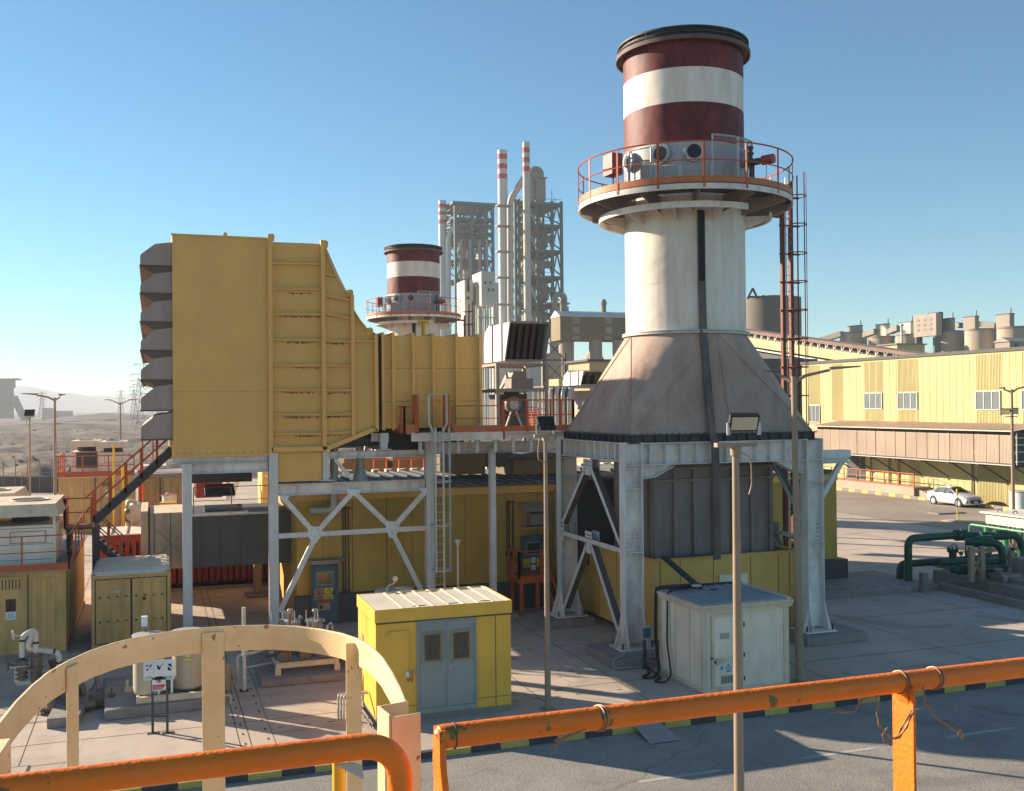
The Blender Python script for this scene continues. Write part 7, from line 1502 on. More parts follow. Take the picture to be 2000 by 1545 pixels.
struct(g.build('striped_kerb', [kerbo, M('kerb_grey_paint', (.25,.23,.22), .8)], None, bevel=.02))
# ================================================================ CAR
car = thing('parked_car', (57.9, 63, 0), 'white four door saloon parked on the far road beside the pale yellow building', 'car')
CXc, CYf, Lc, Wc = 57.92, 60.85, 4.38, .865
secs = [ # l from front, half width, bottom z, shoulder z, top z, roof half width
 (0.00,.55,.30,.60,.64,.45),(.06,.72,.22,.66,.72,.58),(.25,.82,.20,.74,.80,.66),(.75,.865,.19,.84,.90,.68),(1.12,.865,.19,.90,.98,.68),(1.30,.865,.19,.92,1.05,.66),(1.95,.865,.19,.94,1.42,.56),(2.35,.865,.19,.95,1.46,.57),(3.0,.865,.19,.96,1.43,.56),(3.42,.865,.19,.97,1.28,.57),(3.80,.86,.20,.98,1.04,.64),(4.15,.80,.24,.95,1.0,.62),(4.33,.70,.30,.86,.93,.55),(4.38,.60,.36,.72,.80,.45)]
V, F, Mx = [], [], []
for (l, w, zb, zs_, zt2, rw) in secs:
    half = [(0,zb),(w*.82,zb),(w*.97,zb+.10),(w,zb+.28),(w*.985,zs_-.14),(w*.95,zs_),(rw,zt2-.03 if zt2-zs_ < .2 else zt2-.07),(rw*.8,zt2-.005),(0,zt2+.012)]
    ring_ = half+[(-x, z) for x, z in half[-2:0:-1]]
    V += [(CXc+x, CYf+l, z) for x, z in ring_]
nr = 16
cab = lambda i: 5 <= i <= 8
for i in range(len(secs)-1):
    for j in range(nr):
        F.append((i*nr+j, i*nr+(j+1)%nr, (i+1)*nr+(j+1)%nr, (i+1)*nr+j)); m_ = 0
        if j in (5, 10) and 6 <= i <= 8: m_ = 1
        if j in (6, 7, 8, 9) and i in (5, 9): m_ = 1
        Mx.append(m_)
F += [tuple(range(nr-1,-1,-1)), tuple((len(secs)-1)*nr+j for j in range(nr))]; Mx += [0, 0]
g = MB(); g.v, g.f, g.m = V, F, Mx
body = g.build('body', [carw, glassd], car, smooth=50)
g = MB(); z0, z1 = 1.02, 1.34
for s in (-1,):
    x = CXc+s*.86
    for (y0, y1, yt0, yt1) in ((1.45,2.22,1.98,2.24),(2.32,3.05,2.34,2.98),(3.1,3.5,3.05,3.2)):
        g.add([(CXc+s*.845,CYf+y0,z0),(CXc+s*.845,CYf+y1,z0),(CXc+s*.635,CYf+yt1,z1),(CXc+s*.635,CYf+yt0,z1)], [(0,1,2,3)])
g.build('side_glass', glassl, car, smooth=0)
g = MB()
for l in (1.5, 2.27, 3.08): g.box(CXc-.869, CXc-.86, CYf+l-.008, CYf+l+.008, .3, .95)
g.bar((CXc-.85,CYf+2.27,1.0),(CXc-.62,CYf+2.30,1.36),.05,.06); g.build('door_gap', darkg, car)
for l in (.83, 3.43):
    for s in (-1, 1):
        xo = CXc+s*.865; g = MB(); g.cyl((xo-s*.20,CYf+l,.31),(xo+s*.012,CYf+l,.31),.315,.315,28,0); g.ring((0,0,0),0,0,0,0,3) if False else None; w_ = g.build('wheel', blackm, car, bevel=.02)
        g = MB(); g.cyl((xo+s*.013,CYf+l,.31),(xo+s*.02,CYf+l,.31),.215,.215,24,0)
        for k in range(7): t = 2*math.pi*k/7; g.cyl((xo+s*.021,CYf+l+.15*math.cos(t),.31+.15*math.sin(t)),(xo+s*.024,CYf+l+.15*math.cos(t),.31+.15*math.sin(t)),.03,.03,8,1)
        g.build('rim', [rimm, blackm], w_); g = MB(); g.cyl((xo-s*.10,CYf+l,.34),(xo+s*.004,CYf+l,.34),.375,.375,28); g.build('wheel_arch', blackm, car)
g = MB(); g.bar((CXc-.5,CYf-.012,.42),(CXc+.5,CYf-.012,.42),.05,.2); g.bar((CXc-.42,CYf-.0,.645),(CXc+.42,CYf-.0,.645),.08,.05); g.build('grille', blackm, car, bevel=.02)
for s in (-1, 1):
    g = MB(); g.hexa([(CXc+s*.42,CYf+.0,.62),(CXc+s*.80,CYf+.24,.66),(CXc+s*.76,CYf+.32,.66),(CXc+s*.42,CYf+.1,.62)],[(CXc+s*.42,CYf+.02,.70),(CXc+s*.81,CYf+.30,.78),(CXc+s*.74,CYf+.36,.79),(CXc+s*.42,CYf+.14,.72)]); g.build('headlight', ductg, car)
    g = MB(); g.box(CXc+s*.60, CXc+s*.74, CYf+.03, CYf+.1, .34, .5); g.build('fog_lamp_recess', blackm, car)
    g = MB(); g.box(CXc+s*.60, CXc+s*.80, CYf+4.2, CYf+4.34, .78, .92); g.build('tail_light', signr, car)
    g = MB(); g.box(CXc+s*.88, CXc+s*1.02, CYf+1.50, CYf+1.62, .98, 1.08); g.build('mirror', blackm if s < 0 else carw, car, bevel=.02)
g = MB(); g.box(CXc-.16, CXc+.16, CYf-.045, CYf-.038, .38, .48); g.build('number_plate', signw, car)
g = MB(); p = aZ(1870, 1019); g.cyl((p.x,p.y,.15),(p.x,p.y,.95),.035,.035,8,0); g.cyl((p.x,p.y,.95),(p.x,p.y,2.05),.035,.035,8,1); g.cyl((p.x,p.y-.0,1.65),(p.x,p.y-.02,2.35),.14,.14,10,0) if False else None
g.lathe((p.x,p.y,2.0), [(0,-.22),(.05,-.2),(.07,0),(.05,.16),(0,.2)], 12, 0); tag(g.build('marker_post', [yelp, blackm], None), 'thin black and yellow marker post on the island kerb in front of the white car', 'post')
# ================================================================ GREEN PUMP STATION
gs = thing('raised_slab', (28, 36, 0), 'low raised concrete slab with small holes right of the nearest stack', 'slab'); g = MB(); g.box(24.6, 31.3, 35.0, 39.2, 0, .22, 0)
for i in range(6):
    for j in range(2): g.box(26.2+i*.75+j*.3, 26.4+i*.75+j*.3, 35.7+j*.9, 35.85+j*.9, .22, .223, 1)
g.build('slab', [concd, blackm], gs, bevel=.02)
dk = thing('pump_plinth', (35, 34, 0), 'long two step concrete plinth under the green pump pipework at the right edge', 'plinth')
g = MB(); g.box(31.35, 31.6, 27.5, 35.3, 0, .3); g.box(31.6, 44, 35.1, 35.3, 0, .3); g.build('low_curb', concd, dk, bevel=.02); g = MB(); g.box(32.4, 44, 26, 36.6, 0, .55); g.build('plinth', concd, dk, bevel=.03); g = MB(); g.box(33.1, 44, 26.5, 37.6, .55, .72); g.build('upper_plinth', concd, dk, bevel=.02)
g = MB(); p = aZ(1808, 1158); g.box(p.x-.12, p.x+.16, p.y, p.y+.26, 0, .82); tag(g.build('kerb_post', concd, None, bevel=.02), 'short square concrete post at the corner of the pump plinth', 'post')
pp = thing('green_pump_pipework', (34, 36.5, 0), 'dark green pump pipework with flanges, elbows and strainer at the right edge', 'pipework')
YG = 36.4
def Tg(px, py, y=YG): p = aY(px, py, y); return V3(p.x, y, p.z)
pr = .165
def pipe(pts, r=pr, b=.42): g = MB(); g.tube(bend(pts, b, 8), r, 16); return g.build('pipe', green, pp)
zA = Tg(1800,1050).z; x0 = Tg(1774,1100).x; pipe([V3(x0,YG,.22), V3(x0,YG,zA), V3(Tg(1880,1047).x,YG,zA), V3(Tg(1925,1047).x,YG-.3,zA-.08)])
zB = Tg(1800,1099,YG+.6).z; x1_ = Tg(1758,1100,YG+.6).x; pipe([V3(x1_,YG+.6,.22), V3(x1_,YG+.6,zB), V3(44,YG+.6,zB)], pr, .4)
e = Tg(1958,1075,34.4); pipe([V3(Tg(1895,1060,34.9).x,35.2,zA-.1), V3(e.x,34.4,zA-.1), V3(e.x,34.4,.75)], .17, .55)
e2_ = Tg(1995,1075,35.4); g = MB(); g.tube(bend([V3(Tg(1915,1052,35.9).x,35.9,zA), V3(e2_.x,35.4,zA), V3(e2_.x,35.4,.75)], .55, 8), .17, 16); g.build('pipe', green, pp)
e = Tg(1895,1125,34.0); pipe([V3(e.x-.6,34.4,.95), V3(e.x+1.8,33.9,.95)], .16, .1); pipe([V3(e.x-.3,35.4,1.1), V3(e.x+2.6,35.2,1.0)], .15, .1)
def flange(c_, d_, r_=.26): d_ = Vector(d_).normalized(); g = MB(); c_ = Vector(c_); g.cyl(c_-d_*.05, c_+d_*.05, r_, r_, 18); g.cyl(c_-d_*.14, c_-d_*.07, r_, r_, 18); g.build('flange', green, pp)
for px in (1872, 1882): flange((Tg(px,1050).x,YG,zA), (1,0,0), .25)
g = MB(); g.cyl((Tg(1872,1050).x,YG,zA),(Tg(1882,1050).x,YG,zA),.24,.22,18); g.build('valve_body', green, pp)
for px in (1903, 1911, 1920, 1928): flange((Tg(px,1060,35.2).x,35.0,zA-.1), (1,-.15,0), .24)
for px in (1945, 1953, 1962): flange((Tg(px,1058,35.8).x,35.75,zA), (1,-.1,0), .23)
for px in (1880, 1890, 1925): flange((Tg(px,1120,34.2).x,34.25,.95), (1,-.1,0), .22)
for px in (1835+60, 1930): flange((Tg(px,1098,YG+.6).x,YG+.6,zB), (1,0,0), .23)
c_ = Tg(1861,1095,36.0); g = MB(); g.cyl((c_.x,36,.95),(c_.x,36,Tg(1861,1078,36).z),.16,.16,16); zt_ = Tg(1861,1078,36).z; g.cyl((c_.x,36,zt_),(c_.x,36,zt_+.08),.24,.24,16); g.cyl((c_.x,36,zt_+.1),(c_.x,36,zt_+.16),.24,.24,16)
for k in range(8): t = 2*math.pi*k/8; g.cyl((c_.x+.2*math.cos(t),36+.2*math.sin(t),zt_-.03),(c_.x+.2*math.cos(t),36+.2*math.sin(t),zt_+.22),.022,.022,6)
g.tube(arc((c_.x+.05,36,zt_+.18), .16, 0, math.pi, 10, plane='xz'), .02, 6); g.lathe((c_.x,36,0), [(0,.82),(.1,.86),(.16,.96)], 14)
for dx in (-.13, .13): g.cyl((c_.x+dx,36,.2),(c_.x+dx,36,.95),.03,.03,6)
g.build('strainer', green, pp)
for px, py, yy in ((1879,1036,YG),(1886,1036,YG),(1877,1081,36),(1888,1080,36),(1893,1077,36)):
    c_ = Tg(px, py, yy); g = MB(); g.cyl(c_, c_+V3(0,0,-.35), .02, .02, 6, 0); g.cyl(c_+V3(0,-.04,0), c_+V3(0,.04,0), .09, .09, 12, 0); g.cyl(c_+V3(0,-.045,0), c_+V3(0,-.041,0), .075, .075, 12, 1); g.build('gauge', [darkg, glassl], pp)
g = MB(); g.tube([Tg(1886,1055), Tg(1886,1090)], .025, 6); g.tube([Tg(1872,1062), Tg(1860,1075,36.1)], .012, 5); g.tube([V3(c_.x-1,36,1.35), V3(c_.x+.8,36,1.4)], .02, 6); g.build('small_bore_pipe', darkg, pp)
g = MB(); 
for px in (1899, 1920): p = Tg(px, 1070, 33.6); g.box(p.x-.11, p.x+.11, 33.6, 33.75, .55, p.z+.05)
p, q = Tg(1899,1075,33.6), Tg(1920,1075,33.6); g.box(p.x, q.x, 33.62, 33.74, p.z-.1, p.z+.02); g.bar((p.x,33.68,p.z-.2),(q.x,33.68,.7),.08,.08); g.bar((q.x,33.68,p.z-.2),(p.x,33.68,.7),.08,.08)
p = Tg(1978,1075,35); g.box(p.x-.12,p.x+.12,35,35.15,.55,p.z+.1); g.box(p.x-2.2,p.x+.3,35,35.1,p.z+.0,p.z+.15); g.build('support_frame', lampg, pp)
c_ = Tg(1948, 1135, 33.2); g = MB(); g.cyl(c_+V3(0,0,0), c_+V3(.22,0,0), .36, .33, 20); g.cyl(c_+V3(.22,0,0), c_+V3(.5,0,0), .16,.16,14); g.cyl(c_+V3(.55,0,.02), c_+V3(1.2,0,.02), .13,.16,14); g.box(c_.x-.1, c_.x+1.3, 33.0, 33.5, .72, .85); g.cyl(c_+V3(.05,0,.3), c_+V3(.05,0,.5), .14,.2,14); g.box(c_.x+1.15, c_.x+2.6, 32.9, 33.6, .8, 1.45); g.build('pump', [ductg], pp, bevel=.01)
g = wheel(Tg(1910,1078,34.2), (0,1,.3), .17); g.build('handwheel', lampg, pp)
# light green frame and pale trailer tank at the right edge
gf = thing('light_green_frame', (45, 45, 0), 'light green pipe frame around the pale tank box at the right edge', 'frame'); A = aK(1894, 1024, 50.0); B = aX(2010, 1043, A.x)
g = MB(); g.tube(bend([V3(A.x,A.y,0), V3(A.x,A.y,A.z), V3(A.x,B.y,A.z-.0)], .2), .06, 8); 
for f in (.3, .62): y = A.y+(B.y-A.y)*f; g.cyl((A.x,y,0),(A.x,y,A.z),.13,.13,10)
g.build('frame_tube', greenl, gf)
tb_ = thing('pale_tank_box', (48, 46, 0), 'pale panelled tank box with lifting hooks on its lid at the right edge', 'tank'); A = aK(1925, 1003, 52); B = aX(2012, 1014, A.x); zb_ = aX(1925, 1022, A.x).z
g = MB(); g.box(A.x, A.x+2.4, B.y, A.y, zb_, A.z, 0); g.build('side', pipew, tb_); g = MB(); g.box(A.x-.15, A.x+2.6, B.y-.1, A.y+.25, A.z+.02, A.z+.1, 0); g.build('lid', roofw, tb_)
g = MB()
for f in (.15, .5, .85): y = A.y+(B.y-A.y)*f; g.tube(arc((A.x+.5,y,A.z+.1), .14, 0, math.pi, 8, plane='xz'), .025, 6)
for f in (.1, .25): y = A.y+(B.y-A.y)*f; g.bar((A.x+.1,y,zb_),(A.x+.1,y-1.6,.1),.08,.1)
for y in (A.y-.1, (A.y+B.y)/2, B.y+.2): g.box(A.x+.05, A.x+.2, y-.08, y+.08, 0, zb_); g.box(A.x+2.1, A.x+2.25, y-.08, y+.08, 0, zb_)
g.build('hook_and_leg', darkg, tb_)
wt = aK(1996, 985, 56); g = MB(); root = thing('white_cylinder_tank', (wt.x, wt.y, 0), 'white upright cylinder cut by the right edge, behind the pale tank box', 'tank'); zt_ = aK(1996, 960, 56).z; g.cyl((wt.x,wt.y,0),(wt.x,wt.y,zt_),.62,.62,28); g.build('shell', signw, root); g = MB(); g.cyl((wt.x,wt.y,zt_),(wt.x,wt.y,zt_+.05),.66,.66,28); g.build('lid', lightm, root)
# ================================================================ FAR PLANT
def fb(g, xl, xa, xb, yt, yb, k, m=0, dmax=60):
    """box: front face (toward -Y) spans xa..xb, its sunlit left face reaches back to xl; yb None = to the ground"""
    A = aK(xa, yt, k); Y0 = A.y; B = aY(xb, yt, Y0); z0 = -1 if yb is None else aY(xa, yb, Y0).z
    d = min(dmax, max(.5, aX(xl, yt, A.x).y-Y0)) if xl < xa else 6.0
    g.box(A.x, B.x, Y0, Y0+d, z0, A.z, m); return A.x, B.x, Y0, Y0+d, z0, A.z
def fcyl(g, x0, x1, yt, yb, k, m=0, n=24, cone=None):
    A, B = aK(x0, yt, k), aK(x1, yt, k); c_ = (A+B)/2; r_ = (B-A).length/2; z0 = -1 if yb is None else aK((x0+x1)/2, yb, k).z
    g.cyl((c_.x,c_.y,z0),(c_.x,c_.y,c_.z),r_,r_,n,m)
    if cone: g.cyl((c_.x,c_.y,c_.z),(c_.x,c_.y,c_.z+cone),r_,r_*.3,n,m)
    return c_, r_
# chimneys
def chimney(x0, x1, yt, k, bands, lab, group='striped far chimneys', base=chim):
    A, B = aK(x0, yt, k), aK(x1, yt, k); c_ = (A+B)/2; r_ = (B-A).length/2; root = thing('chimney', (c_.x, c_.y, 0), lab, 'chimney', group); zs_ = [aK((x0+x1)/2, b_, k).z for b_ in bands]
    lv = [-2]+zs_[::-1]+[c_.z]; g = MB(); prof = [(r_, z) for z in lv]; g.lathe((c_.x,c_.y,0), prof, 28, mats=[i % 2 for i in range(len(lv)-1)]); g.cyl((c_.x,c_.y,c_.z-.02),(c_.x,c_.y,c_.z),r_,r_,28,0)
    z = 5
    while z < lv[1]: g.ring((c_.x,c_.y,0), r_, r_+.12, z, z+.18, 28, 0); z += 4.2
    g.build('shaft', [base, chimr], root); return root, c_, r_
K1 = 330
chimney(971.5, 990.5, 294, K1, [302,312,321,331,340.5,350.5], 'broad far chimney with three red bands, left of the tall lattice tower')
chimney(1020.5, 1034.5, 278, K1-8, [289,299,308,318,326,336], 'slim tallest far chimney with three red bands in front of the lattice tower', base=concw)
chimney(856, 872, 392, 430, [399,407,414,421,430,438], 'left far chimney with three faded red bands beside the farther lattice tower')
chimney(868.5, 877, 403, 450, [409,413,417,421,427,434], 'thin orange banded chimney just behind the left far chimney', base=chimr)
def duct_far(pts, k, r_px, lab, m_=cyc):
    g = MB(); r_ = r_px/2000*k; g.tube(bend([aK(px, py, k) for px, py in pts], r_*2.5, 6), r_, 14); P = aK(*pts[-1], k)
    tag(g.build('gas_duct', m_, None), lab, 'duct')
duct_far([(1024,348),(996,390),(997,660)], K1-3, 6.3, 'big grey gas duct running down between the two right chimneys, bent at the top', M('gas_duct_sheet', (.36,.35,.33), .6, .1, dirt=(.25,.23,.21), amt=.4, dscale=.05))
duct_far([(894,437),(875.5,458),(876,660)], 428, 5.6, 'big pale gas duct beside the farther lattice tower, bent over at the top', chim)
def lattice(k, colsx, rows, dep, lab, bracing=True, m_=teal, top=None):
    """frame tower: columns at pixel xs on a front plane, floors at pixel ys"""
    A = aK(colsx[0], rows[0], k); Y0 = A.y; xs = [aY(px, rows[0], Y0).x for px in colsx]; zs_ = [aY(colsx[len(colsx)//2], py, Y0).z for py in rows]; root = thing('preheater_tower', ((xs[0]+xs[-1])/2, Y0, 0), lab, 'tower', 'lattice preheater towers')
    w = .42*k/330; g = MB()
    for x in xs:
        for y in (Y0, Y0+dep): g.box(x-w, x+w, y-w, y+w, -1, zs_[0]+.5)
    g.box(xs[-1]-w, xs[-1]+w, Y0+dep/2-w, Y0+dep/2+w, -1, zs_[0]); g.build('column', m_, root)
    for z in zs_:
        g = MB(); g.box(xs[0], xs[-1], Y0-.3, Y0+.3, z-.9, z, 0); g.box(xs[0], xs[-1], Y0+dep-.3, Y0+dep+.3, z-.9, z, 0); g.box(xs[-1]-.3, xs[-1]+.3, Y0+.3, Y0+dep-.3, z-.9, z, 0); g.box(xs[0]-.3, xs[0]+.3, Y0+.3, Y0+dep-.3, z-.9, z, 0)
        g.box(xs[0]+.5, xs[-1]-.5, Y0+.6, Y0+dep-.6, z-.25, z-.05, 1)
        for y in (Y0-.2,): g.bar((xs[0],y,z+1.1),(xs[-1],y,z+1.1),.12,.12); 
        g.build('floor', [m_, cyc], root)
    g = MB()
    for i in range(len(zs_)-1):
        for j in range(len(xs)-1):
            zt_, zb2 = zs_[i]-.9, zs_[i+1]; xm = (xs[j]+xs[j+1])/2
            for y in (Y0, Y0+dep):
                if xs[j+1]-xs[j] < 3: g.bar((xs[j],y,zt_),(xs[j+1],y,zb2),.35,.35)
                else: g.bar((xs[j],y,zb2),(xm,y,zt_),.4,.4); g.bar((xs[j+1],y,zb2),(xm,y,zt_),.4,.4)
        g.bar((xs[-1],Y0,zs_[i+1]),(xs[-1],Y0+dep,zs_[i]-.9),.35,.35); g.bar((xs[0],Y0,zs_[i+1]),(xs[0],Y0+dep,zs_[i]-.9),.35,.35)
    g.build('brace', m_, root); return root, xs, zs_, Y0
rt, xs, zs_, Y0 = lattice(K1+4, [1006,1013,1048,1078,1096], [394,437,487,538,591,650], 17, 'tall teal lattice tower full of dusty cyclones between the striped chimneys')
def cyclone(root, x0, x1, yt, yb, Y, conepx):
    a_, b_ = aY(x0, yt, Y), aY(x1, yt, Y); r_ = (b_.x-a_.x)/2; cx = (a_.x+b_.x)/2; zt_, zb2 = a_.z, aY(x0, yb, Y).z; zc = aY(x0, conepx, Y).z
    g = MB(); g.lathe((cx,Y,0), [(0,zt_+.6),(r_*.75,zt_+.5),(r_,zt_),(r_,zc),(r_*.25,zb2),(0,zb2)], 24); g.cyl((cx,Y,zt_),(cx,Y,zt_+3.2),r_*.4,r_*.4,16); g.bar((cx,Y,zt_-1.2),(cx+r_*1.7,Y,zt_-1.2),2.4,2.2); g.build('cyclone', cyc, root)
Yc = Y0+8
for (a_, b_, t_, z_, c_) in ((1012,1048,408,440,424),(1030,1064,440,487,462),(1034,1069,458,500,480),(1015,1062,508,545,530),(1037,1071,560,600,583),(1012,1050,560,600,583),(1012,1040,462,500,480),(1016,1066,610,660,640)): cyclone(rt, a_, b_, t_, z_, Yc, c_)
for (a_, b_, t_) in ((1050,1062,430),(1020,1032,480),(1055,1066,540)): 
    g = MB(); p, q = aY(a_, t_, Yc-3), aY(b_, t_+40, Yc-3); g.bar(p, q, 1.6, 1.6); g.build('riser', cyc, rt)
g = MB(); a_, b_ = aY(1047,350,Y0+4), aY(1066,392,Y0+4); g.box(a_.x, b_.x, Y0+4, Y0+9, b_.z, a_.z); p = aY(1040,352,Y0+6); g.tube(bend([p+V3(-.5,0,-7), p+V3(-.5,0,3.2), p+V3(2.6,0,3.2), V3((a_.x+b_.x)/2,Y0+6,a_.z)], 2.4, 8), 1.6, 14); g.tube(bend([aY(1035,385,Y0+5), aY(1035,342,Y0+5), aY(1043,338,Y0+5), aY(1047,355,Y0+5)], 2, 6), 1.3, 12)
g.box(a_.x-.6, b_.x+.6, Y0+3.6, Y0+9.4, a_.z+.6, a_.z+.8); g.build('gooseneck_duct', cyc, rt)
g = MB(); p = aY(1094, 590, Y0-3); g.tube(bend([p+V3(-1.8,0,-3), p+V3(-1.8,0,2.6), p+V3(1.6,0,2.6), p+V3(1.6,0,-3)], 1.7, 8), .9, 12); a_, b_ = aY(1084,598,Y0-3), aY(1111,616,Y0-3); g.box(a_.x, b_.x, Y0-3, Y0+2, -1, a_.z); g.box(a_.x-3, b_.x+.4, Y0-3.2, Y0+2.2, aY(1100,591,Y0-3).z-.5, aY(1100,591,Y0-3).z); g.build('side_filter', cyc, rt)
g = MB()
for px, y_ in ((1078,372),(1084,386)): p = aY(px, 394, Y0); q = aY(px, y_, Y0); g.cyl((p.x,Y0,p.z),(p.x,Y0,q.z),.12,.12,5)
g.build('mast', teal, rt)
# platforms that ring the two ducts
g = MB()
for py in (397, 437, 487, 538, 591): p, q = aK(966, py, K1-10), aK(1005, py, K1-10); g.box(p.x+1, q.x, p.y, p.y+2.5, p.z-.7, p.z-.2)
tag(g.build('duct_platform', cyc, None), 'stack of small square platforms around the broad chimney and the grey gas duct', 'platform') if False else g.build('duct_platform', cyc, rt)
r2, xs2, zs2, Y2 = lattice(424, [889,921,947,962], [403,427,438,454,468,507,546], 17, 'farther teal lattice tower with a flat roof canopy, left of the striped chimneys')
g = MB(); g.box(xs2[0]-1.5, xs2[-1]+1.5, Y2-1.5, Y2+18.5, zs2[0]+.1, zs2[0]+1.2); g.build('roof_canopy', teal, r2)
for (a_, b_, t_, z_, c_) in ((900,922,440,470,458),(928,944,438,470,458),(900,918,482,520,503),(902,930,522,560,545)): cyclone(r2, a_, b_, t_, z_, Y2+8, c_)
g = MB()
for px in (900, 917.5, 936, 950): a_ = aY(px-2.4, 468, Y2-1); b_ = aY(px+2.4, 468, Y2-1); g.box(a_.x, b_.x, Y2-1.5, Y2+1.5, -1, a_.z)
g.build('concrete_column', cyc, r2)
g = MB()
for k_ in range(3): p = aY(903+k_*14, 427, Y2+5); g.tube(bend([p, p+V3(2,0,3.4), p+V3(4.2,0,0)], 1, 4), .5, 8)
g.build('gooseneck_duct', teal, r2)
# pale mill buildings
mb = thing('mill_building', (90, 300, 0), 'pale windowless mill building with stepped roof at the foot of the chimneys', 'building')
g = MB(); fb(g, 922, 940, 967, 530, 597, 300); g.build('upper_block', concw, mb); g = MB(); fb(g, 892, 907, 924, 547, None, 304); g.build('left_block', concw, mb); g = MB(); fb(g, 960, 962, 974, 552, None, 312); g.build('rear_block', concw, mb)
g = MB()
for px in (930, 936, 943, 951, 958, 965): fcyl(g, px-1.6, px+1.6, 596, None, 297, 0, 10)
fb(g, 930, 932, 970, 618, 620, 296, 0, 3); g.build('support_leg', concw, mb)
g = MB(); Yf = aK(940,540,300).y
for px, py in ((948,552),(958,552),(955,566),(963,566)): p = aY(px, py, Yf-.1); g.box(p.x-.25, p.x+.25, Yf-.15, Yf-.01, p.z-.4, p.z+.4)
Yf2 = aK(907,547,304).y
for py, h in ((553,1.6),(564,.9),(582,.4)): p = aY(914.5, py, Yf2-.1); g.box(p.x-.4, p.x+.4, Yf2-.15, Yf2-.01, p.z-h, p.z+h)
g.build('small_window', darkg, mb)
g = MB(); fb(g, 962, 972, 1060, 632, None, 322, 0, 12); g2_ = g; tag(g.build('low_mill_hall', concw, None), 'low pale hall along the feet of the striped chimneys', 'building')
# beige filter house on round legs
fh = thing('filter_building', (55, 145, 0), 'beige corrugated filter building raised on fat round legs, left of the nearest stack', 'building'); g = MB(); x0, x1, y0, y1, z0, z1 = fb(g, 1076, 1094, 1230, 618, 664, 150)
g.build('block', blockm, fh); g = MB(); g.prism([(y0-.1,z1),(y1+.1,z1),(y1-(y1-y0)*.5,z1+1.0),(y0+.2,z1+.3)], 'x', x0-.1, x1+.1, 0); g.build('roof', roofw, fh)
g = MB()
for (a_, b_, t_, c_) in ((1118,1132,619,632),(1118,1132,638,651),(1118,1132,656,664),(1182,1195,619,632),(1182,1195,638,651),(1182,1195,657,664)): p, q = aY(a_, t_, y0), aY(b_, c_, y0); g.box(p.x, q.x, y0-.05, y0-.002, q.z, p.z)
g.build('pale_panel', blockl, fh); g = MB()
for t_, c_ in ((631,637),(651,656)):
    p, q = aY(1095, t_, y0), aY(1224, c_, y0); x = p.x
    while x < q.x: g.box(x, x+.16, y0-.04, y0-.003, q.z, p.z); x += .32
p = aY(1143.5, 620, y0); g.box(p.x-.05, p.x+.05, y0-.06, y0-.003, z0, z1); g.build('slat_band', concd, fh)
g = MB()
for px in (1099, 1179): p = aY(px, 617, y0+2); g.cyl((p.x,y0+2,z1),(p.x,y0+2,z1+2.2),.35,.4,10); g.cyl((p.x,y0+2,z1+2.2),(p.x,y0+2,z1+2.9),.55,.3,10)
g.build('roof_vent', concd, fh)
g = MB(); fcyl(g, 1091, 1121, 665, None, 152.5); fcyl(g, 1150, 1176, 665, None, 152.5); fcyl(g, 1196, 1224, 665, None, 152.5); g.build('round_leg', concs, fh)
g = MB(); p = aK(1160, 700, 160); g.cyl((p.x,p.y,-1),(p.x,p.y,p.z-3),3,3,16); g.cyl((p.x,p.y,p.z-3),(p.x,p.y,p.z+1),3,1,16); g.build('hopper', cyc, fh)
lb = thing('pink_block', (50, 130, 0), 'low sunlit pinkish building with a lattice mast below the beige filter building', 'building'); g = MB(); fb(g, 1057, 1062, 1096, 690, None, 140); g.build('block', M('pinkish_render', (.52,.40,.31), .85, dirt=(.4,.3,.23), amt=.4, dscale=.1), lb)
g = MB(); p = aK(1083, 690, 138); 
for dx in (-1.6, 1.6): g.box(p.x+dx-.12, p.x+dx+.12, p.y, p.y+.24, 0, p.z)
for i in range(5): z = 2+i*3; g.bar((p.x-1.6,p.y,z),(p.x+1.6,p.y,z+3),.12,.12); g.bar((p.x+1.6,p.y,z),(p.x-1.6,p.y,z+3),.12,.12); g.bar((p.x-1.6,p.y,z),(p.x+1.6,p.y,z),.15,.15)
g.build('lattice_mast', darkg, lb); g = MB(); fb(g, 1072, 1091, 1110, 740, 770, 112); g.build('yellow_annex', yelhi2, lb)
shd = thing('tan_corrugated_shed', (45, 112, 0), 'tan corrugated shed behind the small vent hood, its left face in the sun', 'shed'); g = MB(); x = fb(g, 1110, 1151, 1200, 706, None, 118, 0, 10); g.build('wall', M('tan_corrugated_sheet', (.50,.34,.19), .7, dirt=(.36,.25,.15), amt=.5, dscale=.3), shd)
g = MB(); g.box(x[0]-.4, x[1]+.2, x[2]-.4, x[3]+.3, x[5]+.01, x[5]+.25); g.build('roof', darkg, shd)
# dark silo behind the ladder, belt conveyor gallery
ds = thing('dark_silo', (115, 170, 0), 'big dark grey silo partly hidden by the orange ladder right of the nearest stack', 'silo'); g = MB(); fcyl(g, 1447, 1563, 583, None, 195, 0, 36, .5); g.build('shell', M('dark_silo_sheet', (.17,.135,.115), .7, dirt=(.1,.08,.07), amt=.4, dscale=.1), ds)
g = MB(); p = aK(1470, 562, 190); q = aK(1470, 580, 190)
for a_, b_ in (((1460,584),(1470,563)),((1480,584),(1470,563)),((1460,580),(1490,580)),((1490,584),(1490,576))): g.bar(aK(*a_,190), aK(*b_,190), .35, .35)
g.build('roof_gantry', darkg, ds)
cv = thing('belt_conveyor', (110, 150, 0), 'long inclined belt conveyor gallery with ochre cladding and brown roof above the pale yellow building', 'conveyor')
A = aK(1440, 641, 165)+V3(0,0,-1.75); B = aK(1838, 695, 128)+V3(0,0,-1.75)
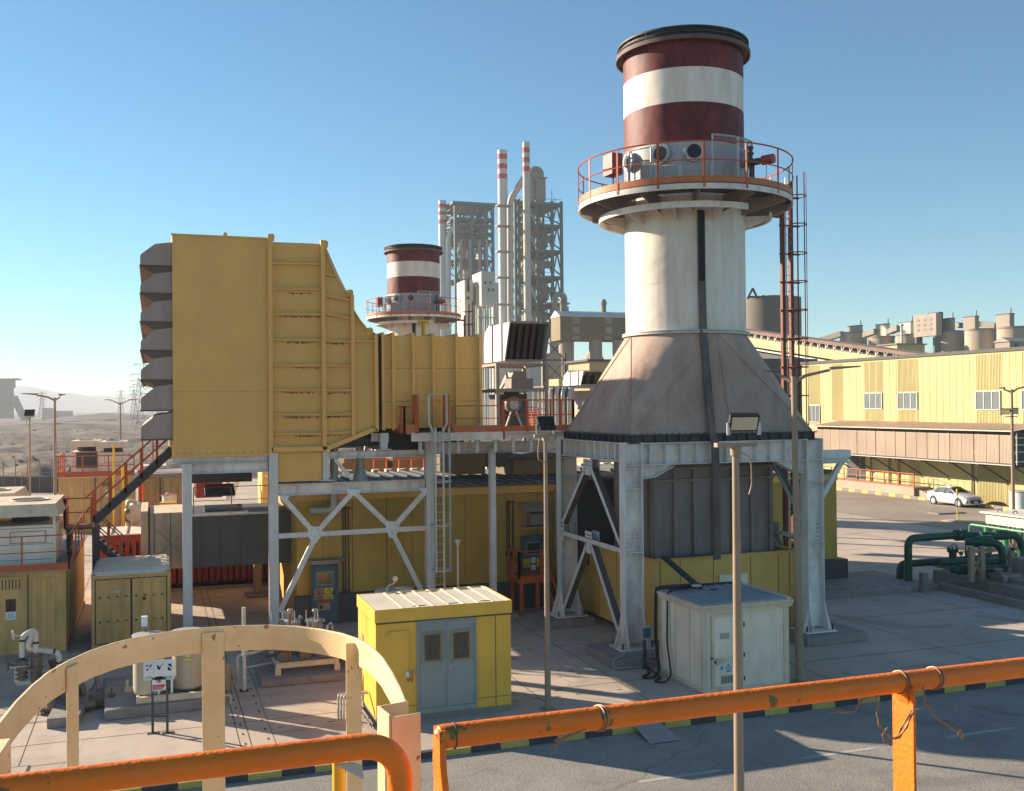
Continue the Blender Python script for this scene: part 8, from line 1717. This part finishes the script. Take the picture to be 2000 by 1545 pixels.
g = MB(); g.bar(A, B, 3.0, 1.35, (0,0,1), 0); g.build('side_cladding', M('ochre_conveyor_sheet', (.62,.52,.27), .7, dirt=(.45,.35,.19), amt=.5, dscale=.5), cv)
up = V3(0,0,1.55); g = MB(); g.bar(A+up, B+up, 3.4, .45, (0,0,1), 0); g.build('roof', M('brown_conveyor_roof', (.24,.155,.12), .8), cv)
g = MB(); n_ = 26
for i in range(n_):
    p = A.lerp(B, i/n_)+V3(0,0,.65); q = A.lerp(B, (i+.35)/n_)+V3(0,0,1.35); nv = (B-A).cross(V3(0,0,1)).normalized()*1.55; g.bar(p-nv*-1, q-nv*-1, .1, .1); g.bar(p+V3(0,0,.0)+nv, p+V3(0,0,.7)+nv, .1, .1)
g.bar(A+V3(0,0,-1.1), B+V3(0,0,-1.1), 2.6, .2)
for i in range(1, 5): p = A.lerp(B, i/5); g.bar((p.x,p.y,0),(p.x,p.y,p.z-1),.5,.5)
g.build('truss', lightm, cv)
g = MB(); g.bar(A+V3(0,0,-2.2), B+V3(0,0,-2.2), 2.8, 1.5); g.build('lower_belt_casing', darkg, cv)
g = MB(); g.bar(A+V3(0,0,.1)+V3(.6,.6,0), B+V3(0,0,.1)+V3(.6,.6,0), 2.2, 2.0); g.build('inner_shell', darkg, cv)
g = MB(); A3, B3 = aK(1462, 700, 135), aK(1600, 760, 135); g.box(A3.x, B3.x+2, A3.y, A3.y+8, -1, A3.z); tag(g.build('dark_hall', darkg, None), 'dark hall under the conveyor just right of the flared stack base', 'building')
# silo battery
def silo(xa, xb, yt, head, k, lab, hd=True):
    c_ = (aK(xa,yt,k)+aK(xb,yt,k))/2; root = thing('cement_silo', (c_.x, c_.y, 0), lab, 'silo', 'row of concrete silos'); g = MB(); fcyl(g, xa, xb, yt, None, k, 0, 32); g.build('shell', concs, root)
    g = MB(); g.cyl((c_.x,c_.y,c_.z),(c_.x,c_.y,c_.z+.4),(aK(xa,yt,k)-aK(xb,yt,k)).length/2+.15,None,32); g.build('rim', concd, root)
    if head:
        g = MB(); hx0, hx1, ht = head; e = fb(g, hx0, hx0+(hx1-hx0)*.74, hx1, ht, None, k-3, 0, 12); g.v = [(x,y,max(z,c_.z+.4)) for x,y,z in g.v]; g.build('head_house', cyc if hx0 % 2 else concw, root); g = MB(); g.cyl((e[0]+1.5,e[2]+1,e[5]),(e[0]+1.5,e[2]+1,e[5]+1.6),.12,.12,6); g.box(e[0]-.1,e[1]+.1,e[2]-.1,e[3]+.1,e[5],e[5]+.2); g.build('roof_trim', darkg, root)
    return root
KS = 262
silo(1641, 1692, 652, (1655,1685,636), KS+22, 'leftmost concrete silo of the row, low and dark with a conical lid')
silo(1697, 1746, 660, (1710,1738,633), KS+14, 'second concrete silo from the left in the far row')
silo(1751, 1797, 656, (1756,1786,629), KS+8, 'third concrete silo from the left, beside the tall box shaped tower')
silo(1827, 1881, 650, (1837,1865,622), KS, 'concrete silo directly right of the tall box shaped tower')
silo(1886, 1943, 646, (1881,1912,618), KS-8, 'second silo right of the box tower, topped by a tall head house')
silo(1950, 2012, 642, (1945,1981,613), KS-16, 'rightmost concrete silo of the far row, cut by the picture edge')
bt = thing('silo_tower', (170, 200, 0), 'tall box shaped tower on open steel legs in the middle of the silo row', 'tower'); g = MB(); e = fb(g, 1784, 1828, 1839, 611, 655, KS-4, 0, 40); g.build('box', cyc, bt); g = MB(); g.box(e[1]+.02, e[1]+1.4, e[2]+1, e[2]+5, e[4]+.5, e[5]+.4); g.build('stair_tower', darkg, bt)
g = MB()
for fx in (.12,.5,.88):
    for fy in (.1,.9): x = e[0]+(e[1]-e[0])*fx; y = e[2]+(e[3]-e[2])*fy; g.box(x-.3,x+.3,y-.3,y+.3,-1,e[4])
for i in range(4): z = 2+i*4; g.bar((e[0]+1,e[2]+1,z),(e[1]-1,e[2]+1,z+4),.25,.25); g.bar((e[1]-1,e[2]+1,z),(e[0]+1,e[2]+1,z+4),.25,.25)
g.build('leg', teal, bt)
g = MB(); Yf = e[2]
for i in range(3):
    for j in range(3): y = e[2]+(e[3]-e[2])*(.22+.28*i); z = e[4]+(e[5]-e[4])*(.3+.22*j); g.box(e[0]-.06,e[0]-.01,y-.5,y+.5,z-.3,z+.3)
g.build('vent_panel', concd, bt)
g = MB()
for (a_, b_) in (((1600,666),(1645,652)),((1690,654),(1712,647)),((1738,648),(1757,640)),((1862,634),(1884,636)),((1912,633),(1947,636))): p, q = aK(*a_, KS+4), aK(*b_, KS-2); g.bar(p, q, 1.6, 1.3)
g.build('bridge_span', M('grey_bridge_sheet', (.26,.215,.175), .8), thing('silo_bridge', (165, 200, 0), 'grey enclosed conveyor bridge linking the heads of the silo row', 'conveyor'))
g = MB(); fcyl(g, 1758.5, 1763.5, 637, None, KS-20, 0, 10); c_, r_ = fcyl(g, 1757, 1765, 633, 637, KS-20, 0, 10); tag(g.build('vent_stack', lightm, None), 'single pale vent stack with swollen top in front of the silo row', 'vent')
g = MB(); e = fb(g, 1716, 1752, 1806, 673, None, KS-30, 0, 9); g.box(e[0]-.4,e[1]+.4,e[2]-.4,e[3]+.4,e[5]+.01,e[5]+.3,1); tag(g.build('long_shed', [yelhi2, concd], None), 'low pale shed with brown flat roof in front of the silo row', 'shed')
g = MB(); e = fb(g, 1943, 1972, 2010, 667, None, KS-45, 0, 10); g.prism([(e[2]-.3,e[5]+.01),(e[3]+.3,e[5]+.01),((e[2]+e[3])/2,e[5]+1.0)], 'x', e[0]-.3, e[1]+.3, 1); p = aY(1985,676,e[2]); g.box(p.x-.5,p.x+.5,e[2]-.1,e[2]-.01,p.z-.6,p.z+.6,2); tag(g.build('gabled_shed', [cyc, concs, darkg], None), 'small gabled grey building below the rightmost silo', 'building')
# distant mill in the haze, pylons
dm2 = thing('distant_mill', (-400, 1100, 0), 'ghostly tall mill tower almost lost in the haze at the far left edge', 'building'); g = MB(); e = fb(g, -20, -12, 27, 757, None, 1000, 0, 40); g.build('tower', concs, dm2); g = MB(); p, q = aK(-10,742,1000), aK(24,742,1000); g.box(p.x, q.x, p.y, p.y+20, e[5]+.1, p.z); g.box(p.x-2, q.x+5, p.y-2, p.y+22, p.z, p.z+1.5); g.build('head_house', concs, dm2)
g = MB(); g.bar(aK(27,775,1000), aK(44,812,1000), 6, 5); a_ = aK(44,800,1000); g.box(a_.x-2, a_.x+6, a_.y, a_.y+15, -5, a_.z); g.build('conveyor', concs, dm2)
g = MB(); a_ = aK(82,797,1200); g.box(a_.x, a_.x+12, a_.y, a_.y+20, -6, a_.z); g.box(a_.x+12, a_.x+32, a_.y, a_.y+20, -6, a_.z-3.5); tag(g.build('distant_shed', concs, None), 'faint low sheds on the hazy plain right of the ghostly mill', 'shed')
def pylon(px, k, ytop, lab):
    b_ = aK(px, 805, k); h = aK(px, ytop, k).z+3; root = thing('pylon', (b_.x, b_.y, -3), lab, 'pylon', 'power pylons'); g = MB(); w0 = h*.13; z0 = -3; S = .16*k/600
    def wid(t): return w0*(1-t)**1.1*.9+w0*.1 if t < .62 else w0*.36*(1-(t-.62)/.38)+w0*.06
    lv = [0,.16,.31,.44,.55,.65,.74,.82,.9,1.0]
    for a1, a2 in zip(lv, lv[1:]):
        w1, w2 = wid(a1), wid(a2)
        for sx_ in (-1,1):
            for sy_ in (-1,1): g.bar((b_.x+sx_*w1,b_.y+sy_*w1,z0+h*a1),(b_.x+sx_*w2,b_.y+sy_*w2,z0+h*a2),S*1.5,S*1.5)
        for sy_ in (-1,1): g.bar((b_.x-w1,b_.y+sy_*w1,z0+h*a1),(b_.x+w2,b_.y+sy_*w2,z0+h*a2),S,S); g.bar((b_.x+w1,b_.y+sy_*w1,z0+h*a1),(b_.x-w2,b_.y+sy_*w2,z0+h*a2),S,S); g.bar((b_.x-w2,b_.y+sy_*w2,z0+h*a2),(b_.x+w2,b_.y+sy_*w2,z0+h*a2),S,S)
        for sx_ in (-1,1): g.bar((b_.x+sx_*w1,b_.y-w1,z0+h*a1),(b_.x+sx_*w2,b_.y+w2,z0+h*a2),S,S)
    g.build('lattice_body', lampg, root); g = MB()
    for t, L_ in ((.66,.26),(.80,.30),(.93,.24)):
        z = z0+h*t; w = wid(t)
        for s in (-1,1): g.bar((b_.x+s*w,b_.y,z),(b_.x+s*h*L_*.62,b_.y,z+.3),S*1.3,S*1.3); g.bar((b_.x+s*w,b_.y,z+h*.035),(b_.x+s*h*L_*.62,b_.y,z+.3),S,S); g.cyl((b_.x+s*h*L_*.6,b_.y,z),(b_.x+s*h*L_*.6,b_.y,z-h*.03),S*.8,S*.8,5)
    g.build('cross_arm', lampg, root); return b_
b1 = pylon(284, 430, 703, 'nearest lattice pylon, just left of the weather hoods'); b2 = pylon(271, 640, 738, 'middle pylon standing behind the nearest one in the haze'); pylon(262, 900, 760, 'third pylon, faint in the haze'); pylon(236, 1700, 762, 'tiny far pylon over the hills'); pylon(82, 1500, 765, 'small faint pylon in the open plain right of the ghostly mill'); pylon(312, 560, 790, 'pylon base mostly hidden by the lowest weather hoods')
